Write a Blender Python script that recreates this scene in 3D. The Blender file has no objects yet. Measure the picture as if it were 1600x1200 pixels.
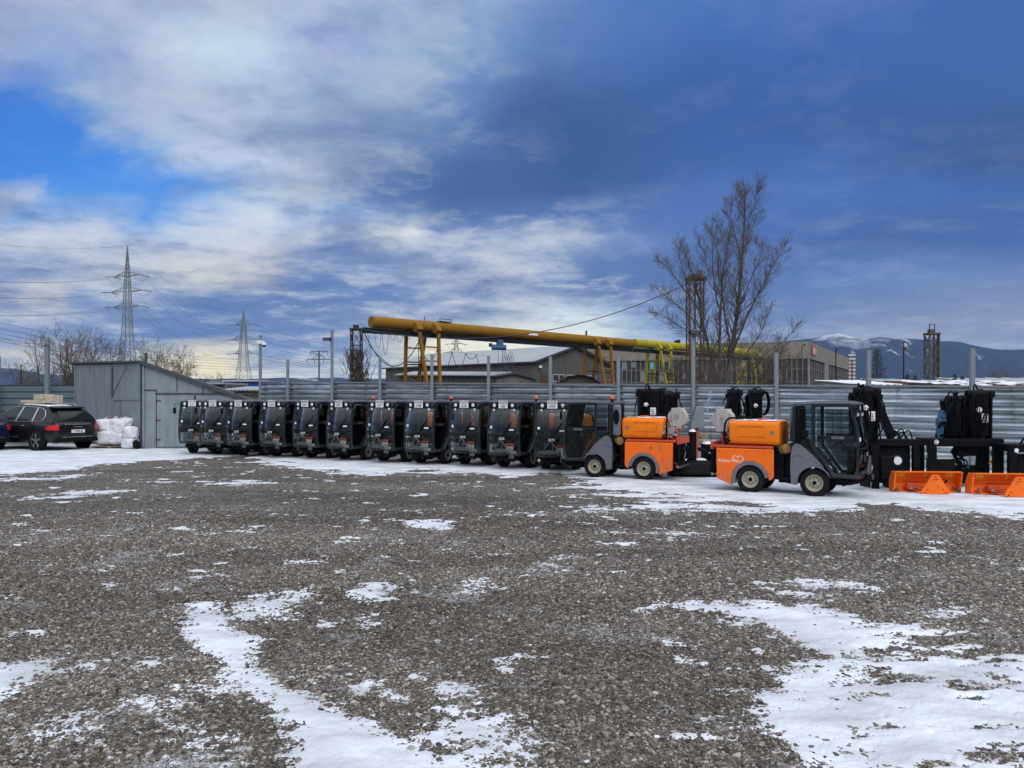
import bpy, bmesh, math, random
import numpy as np
from mathutils import Vector, Matrix
R = math.radians
H = 1.95            # eye height
F = 1200.0          # focal length in photo pixels
HY = 622.0          # horizon row in photo pixels
scene = bpy.context.scene
col = scene.collection
random.seed(7)
rng = np.random.default_rng(11)

def W(px, py, D):
    """world point seen at photo pixel (px,py) at depth D"""
    return Vector(((px - 800) / F * D, D, H + (HY - py) / F * D))
def GX(px, D): return (px - 800) / F * D
def GZ(py, D): return H + (HY - py) / F * D
def lin(c):
    out = []
    for v in c[:3]:
        v = v / 255.0
        out.append(v / 12.92 if v <= 0.04045 else ((v + 0.055) / 1.055) ** 2.4)
    return tuple(out)

# ---------------------------------------------------------------- materials
MATS = {}
def nodes_of(name):
    m = bpy.data.materials.new(name); m.use_nodes = True
    nt = m.node_tree
    b = next(n for n in nt.nodes if n.type == 'BSDF_PRINCIPLED')
    return m, nt, b
def mat(name, color, rough=0.6, metal=0.0, var=0.12, scale=6.0, bump=0.0, bscale=40.0, coat=0.0, dirt=None, dirt_amt=0.0, spec=None, mud=None):
    """plain surface with real colour variation, grime and bump"""
    if name in MATS: return MATS[name]
    m, nt, b = nodes_of(name)
    N, L = nt.nodes, nt.links
    tc = N.new('ShaderNodeTexCoord')
    nz = N.new('ShaderNodeTexNoise'); nz.inputs['Scale'].default_value = scale; nz.inputs['Detail'].default_value = 6
    L.new(tc.outputs['Object'], nz.inputs['Vector'])
    mx = N.new('ShaderNodeMix'); mx.data_type = 'RGBA'
    c = color
    mx.inputs[6].default_value = (*[max(0, v * (1 - var)) for v in c], 1)
    mx.inputs[7].default_value = (*[min(1, v * (1 + var)) for v in c], 1)
    L.new(nz.outputs['Fac'], mx.inputs[0])
    out = mx.outputs[2]
    if dirt:
        n2 = N.new('ShaderNodeTexNoise'); n2.inputs['Scale'].default_value = scale * 2.3; n2.inputs['Detail'].default_value = 9
        n2.inputs['Roughness'].default_value = 0.7
        mp = N.new('ShaderNodeMapping'); mp.inputs['Scale'].default_value = (1, 1, 0.35); mp.inputs['Location'].default_value = (3.1, 1.7, 9.2)
        L.new(tc.outputs['Object'], mp.inputs['Vector']); L.new(mp.outputs['Vector'], n2.inputs['Vector'])
        rp = N.new('ShaderNodeValToRGB'); rp.color_ramp.elements[0].position = 0.52; rp.color_ramp.elements[1].position = 0.75
        rp.color_ramp.elements[0].color = (0, 0, 0, 1); rp.color_ramp.elements[1].color = (dirt_amt,) * 3 + (1,)
        L.new(n2.outputs['Fac'], rp.inputs['Fac'])
        m2 = N.new('ShaderNodeMix'); m2.data_type = 'RGBA'
        L.new(rp.outputs['Color'], m2.inputs[0]); L.new(out, m2.inputs[6]); m2.inputs[7].default_value = (*dirt, 1)
        out = m2.outputs[2]
    if mud:      # road salt and splashed grit, thrown up from the wheels
        sz = N.new('ShaderNodeSeparateXYZ'); L.new(tc.outputs['Object'], sz.inputs[0])
        n3 = N.new('ShaderNodeTexNoise'); n3.inputs['Scale'].default_value = 22; n3.inputs['Detail'].default_value = 8; n3.inputs['Roughness'].default_value = 0.75; L.new(tc.outputs['Object'], n3.inputs['Vector'])
        m3 = N.new('ShaderNodeMapRange'); m3.inputs['From Min'].default_value = mud[1]; m3.inputs['From Max'].default_value = mud[0]; L.new(sz.outputs[2], m3.inputs['Value'])
        a3 = N.new('ShaderNodeMath'); a3.operation = 'MULTIPLY_ADD'; a3.inputs[1].default_value = 2.2; L.new(n3.outputs['Fac'], a3.inputs[0]); a3.inputs[2].default_value = -1.25
        s3 = N.new('ShaderNodeMath'); s3.operation = 'ADD'; L.new(a3.outputs[0], s3.inputs[0]); L.new(m3.outputs[0], s3.inputs[1])
        k3 = N.new('ShaderNodeMath'); k3.operation = 'MULTIPLY'; k3.use_clamp = True; L.new(s3.outputs[0], k3.inputs[0]); k3.inputs[1].default_value = mud[2]
        x3 = N.new('ShaderNodeMix'); x3.data_type = 'RGBA'; L.new(k3.outputs[0], x3.inputs[0]); L.new(out, x3.inputs[6]); x3.inputs[7].default_value = (0.13, 0.12, 0.11, 1); out = x3.outputs[2]
    L.new(out, b.inputs['Base Color'])
    b.inputs['Roughness'].default_value = rough; b.inputs['Metallic'].default_value = metal
    if coat: b.inputs['Coat Weight'].default_value = coat; b.inputs['Coat Roughness'].default_value = 0.08
    if spec is not None: b.inputs['Specular IOR Level'].default_value = spec
    rr = N.new('ShaderNodeMapRange'); rr.inputs['To Min'].default_value = max(0.02, rough - 0.1); rr.inputs['To Max'].default_value = min(1, rough + 0.12)
    L.new(nz.outputs['Fac'], rr.inputs['Value']); L.new(rr.outputs['Result'], b.inputs['Roughness'])
    if bump:
        nb = N.new('ShaderNodeTexNoise'); nb.inputs['Scale'].default_value = bscale; nb.inputs['Detail'].default_value = 4
        L.new(tc.outputs['Object'], nb.inputs['Vector'])
        bp = N.new('ShaderNodeBump'); bp.inputs['Strength'].default_value = bump; bp.inputs['Distance'].default_value = 0.02
        L.new(nb.outputs['Fac'], bp.inputs['Height']); L.new(bp.outputs['Normal'], b.inputs['Normal'])
    MATS[name] = m
    return m
def glass(name, tint=(0.45, 0.52, 0.55), gloss=0.10, rough=0.03):
    """thin vehicle glazing: tinted see-through with a clear reflection"""
    if name in MATS: return MATS[name]
    m = bpy.data.materials.new(name); m.use_nodes = True
    nt = m.node_tree; N, L = nt.nodes, nt.links; N.clear()
    o = N.new('ShaderNodeOutputMaterial')
    t = N.new('ShaderNodeBsdfTransparent'); t.inputs['Color'].default_value = (*tint, 1)
    g = N.new('ShaderNodeBsdfGlossy'); g.inputs['Roughness'].default_value = rough; g.inputs['Color'].default_value = (0.9, 0.93, 0.95, 1)
    fr = N.new('ShaderNodeFresnel'); fr.inputs['IOR'].default_value = 1.38
    ad = N.new('ShaderNodeMath'); ad.operation = 'ADD'; ad.inputs[1].default_value = gloss; ad.use_clamp = True
    ms = N.new('ShaderNodeMixShader')
    L.new(fr.outputs[0], ad.inputs[0]); L.new(ad.outputs[0], ms.inputs[0])
    L.new(t.outputs[0], ms.inputs[1]); L.new(g.outputs[0], ms.inputs[2]); L.new(ms.outputs[0], o.inputs[0])
    MATS[name] = m
    return m

M = {}
M['frame']   = mat('anthracite_paint', (0.008, 0.014, 0.019), 0.45, bump=0.05, dirt=(0.05, 0.055, 0.06), dirt_amt=0.3, spec=0.3, mud=(0.35, 0.8, 0.3))
M['roof']    = mat('roof_grey_paint', (0.045, 0.055, 0.065), 0.5, dirt=(0.2, 0.2, 0.2), dirt_amt=0.4)
M['black']   = mat('black_plastic', (0.006, 0.007, 0.009), 0.6, bump=0.1, dirt=(0.02, 0.02, 0.02), dirt_amt=0.25, spec=0.08)
M['blacksteel'] = mat('black_painted_steel', (0.0035, 0.0045, 0.0075), 0.5, bump=0.08, dirt=(0.02, 0.018, 0.016), dirt_amt=0.22, spec=0.10)
M['rubber']  = mat('tyre_rubber', (0.009, 0.010, 0.012), 0.85, bump=0.3, bscale=60, dirt=(0.05, 0.048, 0.045), dirt_amt=0.4, spec=0.12)
M['hose']    = mat('hose_rubber', (0.0035, 0.004, 0.005), 0.65, spec=0.08)
M['grey']    = mat('fender_grey_plastic', (0.125, 0.135, 0.165), 0.48, bump=0.05, dirt=(0.08, 0.08, 0.08), dirt_amt=0.35, mud=(0.2, 0.8, 0.5))
M['rim']     = mat('cream_rim_paint', (0.36, 0.34, 0.26), 0.5, dirt=(0.12, 0.09, 0.06), dirt_amt=0.8, scale=14)
M['orange']  = mat('orange_body_paint', (0.86, 0.155, 0.014), 0.45, var=0.07, spec=0.2, dirt=(0.34, 0.09, 0.03), dirt_amt=0.45, scale=3, mud=(0.15, 0.75, 0.42))
M['plough']  = mat('plough_orange_paint', (0.85, 0.155, 0.012), 0.5, spec=0.2, var=0.08, dirt=(0.22, 0.08, 0.04), dirt_amt=0.6, scale=5)
M['tank']    = mat('orange_tank_plastic', (0.84, 0.20, 0.010), 0.5, spec=0.15, var=0.08, scale=2.5, dirt=(0.36, 0.10, 0.02), dirt_amt=0.5)
M['redframe']= mat('red_orange_frame_paint', (0.50, 0.065, 0.018), 0.55, dirt=(0.08, 0.03, 0.02), dirt_amt=0.6)
M['reel']    = mat('hose_reel_grey_plastic', (0.40, 0.385, 0.37), 0.6, dirt=(0.25, 0.24, 0.22), dirt_amt=0.5)
M['snow']    = mat('snow_crust', (0.68, 0.71, 0.77), 0.75, var=0.08, bump=0.5, bscale=14)
M['white']   = mat('white_paint', (0.75, 0.76, 0.78), 0.4, var=0.04)
M['plate']   = mat('plate_white', (0.74, 0.75, 0.78), 0.4, var=0.04)
M['ink']     = mat('black_lettering', (0.01, 0.01, 0.012), 0.5)
M['lens']    = mat('headlight_lens', (0.72, 0.74, 0.78), 0.12, var=0.1, scale=60)
M['lensdim'] = mat('dim_lens', (0.10, 0.07, 0.07), 0.2)
M['beacon']  = mat('orange_beacon_plastic', (0.75, 0.13, 0.03), 0.25, var=0.1, scale=30)
M['brown']   = mat('brown_filter_canister', (0.20, 0.12, 0.03), 0.5, dirt=(0.1, 0.05, 0.02), dirt_amt=0.6)
M['steel']   = mat('bare_steel', (0.30, 0.31, 0.32), 0.35, metal=0.7, dirt=(0.08, 0.06, 0.05), dirt_amt=0.6)
M['alu']     = mat('cast_aluminium', (0.38, 0.38, 0.37), 0.45, metal=0.5, dirt=(0.08, 0.07, 0.06), dirt_amt=0.7, scale=20)
M['yellow']  = mat('yellow_sticker', (0.85, 0.52, 0.02), 0.5, var=0.05)
M['hiyel']   = mat('hi_vis_yellow', (0.55, 0.60, 0.02), 0.6)
M['seat']    = mat('seat_fabric', (0.07, 0.075, 0.085), 0.9)
M['glass']   = glass('cab_glass', (0.66, 0.72, 0.74), 0.0)
M['wglass']  = glass('windscreen_glass', (0.80, 0.84, 0.86), 0.02)
M['lowglass']= glass('lower_cab_glass', (0.46, 0.52, 0.55), 0.03)
M['carpaint']= mat('black_car_paint', (0.003, 0.003, 0.005), 0.3, coat=0.15, dirt=(0.02, 0.02, 0.02), dirt_amt=0.2, scale=2, spec=0.35)
M['bluepaint']= mat('dark_blue_car_paint', (0.004, 0.007, 0.035), 0.3, coat=0.15, spec=0.35)
M['carglass']= mat('dark_car_glass', (0.008, 0.012, 0.015), 0.1, var=0.2, spec=0.5)
M['chrome']  = mat('chrome_trim', (0.6, 0.63, 0.66), 0.25, metal=0.9)
M['taillight']= mat('red_tail_lens', (0.55, 0.012, 0.02), 0.2, var=0.25, scale=25)
M['galv_post']= mat('galvanised_post', (0.20, 0.235, 0.26), 0.45, metal=0.35, var=0.2, scale=9, dirt=(0.35, 0.38, 0.4), dirt_amt=0.4)
M['yellowpaint'] = mat('ochre_crane_paint', (0.225, 0.115, 0.012), 0.75, spec=0.15, var=0.15, scale=0.8, dirt=(0.25, 0.14, 0.05), dirt_amt=0.6)
M['limepaint'] = mat('yellow_green_crane_paint', (0.33, 0.29, 0.02), 0.75, spec=0.15, var=0.2, scale=0.8, dirt=(0.20, 0.16, 0.05), dirt_amt=0.7)
M['darkrail'] = mat('dark_rail_steel', (0.010, 0.011, 0.013), 0.7, spec=0.2)
M['rust']    = mat('rusty_steel', (0.10, 0.045, 0.025), 0.85, var=0.3, scale=1.5, dirt=(0.05, 0.03, 0.02), dirt_amt=0.8)
M['oldsteel']= mat('weathered_brown_steel', (0.085, 0.07, 0.05), 0.8, var=0.3, scale=1.5)
M['pylon']   = mat('pylon_galvanised', (0.16, 0.18, 0.17), 0.7, var=0.15, scale=0.2)
M['bark']    = mat('bark', (0.075, 0.062, 0.05), 0.95, var=0.3, scale=2, bump=0.4, bscale=8)
M['twig']    = mat('twig_bark', (0.10, 0.084, 0.070), 0.95, var=0.25, scale=1)
M['wire']    = mat('wire_black', (0.03, 0.033, 0.04), 0.6)
M['blue']    = mat('blue_machine_paint', (0.015, 0.09, 0.19), 0.55, dirt=(0.3, 0.3, 0.3), dirt_amt=0.3)

# ---------------------------------------------------------------- mesh builder
class MB:
    def __init__(s): s.v = []; s.f = []
    def add(s, vs, fs):
        o = len(s.v); s.v += [tuple(p) for p in vs]; s.f += [tuple(i + o for i in f) for f in fs]; return s
    def box(s, x0, x1, y0, y1, z0, z1, mtx=None):
        vs = [Vector((x, y, z)) for z in (z0, z1) for y in (y0, y1) for x in (x0, x1)]
        if mtx: vs = [mtx @ v for v in vs]
        return s.add(vs, [(0, 2, 3, 1), (4, 5, 7, 6), (0, 1, 5, 4), (2, 6, 7, 3), (0, 4, 6, 2), (1, 3, 7, 5)])
    def beam(s, a, b, w, h, up=(0, 0, 1)):
        """rectangular bar from a to b"""
        a, b = Vector(a), Vector(b); d = (b - a); L = d.length; d.normalize()
        up = Vector(up)
        if abs(d.dot(up)) > 0.98: up = Vector((1, 0, 0))
        r = d.cross(up).normalized(); u = r.cross(d)
        vs = []
        for p in (a, b):
            for i, j in ((-1, -1), (1, -1), (1, 1), (-1, 1)): vs.append(p + r * i * w / 2 + u * j * h / 2)
        return s.add(vs, [(3, 2, 1, 0), (4, 5, 6, 7), (0, 1, 5, 4), (1, 2, 6, 5), (2, 3, 7, 6), (3, 0, 4, 7)])
    def cyl(s, a, b, r0, r1=None, n=12, caps=True):
        a, b = Vector(a), Vector(b); r1 = r0 if r1 is None else r1
        d = (b - a).normalized(); up = Vector((0, 0, 1)) if abs(d.z) < 0.95 else Vector((1, 0, 0))
        r = d.cross(up).normalized(); u = r.cross(d)
        vs = []
        for p, rad in ((a, r0), (b, r1)):
            for i in range(n):
                t = 2 * math.pi * i / n; vs.append(p + (r * math.cos(t) + u * math.sin(t)) * rad)
        fs = [(i, (i + 1) % n, n + (i + 1) % n, n + i) for i in range(n)]
        if caps: fs += [tuple(range(n))[::-1], tuple(range(n, 2 * n))]
        return s.add(vs, fs)
    def tube(s, pts, r, n=6, caps=True):
        pts = [Vector(p) for p in pts]
        rs = r if isinstance(r, (list, tuple)) else [r] * len(pts)
        vs = []; prev = None
        for i, p in enumerate(pts):
            d = (pts[min(i + 1, len(pts) - 1)] - pts[max(i - 1, 0)])
            if d.length < 1e-9: d = Vector((0, 0, 1))
            d.normalize()
            if prev is None:
                up = Vector((0, 0, 1)) if abs(d.z) < 0.9 else Vector((1, 0, 0))
                rr = d.cross(up).normalized()
            else:
                rr = (prev - d * prev.dot(d))
                rr = rr.normalized() if rr.length > 1e-6 else d.orthogonal().normalized()
            prev = rr; u = rr.cross(d)
            for k in range(n):
                t = 2 * math.pi * k / n; vs.append(p + (rr * math.cos(t) + u * math.sin(t)) * rs[i])
        fs = []
        for i in range(len(pts) - 1):
            for k in range(n): fs.append((i * n + k, i * n + (k + 1) % n, (i + 1) * n + (k + 1) % n, (i + 1) * n + k))
        if caps: fs += [tuple(range(n))[::-1], tuple(range((len(pts) - 1) * n, len(pts) * n))]
        return s.add(vs, fs)
    def hose(s, pts, r, n=7, k=5):
        """flexible hose: tube along a smooth curve through pts"""
        P = [Vector(p) for p in pts]; P = [P[0] * 2 - P[1]] + P + [P[-1] * 2 - P[-2]]; out = []
        for i in range(1, len(P) - 2):
            a, b, c, d = P[i - 1], P[i], P[i + 1], P[i + 2]
            for j in range(k):
                t = j / k; out.append(0.5 * ((2 * b) + (c - a) * t + (2 * a - 5 * b + 4 * c - d) * t * t + (3 * b - a - 3 * c + d) * t ** 3))
        out.append(P[-2]); return s.tube(out, r, n)
    def prism(s, poly, y0, y1, yf=None):
        """polygon in (x,z) extruded along y; yf(x,z,side)->y overrides"""
        n = len(poly)
        if yf: vs = [(x, yf(x, z, 0), z) for x, z in poly] + [(x, yf(x, z, 1), z) for x, z in poly]
        else: vs = [(x, y0, z) for x, z in poly] + [(x, y1, z) for x, z in poly]
        fs = [tuple(range(n)), tuple(range(n, 2 * n))[::-1]] + [(i, n + i, n + (i + 1) % n, (i + 1) % n) for i in range(n)]
        return s.add(vs, fs)
    def xprism(s, poly, x0, x1):
        """polygon in (y,z) extruded along x"""
        n = len(poly)
        vs = [(x0, y, z) for y, z in poly] + [(x1, y, z) for y, z in poly]
        fs = [tuple(range(n)), tuple(range(n, 2 * n))[::-1]] + [(i, n + i, n + (i + 1) % n, (i + 1) % n) for i in range(n)]
        return s.add(vs, fs)
    def band(s, pts, w, y0, y1, closed=False, side=0.5):
        """mitred strip of width w following pts in (x,z), thickness y0..y1"""
        P = [Vector((p[0], p[1])) for p in pts]; n = len(P); A = []; B = []
        for i in range(n):
            if closed: a, b = P[(i - 1) % n], P[(i + 1) % n]
            else: a, b = P[max(i - 1, 0)], P[min(i + 1, n - 1)]
            d1 = (P[i] - a); d2 = (b - P[i])
            if d1.length < 1e-9: d1 = d2
            if d2.length < 1e-9: d2 = d1
            d1.normalize(); d2.normalize()
            n1 = Vector((-d1.y, d1.x)); n2 = Vector((-d2.y, d2.x)); m = (n1 + n2)
            m = m.normalized() if m.length > 1e-6 else n1
            k = 1 / max(0.35, m.dot(n1))
            A.append(P[i] + m * k * w * side); B.append(P[i] - m * k * w * (1 - side))
        vs = [(p.x, y0, p.y) for p in A] + [(p.x, y0, p.y) for p in B] + [(p.x, y1, p.y) for p in A] + [(p.x, y1, p.y) for p in B]
        fs = []; m = n if closed else n - 1
        for i in range(m):
            j = (i + 1) % n
            fs += [(i, j, n + j, n + i), (2 * n + j, 2 * n + i, 3 * n + i, 3 * n + j), (i, 2 * n + i, 2 * n + j, j), (n + i, n + j, 3 * n + j, 3 * n + i)]
        if not closed:
            fs += [(0, n, 3 * n, 2 * n), (n - 1, 3 * n - 1, 4 * n - 1, 2 * n - 1)]
        return s.add(vs, fs)
    def sphere(s, c, r, nu=12, nv=8):
        rx, ry, rz = r if isinstance(r, (tuple, list)) else (r, r, r)
        vs = [(c[0], c[1], c[2] - rz)]
        for j in range(1, nv):
            t = math.pi * j / nv - math.pi / 2
            for i in range(nu):
                a = 2 * math.pi * i / nu
                vs.append((c[0] + rx * math.cos(t) * math.cos(a), c[1] + ry * math.cos(t) * math.sin(a), c[2] + rz * math.sin(t)))
        vs.append((c[0], c[1], c[2] + rz)); top = len(vs) - 1
        fs = [(0, 1 + (i + 1) % nu, 1 + i) for i in range(nu)]
        for j in range(nv - 2):
            for i in range(nu):
                a = 1 + j * nu; fs.append((a + i, a + (i + 1) % nu, a + nu + (i + 1) % nu, a + nu + i))
        a = 1 + (nv - 2) * nu
        fs += [(a + i, a + (i + 1) % nu, top) for i in range(nu)]
        return s.add(vs, fs)
    def lathe(s, c, axis, prof, n=24):
        """prof = [(radius, offset along axis)], closed ring profile"""
        c = Vector(c); axis = Vector(axis).normalized()
        up = Vector((0, 0, 1)) if abs(axis.z) < 0.9 else Vector((1, 0, 0))
        r = axis.cross(up).normalized(); u = r.cross(axis); vs = []; m = len(prof)
        for i in range(n):
            t = 2 * math.pi * i / n; d = r * math.cos(t) + u * math.sin(t)
            for rad, off in prof: vs.append(c + d * rad + axis * off)
        fs = []
        for i in range(n):
            j = (i + 1) % n
            for k in range(m):
                l = (k + 1) % m; fs.append((i * m + k, j * m + k, j * m + l, i * m + l))
        return s.add(vs, fs)
    def loft(s, secs, caps=True, closed=True):
        n = len(secs[0]); vs = [p for q in secs for p in q]; fs = []
        for i in range(len(secs) - 1):
            for k in range(n if closed else n - 1):
                fs.append((i * n + k, i * n + (k + 1) % n, (i + 1) * n + (k + 1) % n, (i + 1) * n + k))
        if caps: fs += [tuple(range(n))[::-1], tuple(range((len(secs) - 1) * n, len(secs) * n))]
        return s.add(vs, fs)
    def mesh(s, name, material, sharp=32, recalc=True, smooth=True):
        me = bpy.data.meshes.new(name); me.from_pydata(s.v, [], s.f)
        if recalc:
            bm = bmesh.new(); bm.from_mesh(me); bmesh.ops.recalc_face_normals(bm, faces=bm.faces); bm.to_mesh(me); bm.free()
        if smooth:
            me.polygons.foreach_set('use_smooth', [True] * len(me.polygons))
            me.set_sharp_from_angle(angle=R(sharp))
        me.materials.append(material)
        return me
    def build(s, name, material, parent=None, bevel=0, segs=2, **k):
        o = bpy.data.objects.new(name, s.mesh(name, material, **k)); col.objects.link(o)
        if parent: o.parent = parent
        if bevel:
            b = o.modifiers.new('bevel', 'BEVEL'); b.width = bevel; b.segments = segs; b.limit_method = 'ANGLE'; b.angle_limit = R(35)
        return o

def tag(o, label=None, cat=None, group=None, kind=None):
    if label: o['label'] = label
    if cat: o['category'] = cat
    if group: o['group'] = group
    if kind: o['kind'] = kind
    return o
def thing(name, label, cat, loc=(0, 0, 0), rz=0, group=None, scale=1.0):
    o = bpy.data.objects.new(name, None); col.objects.link(o)
    o.location = loc; o.rotation_euler = (0, 0, rz); o.scale = (scale,) * 3
    o.empty_display_size = 0.2
    return tag(o, label, cat, group)
def copy_tree(o, parent=None):
    c = o.copy(); col.objects.link(c)
    if parent: c.parent = parent
    for ch in list(o.children): copy_tree(ch, c)
    return c
def text_mesh(name, body, size, material, parent, loc, rot, bold=0.0, extrude=0.004, sx=1.0, align='CENTER'):
    cu = bpy.data.curves.new(name, 'FONT'); cu.body = body; cu.size = size; cu.align_x = align; cu.align_y = 'CENTER'
    cu.extrude = extrude; cu.offset = bold; cu.space_line = 0.85
    t = bpy.data.objects.new(name, cu); col.objects.link(t)
    dg = bpy.context.evaluated_depsgraph_get(); me = bpy.data.meshes.new_from_object(t.evaluated_get(dg))
    bpy.data.objects.remove(t); bpy.data.curves.remove(cu)
    me.materials.clear(); me.materials.append(material)
    o = bpy.data.objects.new(name, me); col.objects.link(o); o.parent = parent; o.location = loc; o.rotation_euler = rot; o.scale = (sx, 1, 1)
    return o

# ---------------------------------------------------------------- camera, light, world
cam = bpy.data.cameras.new('camera'); camo = bpy.data.objects.new('camera', cam); col.objects.link(camo)
cam.sensor_width = 36; cam.lens = 36 * F / 1600.0; cam.clip_end = 40000; cam.clip_start = 0.1
cam.shift_y = (HY - 600) / 1600.0
camo.location = (0, 0, H); camo.rotation_euler = (R(90), 0, 0)
scene.camera = camo
vs_ = scene.view_settings; vs_.view_transform = 'Standard'; vs_.look = 'None'; vs_.gamma = 1; vs_.exposure = 0.0

SUN_EL, SUN_AZ = 44.0, 152.0      # azimuth clockwise from +Y: from behind the viewer, a little left
sl = bpy.data.lights.new('sun', 'SUN'); sl.energy = 1.4; sl.angle = R(40); sl.color = (1.0, 0.96, 0.9)
so = bpy.data.objects.new('sun', sl); col.objects.link(so)
sd = Vector((math.sin(R(SUN_AZ)) * math.cos(R(SUN_EL)), math.cos(R(SUN_AZ)) * math.cos(R(SUN_EL)), math.sin(R(SUN_EL))))
so.rotation_euler = sd.to_track_quat('Z', 'Y').to_euler(); so.location = sd * 50

world = bpy.data.worlds.new('World'); scene.world = world; world.use_nodes = True
nt = world.node_tree; N, L = nt.nodes, nt.links; N.clear()
def math_(op, a, b=None, c=None, clamp=False):
    n = N.new('ShaderNodeMath'); n.operation = op; n.use_clamp = clamp
    for i, v in enumerate((a, b, c)):
        if v is None: continue
        if isinstance(v, (int, float)): n.inputs[i].default_value = v
        else: L.new(v, n.inputs[i])
    return n.outputs[0]
def mixc(f, a, b, mode='MIX'):
    n = N.new('ShaderNodeMix'); n.data_type = 'RGBA'; n.blend_type = mode
    for i, v in ((0, f), (6, a), (7, b)):
        if isinstance(v, (int, float)): n.inputs[i].default_value = v
        elif isinstance(v, tuple): n.inputs[i].default_value = (*v[:3], 1)
        else: L.new(v, n.inputs[i])
    return n.outputs[2]
def vec(x, y, z):
    n = N.new('ShaderNodeCombineXYZ')
    for i, v in enumerate((x, y, z)):
        if isinstance(v, (int, float)): n.inputs[i].default_value = v
        else: L.new(v, n.inputs[i])
    return n.outputs[0]
def noise(v, scale, detail=5, rough=0.55, dist=0.0):
    n = N.new('ShaderNodeTexNoise'); n.inputs['Scale'].default_value = scale; n.inputs['Detail'].default_value = detail
    n.inputs['Roughness'].default_value = rough; n.inputs['Distortion'].default_value = dist
    L.new(v, n.inputs['Vector']); return n
tc = N.new('ShaderNodeTexCoord'); sp = N.new('ShaderNodeSeparateXYZ'); L.new(tc.outputs['Generated'], sp.inputs[0])
X, Y, Z = sp.outputs
hyp = math_('SQRT', math_('ADD', math_('MULTIPLY', X, X), math_('MULTIPLY', Y, Y)))
den = math_('MAXIMUM', math_('MAXIMUM', Y, math_('MULTIPLY', hyp, 0.35)), 0.02)
p0 = math_('DIVIDE', X, den); q0 = math_('DIVIDE', math_('MAXIMUM', Z, 0.0), den)
zz = math_('ADD', math_('MAXIMUM', Z, 0.0), 0.10)
plane = vec(math_('DIVIDE', X, zz), math_('DIVIDE', Y, zz), 0.0)
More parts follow.
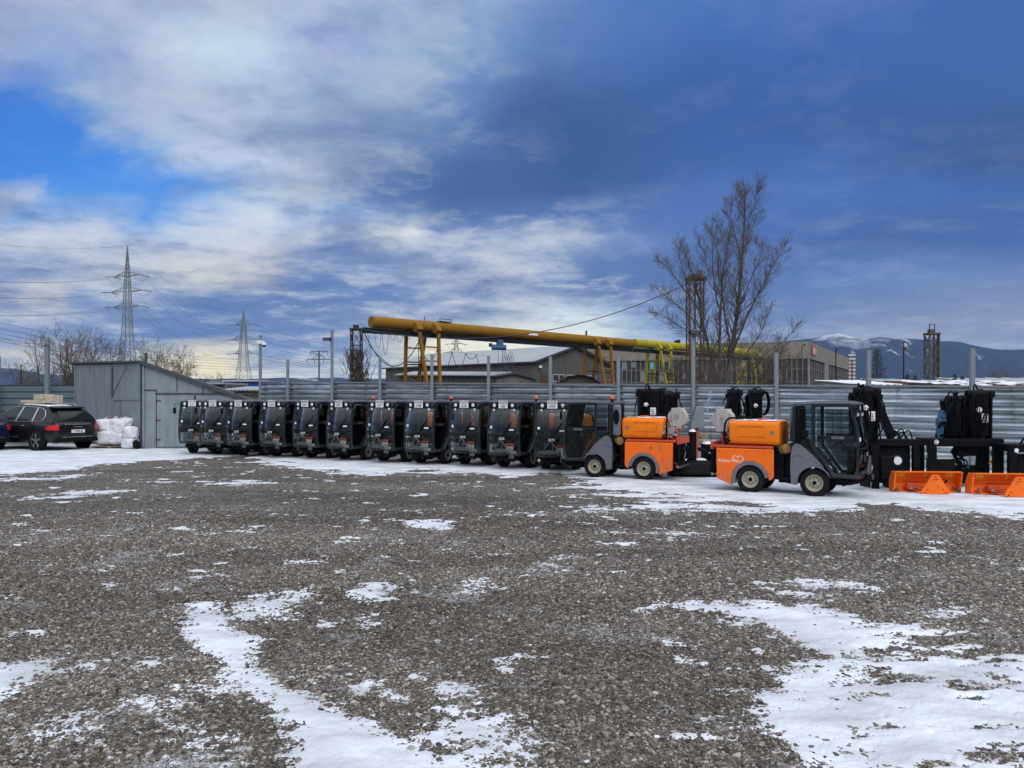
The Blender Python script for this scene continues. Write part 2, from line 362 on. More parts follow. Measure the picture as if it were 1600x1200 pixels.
# organic edges: the layout of the cloud masses is displaced by noise
wn = noise(vec(math_('MULTIPLY', p0, 1.0), math_('MULTIPLY', q0, 1.7), 0.3), 7.0, 9, 0.66)
ws = N.new('ShaderNodeSeparateColor'); L.new(wn.outputs['Color'], ws.inputs[0])
p = math_('ADD', p0, math_('MULTIPLY', math_('SUBTRACT', ws.outputs[0], 0.5), 0.16))
q = math_('ADD', q0, math_('MULTIPLY', math_('SUBTRACT', ws.outputs[1], 0.5), math_('MINIMUM', math_('ADD', 0.012, math_('MULTIPLY', q0, 0.26)), 0.09)))
rows = [
 (-700, [(0,(205,212,228)),(1600,(200,208,225))]),
 (-250, [(0,(190,198,222)),(700,(190,200,222)),(1100,(150,170,210)),(1600,(130,155,200))]),
 (0, [(0,(170,180,215)),(200,(178,188,220)),(400,(190,200,222)),(600,(180,195,225)),(750,(160,180,215)),(850,(130,155,205)),(1000,(92,132,195)),(1200,(83,123,193)),(1400,(78,116,186)),(1600,(72,112,178))]),
 (75, [(0,(175,185,220)),(80,(165,185,225)),(200,(158,174,218)),(310,(208,225,246)),(405,(208,222,242)),(500,(158,172,220)),(620,(180,195,225)),(720,(150,175,210)),(800,(120,150,200)),(900,(95,130,190)),(1100,(78,118,188)),(1300,(74,112,182)),(1600,(74,115,178))]),
 (140, [(0,(80,135,222)),(50,(85,140,222)),(110,(150,175,220)),(200,(182,192,222)),(330,(195,205,228)),(420,(202,212,237)),(500,(172,188,220)),(650,(158,178,210)),(740,(122,148,200)),(850,(92,122,180)),(1000,(75,115,178)),(1200,(69,108,174)),(1600,(74,114,176))]),
 (200, [(0,(66,138,228)),(115,(72,142,230)),(165,(150,180,225)),(230,(185,198,228)),(350,(192,202,227)),(450,(160,175,208)),(600,(145,165,200)),(720,(110,140,190)),(800,(88,118,177)),(900,(68,105,165)),(1100,(67,107,172)),(1400,(69,108,172)),(1600,(66,101,162))]),
 (255, [(0,(72,145,234)),(200,(76,148,236)),(250,(140,180,232)),(300,(202,212,239)),(400,(208,217,240)),(500,(170,182,208)),(620,(118,142,185)),(720,(84,114,170)),(900,(65,104,162)),(1100,(69,109,172)),(1300,(78,118,184)),(1450,(67,104,167)),(1600,(64,98,158))]),
 (298, [(0,(195,200,225)),(55,(190,202,232)),(95,(98,162,238)),(270,(90,156,240)),(345,(120,172,236)),(400,(178,197,231)),(450,(188,198,217)),(550,(120,145,190)),(700,(80,112,170)),(900,(71,107,167)),(1150,(88,123,192)),(1300,(80,120,190)),(1600,(72,112,177))]),
 (340, [(0,(165,185,228)),(60,(140,180,236)),(150,(190,203,232)),(235,(105,165,238)),(300,(170,196,236)),(380,(208,218,241)),(430,(212,223,242)),(520,(150,175,220)),(600,(150,170,210)),(680,(103,130,180)),(800,(95,125,182)),(950,(100,130,187)),(1100,(90,123,191)),(1300,(75,112,180)),(1600,(72,108,170))]),
 (372, [(0,(190,198,220)),(120,(214,218,232)),(200,(190,200,225)),(280,(205,215,236)),(400,(214,218,232)),(500,(170,182,212)),(560,(165,175,205)),(640,(236,236,238)),(685,(150,168,210)),(740,(140,160,203)),(810,(180,190,215)),(860,(202,208,224)),(950,(130,152,200)),(1100,(93,126,190)),(1200,(78,112,177)),(1400,(76,108,170)),(1600,(72,108,174))]),
 (405, [(0,(172,182,212)),(120,(186,194,216)),(220,(204,208,220)),(330,(205,205,216)),(420,(200,200,212)),(500,(140,158,200)),(600,(138,156,198)),(720,(165,176,206)),(790,(200,205,218)),(850,(150,168,205)),(950,(106,134,184)),(1100,(84,115,175)),(1300,(90,122,184)),(1450,(98,128,184)),(1600,(95,124,180))]),
 (432, [(0,(150,166,205)),(100,(170,180,208)),(220,(205,207,214)),(300,(214,213,214)),(420,(186,186,200)),(480,(112,138,190)),(600,(118,142,192)),(680,(190,196,212)),(760,(184,190,208)),(840,(122,148,194)),(950,(100,128,182)),(1100,(86,116,176)),(1300,(98,130,190)),(1450,(112,140,187)),(1600,(115,138,185))]),
 (462, [(0,(192,192,204)),(95,(206,202,206)),(130,(145,164,202)),(250,(140,157,196)),(330,(112,138,186)),(450,(98,128,184)),(560,(108,136,190)),(640,(128,148,192)),(760,(165,176,202)),(850,(172,182,206)),(950,(103,129,180)),(1100,(96,122,178)),(1300,(107,133,182)),(1500,(125,142,185)),(1600,(128,143,184))]),
 (492, [(0,(150,162,194)),(80,(178,180,198)),(150,(135,155,197)),(350,(106,132,182)),(500,(113,136,180)),(620,(142,157,192)),(740,(148,160,190)),(820,(196,204,214)),(880,(212,228,240)),(960,(205,218,232)),(1015,(120,148,197)),(1100,(110,135,187)),(1300,(115,135,180)),(1400,(132,142,180)),(1600,(138,148,182))]),
 (522, [(0,(132,152,194)),(150,(108,134,186)),(250,(93,121,176)),(380,(93,121,176)),(470,(108,132,182)),(560,(132,147,188)),(640,(180,180,188)),(700,(236,231,215)),(800,(240,240,232)),(920,(235,238,238)),(975,(196,210,224)),(1050,(125,150,197)),(1200,(130,145,187)),(1350,(152,162,192)),(1600,(136,146,178))]),
 (548, [(0,(196,191,190)),(60,(206,200,198)),(150,(122,144,190)),(230,(166,174,196)),(300,(226,217,198)),(375,(222,214,203)),(430,(114,139,190)),(560,(150,165,192)),(640,(205,200,195)),(700,(240,232,210)),(800,(240,238,222)),(1000,(172,187,212)),(1200,(162,174,202)),(1600,(152,162,187))]),
 (578, [(0,(168,177,202)),(120,(190,186,192)),(220,(222,210,184)),(320,(236,222,190)),(380,(196,198,206)),(480,(168,180,197)),(600,(178,188,202)),(700,(228,222,207)),(1000,(172,182,202)),(1600,(152,162,187))]),
 (622, [(0,(175,180,195)),(300,(190,190,192)),(700,(195,195,195)),(1000,(172,180,195)),(1600,(155,163,182))]),
]
P0, P1 = -0.9, 0.9
fac_p = math_('DIVIDE', math_('SUBTRACT', p, P0), P1 - P0, clamp=True)
cur = curA = None
for i in range(len(rows) - 1, -1, -1):
    y, st = rows[i]
    qi = (HY - y) / F
    rp = N.new('ShaderNodeValToRGB'); cr = rp.color_ramp; cr.interpolation = 'LINEAR'
    while len(cr.elements) > 1: cr.elements.remove(cr.elements[-1])
    first = True
    for xx, c in st:
        pos = ((xx - 800) / F - P0) / (P1 - P0)
        e = cr.elements[0] if first else cr.elements.new(pos)
        e.position = pos; first = False
        bl = c[2] - c[0]
        a = 0.08 if bl > 118 else (1.0 if 330 < y < 500 else (0.8 if y > 340 else 0.62))
        if xx > 780 and y < 320: a = 0.12
        elif xx > 1000: a = 0.22 if y < 480 else 0.35
        elif xx > 900 and y < 420: a = 0.5
        if y < -100: a = 0.5
        if y > 500 and c[0] > 222: a = 0.25
        kd = 0.88 if (140 <= y <= 300 and 760 <= xx <= 1010) else (0.93 if (140 <= y <= 260 and xx > 1350) else 1.0)
        e.color = (*[v_ * kd for v_ in lin(c)], a)
    L.new(fac_p, rp.inputs['Fac'])
    if cur is None: cur, curA = rp.outputs['Color'], rp.outputs['Alpha']
    else:
        qp = (HY - rows[i + 1][0]) / F
        f = math_('DIVIDE', math_('SUBTRACT', q, qp), qi - qp, clamp=True)
        cur = mixc(f, cur, rp.outputs['Color'])
        curA = math_('ADD', math_('MULTIPLY', curA, math_('SUBTRACT', 1.0, f)), math_('MULTIPLY', rp.outputs['Alpha'], f))
d1 = noise(plane, 2.1, 10, 0.64, 0.25); d2 = noise(plane, 6.5, 8, 0.66, 0.15)
dn = math_('ADD', math_('MULTIPLY', math_('SUBTRACT', d1.outputs['Fac'], 0.5), 4.0), math_('MULTIPLY', math_('SUBTRACT', d2.outputs['Fac'], 0.5), 1.4))
dn = math_('MULTIPLY', dn, curA)
lo = math_('MAXIMUM', math_('MULTIPLY', dn, -0.85), 0.0); lo = math_('MINIMUM', lo, 0.72)
hi = math_('MAXIMUM', math_('MULTIPLY', dn, 0.75), 0.0); hi = math_('MINIMUM', hi, 0.8)
cl = mixc(lo, cur, lin((76, 106, 166)))
cl = mixc(hi, cl, lin((238, 236, 240)))
gmm = N.new('ShaderNodeGamma'); gmm.inputs['Gamma'].default_value = 1.14; L.new(cl, gmm.inputs['Color']); cl = mixc(1.0, gmm.outputs[0], (0.955, 1.0, 0.975), 'MULTIPLY')
# clear brighter air towards the horizon, seen through the haze
hb = math_('POWER', 2.718, math_('MULTIPLY', q0, -13.0))
cl = mixc(hb, cl, mixc(1.0, cl, (1.85, 1.72, 1.45), 'MULTIPLY'))
# rest of the sky dome, unseen behind and above: brightened to light the scene
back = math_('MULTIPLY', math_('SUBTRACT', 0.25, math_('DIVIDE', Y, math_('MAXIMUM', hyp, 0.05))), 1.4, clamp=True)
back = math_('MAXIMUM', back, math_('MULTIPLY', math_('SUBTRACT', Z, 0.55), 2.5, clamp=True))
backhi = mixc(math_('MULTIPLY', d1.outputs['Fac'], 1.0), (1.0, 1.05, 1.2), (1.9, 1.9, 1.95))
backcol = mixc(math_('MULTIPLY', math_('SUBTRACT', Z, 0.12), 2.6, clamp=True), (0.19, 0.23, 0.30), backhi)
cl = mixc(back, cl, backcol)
sky = N.new('ShaderNodeTexSky'); sky.sky_type = 'NISHITA'; sky.sun_disc = False
sky.sun_elevation = R(SUN_EL); sky.sun_rotation = R(SUN_AZ)
b1 = N.new('ShaderNodeBackground'); b1.inputs['Strength'].default_value = 0.08; L.new(sky.outputs[0], b1.inputs['Color'])
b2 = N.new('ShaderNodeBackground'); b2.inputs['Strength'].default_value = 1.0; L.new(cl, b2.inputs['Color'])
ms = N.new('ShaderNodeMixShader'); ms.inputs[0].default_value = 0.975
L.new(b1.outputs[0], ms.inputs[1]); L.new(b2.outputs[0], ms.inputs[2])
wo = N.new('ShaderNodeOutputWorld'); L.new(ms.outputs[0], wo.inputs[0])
world.cycles.sampling_method = 'MANUAL'; world.cycles.sample_map_resolution = 512
# ================================================================ compact municipal vehicle
# local axes: +X forward, +Y left, origin on the ground below the front axle
def arc(cx, cz, r, a0, a1, n=14):
    return [(cx + r * math.cos(R(a0 + (a1 - a0) * i / n)), cz + r * math.sin(R(a0 + (a1 - a0) * i / n))) for i in range(n + 1)]
WR = 0.285; XR = -1.28
def screen_x(z):      # windscreen profile
    pts = [(0.42, 0.89), (0.60, 0.945), (0.90, 0.965), (1.20, 0.945), (1.55, 0.875), (1.86, 0.775)]
    for (a, xa), (b, xb) in zip(pts, pts[1:]):
        if z <= b: t = max(0, (z - a) / (b - a)); return xa + (xb - xa) * t
    return pts[-1][1]
def wheel_mesh():
    w = MB().lathe((0, 0, 0), (0, 1, 0), [(0.150, -0.085), (0.235, -0.095), (0.268, -0.082), (0.282, -0.045), (0.285, 0), (0.282, 0.045), (0.268, 0.082), (0.235, 0.095), (0.150, 0.085)], 36)
    for i in range(36):
        a = 2 * math.pi * (i + 0.5) / 36; c, s_ = math.cos(a), math.sin(a)
        for sy in (-0.05, 0.05):
            w.beam((c * 0.27, sy - 0.03, s_ * 0.27), (c * 0.27, sy + 0.03, s_ * 0.27), 0.018, 0.036, up=(c, 0, s_))
    rim = MB().lathe((0, 0, 0), (0, 1, 0), [(0.155, -0.088), (0.168, -0.094), (0.174, -0.085), (0.150, -0.06), (0.150, 0.06), (0.174, 0.085), (0.168, 0.094), (0.155, 0.088), (0.140, 0.055), (0.126, 0.035), (0.085, 0.045), (0.06, 0.062), (0.045, 0.062), (0.045, -0.062), (0.06, -0.062), (0.085, -0.045), (0.126, -0.035), (0.140, -0.055)], 36)
    hub = MB().cyl((0, -0.02, 0), (0, 0.02, 0), 0.13, n=20)
    for s_ in (-1, 1):
        hub.cyl((0, 0.02 * s_, 0), (0, 0.085 * s_, 0), 0.042, 0.034, 14)
        for i in range(5):
            a = 2 * math.pi * i / 5; hub.cyl((0.083 * math.cos(a), 0.035 * s_, 0.083 * math.sin(a)), (0.083 * math.cos(a), 0.062 * s_, 0.083 * math.sin(a)), 0.012, n=6)
        # black discs standing for the shade in the hand holes
        for i in range(5):
            a = 2 * math.pi * (i + 0.5) / 5; hub.cyl((0.108 * math.cos(a), 0.030 * s_, 0.108 * math.sin(a)), (0.108 * math.cos(a), 0.0425 * s_, 0.108 * math.sin(a)), 0.011, n=8)
    return w.mesh('wheel', M['rubber']), rim.mesh('rim', M['rim']), hub.mesh('hub', M['black'])
WM = wheel_mesh()
def add_wheel(root, x, y, z=WR, sc=1.0):
    w = bpy.data.objects.new('wheel', WM[0]); col.objects.link(w); w.parent = root; w.location = (x, y, z); w.scale = (sc,) * 3
    w.rotation_euler = (0, random.random() * 6, 0)
    for nm, me in (('rim', WM[1]), ('hub', WM[2])):
        r = bpy.data.objects.new(nm, me); col.objects.link(r); r.parent = w
    return w

def make_vehicle():
    v = thing('municipal_vehicle', 'x', 'municipal vehicle')
    # ---- cab shell: floor, header band, rear wall frame
    fr = MB()
    fr.box(-0.40, 0.84, -0.47, 0.47, 0.395, 0.44)                        # floor
    fr.box(-0.44, -0.385, -0.50, 0.50, 0.42, 1.02)                        # low rear wall
    for s_ in (-1, 1):
        fr.box(-0.43, -0.375, s_ * 0.50 - 0.025, s_ * 0.50 + 0.025, 1.022, 1.835)
        fr.tube([(screen_x(z) - 0.02, s_ * 0.497, z) for z in (0.45, 0.60, 0.80, 1.0, 1.2, 1.4, 1.6, 1.75, 1.84)], 0.03, 8)
        # B pillar and lower diagonal sill
        fr.band([(-0.045, 1.84), (-0.045, 1.0), (0.37, 0.44), (0.85, 0.425)], 0.06, s_ * 0.505 - 0.02, s_ * 0.505 + 0.02, side=1.0)
        fr.band([(-0.40, 1.04), (-0.26, 1.02), (-0.06, 0.88), (0.30, 0.40)], 0.05, s_ * 0.49 - 0.02, s_ * 0.49 + 0.02)
    fr.box(-0.43, -0.385, -0.47, 0.47, 1.78, 1.835); fr.box(-0.43, -0.39, -0.02, 0.02, 1.022, 1.78)
    # front header band behind the plate
    fr.xprism([(-0.50, 1.72), (-0.44, 1.69), (0.44, 1.69), (0.50, 1.72), (0.50, 1.845), (-0.50, 1.845)], 0.76, 0.90)
    fr.build('cab_frame', M['frame'], v, bevel=0.008)
    rf = MB()
    secs = []
    for x, w, z0, z1 in ((-0.47, 0.44, 1.85, 1.88), (-0.44, 0.50, 1.845, 1.90), (-0.2, 0.53, 1.845, 1.925), (0.3, 0.535, 1.845, 1.945), (0.7, 0.53, 1.85, 1.94), (0.88, 0.50, 1.858, 1.915), (0.93, 0.42, 1.87, 1.89)):
        secs.append([(x, -w, z0), (x, w, z0), (x, w, z0 + (z1 - z0) * 0.5), (x, w * 0.82, z1), (x, 0, z1 + 0.006), (x, -w * 0.82, z1), (x, -w, z0 + (z1 - z0) * 0.5)])
    rf.loft(secs); rf.build('roof', M['roof'], v)
    # ---- windscreen, curved, with thickness
    ws = MB(); zs = [0.46, 0.6, 0.75, 0.9, 1.05, 1.2, 1.35, 1.5, 1.65, 1.74]; ys = [-0.47 + 0.94 * i / 12 for i in range(13)]
    def sx(y, z): return screen_x(z) + 0.085 * (1 - (y / 0.5) ** 2) - 0.01
    def ws_grid(mb, zs, off=0.0, t=0.008):
        n = len(ys); vs = []
        for layer in (0, t):
            for z in zs:
                for y in ys: vs.append((sx(y, z) + off - layer, y, z))
        m = len(zs); fs = []
        for j in range(m - 1):
            for i in range(n - 1):
                a = j * n + i; fs.append((a, a + 1, a + n + 1, a + n)); b = a + m * n; fs.append((b, b + n, b + n + 1, b + 1))
        for i in range(n - 1):
            fs.append((i, m * n + i, m * n + i + 1, i + 1)); a = (m - 1) * n + i; fs.append((a, a + 1, m * n + a + 1, m * n + a))
        for j in range(m - 1):
            a = j * n; fs.append((a, a + n, m * n + a + n, m * n + a)); a = j * n + n - 1; fs.append((a, m * n + a, m * n + a + n, a + n))
        mb.add(vs, fs)
    ws_grid(ws, zs); ws.build('windscreen', M['wglass'], v)
    st = MB(); 
    def patch(mb, y0, y1, z0, z1, off=0.006):
        n = 5; mb.loft([[(sx(y, z0) + off, y, z0), (sx(y, z1) + off, y, z1), (sx(y, z1) + off - 0.004, y, z1), (sx(y, z0) + off - 0.004, y, z0)] for y in [y0 + (y1 - y0) * i / n for i in range(n + 1)]])
    patch(st, -0.44, -0.36, 1.15, 1.22); st.build('windscreen_sticker', M['plate'], v)
    st = MB(); patch(st, 0.22, 0.36, 1.10, 1.14); st.build('windscreen_sticker', M['white'], v)
    bar = MB(); bar.loft([[(sx(y, 1.0) + 0.008, y, 0.985), (sx(y, 1.0) + 0.008, y, 1.01), (sx(y, 1.0) - 0.02, y, 1.01), (sx(y, 1.0) - 0.02, y, 0.985)] for y in ys])
    bar.build('windscreen_crossbar', M['frame'], v); bar = MB()
    bar.loft([[(sx(y, 0.45) + 0.02, y, 0.40), (sx(y, 0.45) + 0.02, y, 0.465), (sx(y, 0.45) - 0.06, y, 0.465), (sx(y, 0.45) - 0.06, y, 0.40)] for y in [-0.5 + i / 12 for i in range(13)]])
    bar.build('windscreen_sill', M['frame'], v)
    # ---- doors
    for s_ in (-1, 1):
        y0, y1 = s_ * 0.512, s_ * 0.548
        d = MB()
        outline = [(0.005, 1.825), (0.005, 1.015), (0.40, 0.485), (0.835, 0.47), (0.895, 0.60), (0.91, 0.90), (0.89, 1.20), (0.83, 1.52), (0.735, 1.825)]
        d.band(outline, 0.062, y0, y1, closed=True, side=0.0 if s_ else 0.0)
        dd = d
        dd.box(0.05, 0.865, min(y0, y1) + 0.002, max(y0, y1) - 0.002, 1.165, 1.255)
        o = dd.build('door', M['frame'], v, bevel=0.006)
        g = MB(); ym = s_ * 0.53
        g.prism([(0.05, 1.24), (0.05, 1.78), (0.70, 1.78), (0.80, 1.50), (0.86, 1.24)], ym - 0.004, ym + 0.004)
        g.build('door_glass', M['glass'], o)
        g = MB(); g.prism([(0.05, 1.18), (0.86, 1.18), (0.87, 0.90), (0.85, 0.60), (0.80, 0.52), (0.42, 0.53), (0.05, 1.03)], ym - 0.004, ym + 0.004)
        g.build('lower_door_glass', M['lowglass'], o)
        g = MB(); yy = s_ * 0.549
        g.beam((0.36, ym, 1.50), (0.36, ym, 1.25), 0.012, 0.014); g.beam((0.36, ym, 1.50), (0.36, ym, 1.77), 0.012, 0.014)
        g.build('glass_divider', M['black'], o)
        h = MB().box(0.08, 0.20, min(yy, yy + s_ * 0.025), max(yy, yy + s_ * 0.025), 1.20, 1.225); h.build('door_handle', M['black'], o, bevel=0.006)
        h = MB().box(0.33, 0.63, min(yy, yy + s_ * 0.003), max(yy, yy + s_ * 0.003), 1.185, 1.235); h.build('door_badge', M['steel'], o)
        text_mesh('badge_lettering', 'CITYMASTER 1600', 0.036, M['ink'], o, (0.48, yy + s_ * 0.005, 1.21), (R(90), 0, 0 if s_ < 0 else R(180)), extrude=0.001)
        # rear quarter glass
        q = MB().prism([(-0.375, 1.82), (-0.055, 1.82), (-0.055, 0.93), (-0.20, 1.03), (-0.375, 1.05)], s_ * 0.50 - 0.004, s_ * 0.50 + 0.004)
        q.build('quarter_glass', M['glass'], v)
        # fender
        outer = [(-0.44, 0.24), (-0.46, 0.62), (-0.445, 0.86), (-0.42, 1.0), (-0.36, 1.07), (-0.28, 1.055), (-0.14, 0.945), (0.02, 0.80), (0.14, 0.66), (0.215, 0.525)]
        inner = arc(0, WR, 0.325, 36, 186, 16)
        fy0, fy1 = s_ * 0.44, s_ * 0.585
        f = MB().prism(outer + inner + [(-0.345, 0.235)], fy0, fy1); fo = f.build('front_fender', M['grey'], v, bevel=0.022, segs=3)
        lip = MB().band(arc(0, WR, 0.335, 30, 190, 18), 0.022, min(fy1, fy1 + s_ * 0.012), max(fy1, fy1 + s_ * 0.012)); lip.build('fender_lip', M['grey'], fo, bevel=0.004)
        rb = MB().band([(-0.43, 0.80), (-0.30, 0.845), (-0.22, 0.80)], 0.008, fy1 - 0.001, fy1 + s_ * 0.003); rb.build('fender_crease', M['black'], fo)
        # wheels
        add_wheel(v, 0, s_ * 0.46); add_wheel(v, XR, s_ * 0.46)
        # rear body sides and arches
        al = MB().band(arc(XR, WR, 0.345, 8, 196, 22), 0.075, s_ * 0.42, s_ * 0.572, side=0.5); al.build('rear_fender', M['grey'], v, bevel=0.015)
        # side turn lamps and head lamps
        b = MB().cyl((0.93, s_ * 0.50, 1.04), (0.955, s_ * 0.505, 1.04), 0.038, 0.030, 16); b.build('marker_light', M['lens'], v)
        b = MB().cyl((0.90, s_ * 0.30, 1.80), (0.955, s_ * 0.30, 1.80), 0.056, 0.05, 20); hl = b.build('headlight', M['lens'], v)
        b = MB().lathe((0.905, s_ * 0.30, 1.80), (1, 0, 0), [(0.055, 0), (0.066, 0), (0.066, 0.045), (0.055, 0.045)], 20); b.build('headlight_bezel', M['black'], hl)
        b = MB().box(0.88, 0.925, s_ * 0.335 - 0.026, s_ * 0.335 + 0.026, 1.635, 1.70); b.build('work_light', M['lens'], v, bevel=0.006)
        # mirrors
        m = MB().tube([(0.86, s_ * 0.52, 1.80), (0.98, s_ * 0.66, 1.79), (1.0, s_ * 0.68, 1.66)], 0.011, 6); mo = m.build('mirror_arm', M['black'], v)
        m = MB().box(0.975, 1.015, s_ * 0.675 - 0.06, s_ * 0.675 + 0.06, 1.45, 1.66); m.build('mirror', M['black'], mo, bevel=0.018, segs=3)
    b = MB().cyl((0.90, 0.465, 1.80), (0.94, 0.465, 1.80), 0.03, n=14); b.build('side_lamp', M['lensdim'], v)
    # ---- interior
    s = MB().box(-0.22, 0.20, -0.22, 0.22, 0.62, 0.74).box(-0.32, -0.20, -0.20, 0.20, 0.72, 1.14).box(-0.28, -0.25, -0.05, 0.05, 1.12, 1.2).box(-0.30, -0.23, -0.10, 0.10, 1.18, 1.32)
    s.build('driver_seat', M['seat'], v, bevel=0.04, segs=3)
    s = MB().box(0.62, 0.80, -0.13, 0.13, 0.44, 0.93).box(0.50, 0.86, -0.20, 0.20, 0.93, 1.0)
    s.build('dashboard', M['black'], v, bevel=0.02)
    s = MB().lathe((0.42, 0, 1.10), (-0.5, 0, 0.86), [(0.165, -0.012), (0.185, -0.012), (0.185, 0.012), (0.165, 0.012)], 24)
    s.cyl((0.42, 0, 1.10), (0.62, 0, 0.93), 0.022, n=8).beam((0.42, -0.17, 1.10), (0.42, 0.17, 1.10), 0.03, 0.012); s.build('steering_wheel', M['black'], v)
    # rear bulkhead shelf and equipment between the back window pillars
    s = MB().box(-0.375, -0.34, -0.03, 0.03, 1.10, 1.78).box(-0.375, -0.33, 0.33, 0.39, 1.10, 1.78).box(-0.372, -0.33, -0.46, 0.46, 1.02, 1.10)
    s.build('cab_rear_pillars', M['black'], v)
    g = MB().box(-0.412, -0.404, -0.46, 0.46, 1.025, 1.775); g.build('rear_glass', M['glass'], v)
    # ---- wiper
    s = MB().tube([(sx(-0.02, 0.92) + 0.03, -0.02, 0.92), (sx(0.12, 1.12) + 0.03, 0.12, 1.12), (sx(0.27, 1.32) + 0.02, 0.27, 1.32)], 0.009, 5)
    s.tube([(sx(0.10, 1.0) + 0.02, 0.10, 1.0), (sx(0.20, 1.16) + 0.016, 0.20, 1.16), (sx(0.34, 1.42) + 0.012, 0.34, 1.42)], 0.008, 5); s.build('wiper', M['black'], v)
    # ---- front coupling frame: grey A with base plate
    s = MB()
    apex = (1.13, 0.0, 0.84); bl, br = (1.12, 0.27, 0.52), (1.12, -0.27, 0.52)
    s.beam(apex, bl, 0.03, 0.045, (1, 0, 0)); s.beam(apex, br, 0.03, 0.045, (1, 0, 0)); s.beam(bl, br, 0.05, 0.05)
    s.beam((1.13, 0.06, 0.80), (1.12, 0.05, 0.54), 0.02, 0.02, (1, 0, 0)); s.box(1.08, 1.12, -0.24, 0.24, 0.50, 0.60)
    s.beam((1.10, 0.20, 0.54), (0.62, 0.26, 0.40), 0.05, 0.06); s.beam((1.10, -0.20, 0.54), (0.62, -0.26, 0.40), 0.05, 0.06)
    s.build('coupling_frame', M['roof'], v, bevel=0.005)
    s = MB().box(0.995, 1.07, -0.22, 0.22, 0.86, 0.91).box(0.95, 1.0, -0.08, 0.08, 0.78, 0.86); hb = s.build('coupling_bracket', M['black'], v, bevel=0.01)
    s = MB().box(1.072, 1.078, -0.085, 0.085, 0.845, 0.905); nb = s.build('name_sign', M['plate'], hb)
    text_mesh('sign_lettering', 'Hako', 0.062, M['ink'], nb, (1.081, 0, 0.875), (R(90), 0, R(90)), bold=0.003, extrude=0.001)
    # lower arms and axle gear
    s = MB()
    s.tube([(0.30, 0.12, 0.26), (0.62, 0.16, 0.24), (0.95, 0.30, 0.30), (1.14, 0.42, 0.42)], 0.035, 8)
    s.beam((0.55, 0.40, 0.25), (1.08, 0.16, 0.42), 0.06, 0.05); s.beam((0.55, -0.38, 0.25), (0.98, -0.20, 0.40), 0.05, 0.05)
    s.box(0.40, 0.80, -0.36, 0.36, 0.27, 0.37); s.cyl((0, -0.36, WR), (0, 0.36, WR), 0.06, n=10)
    s.box(-0.38, 0.55, -0.26, 0.26, 0.24, 0.38)
    s.build('front_linkage', M['blacksteel'], v, bevel=0.008)
    s = MB().box(1.12, 1.16, 0.28, 0.44, 0.34, 0.44); s.build('arm_claw', M['roof'], v, bevel=0.006)
    # hydraulic couplings with loops of hose
    hb2 = MB().box(1.02, 1.07, 0.14, 0.40, 0.66, 0.71); cb = hb2.build('coupling_block', M['blacksteel'], v)
    hs = MB(); cp = MB()
    for i in range(6):
        y = 0.16 + i * 0.045
        cp.cyl((1.045, y, 0.69), (1.075, y, 0.735), 0.015, n=8)
        hs.hose([(1.06, y, 0.68), (1.13, y + 0.01, 0.60), (1.12, y + 0.03, 0.50 + 0.02 * (i % 3)), (1.05, y + 0.05, 0.46), (0.95, y + 0.03, 0.52), (0.9, 0.2, 0.45)], 0.010, 6)
    cp.build('hydraulic_coupling', M['redframe'], cb); hs.build('hydraulic_hoses', M['alu'], v)
    # ---- cab-back cooler pod with round fan grille
    s = MB().box(-0.66, -0.455, 0.34, 0.505, 1.06, 1.83); pod = s.build('cooler_pod', M['grey'], v, bevel=0.06, segs=4)
    s = MB().cyl((-0.56, 0.503, 1.53), (-0.56, 0.511, 1.53), 0.085, 0.08, 24)
    for i_ in range(len(s.v)): x_, y_, z_ = s.v[i_]; s.v[i_] = (x_, y_, 1.53 + (z_ - 1.53) * 2.3)
    s.build('fan_grille', M['black'], pod)
    # ---- articulation joint, tanks, pipes
    s = MB().box(-0.78, -0.38, -0.16, 0.16, 0.22, 0.42).cyl((-0.55, 0, 0.2), (-0.55, 0, 0.60), 0.09, n=12).box(-0.80, -0.46, -0.40, 0.40, 0.30, 0.36).box(-0.80, -0.62, -0.38, 0.38, 0.36, 0.93)
    s.box(-0.62, -0.47, -0.30, -0.10, 0.36, 0.90)
    s.build('articulation_joint', M['blacksteel'], v, bevel=0.01)
    s = MB()
    for k in range(6):
        y = -0.42 + k * 0.17
        s.hose([(-0.46, y, 0.75), (-0.56, y + 0.02, 0.55 + 0.04 * (k % 2)), (-0.68, y, 0.60), (-0.80, y - 0.02, 0.85)], 0.016, 6)
    s.build('joint_hoses', M['hose'], v)
    for sy in (-0.40, 0.40):
        s = MB().cyl((-0.53, sy - 0.09, 0.96), (-0.66, sy + 0.07, 0.93), 0.10, 0.10, 18); s.build('filter_canister', M['brown'], v, bevel=0.02)
    # ---- rear body
    body = [(XR + 0.48, 0.93), (XR + 0.485, 0.36), (XR + 0.44, 0.30)] + arc(XR, WR, 0.385, 0, 180, 22) + [(XR - 0.39, 0.15), (XR - 0.71, 0.28), (XR - 0.715, 0.93)]
    s = MB().prism(body, 0.49, 0.555); bo = s.build('body_panel', M['orange'], v, bevel=0.012)
    s = MB().prism(body, -0.555, -0.49); bo2 = s.build('body_panel', M['orange'], v, bevel=0.012)
    for o_, sy in ((bo, 1), (bo2, -1)):
        b = MB()
        for (px, pz) in ((XR + 0.42, 0.86), (XR - 0.66, 0.86), (XR - 0.66, 0.36), (XR + 0.42, 0.44)):
            b.cyl((px, sy * 0.553, pz), (px, sy * 0.562, pz), 0.014, n=8)
        b.build('panel_bolts', M['redframe'], o_)
        b = MB().cyl((XR - 0.18, sy * 0.555, 0.80), (XR - 0.18, sy * 0.559, 0.80), 0.035, n=16); b.box(XR - 0.42, XR - 0.38, min(sy * 0.553, sy * 0.558), max(sy * 0.553, sy * 0.558), 0.73, 0.86)
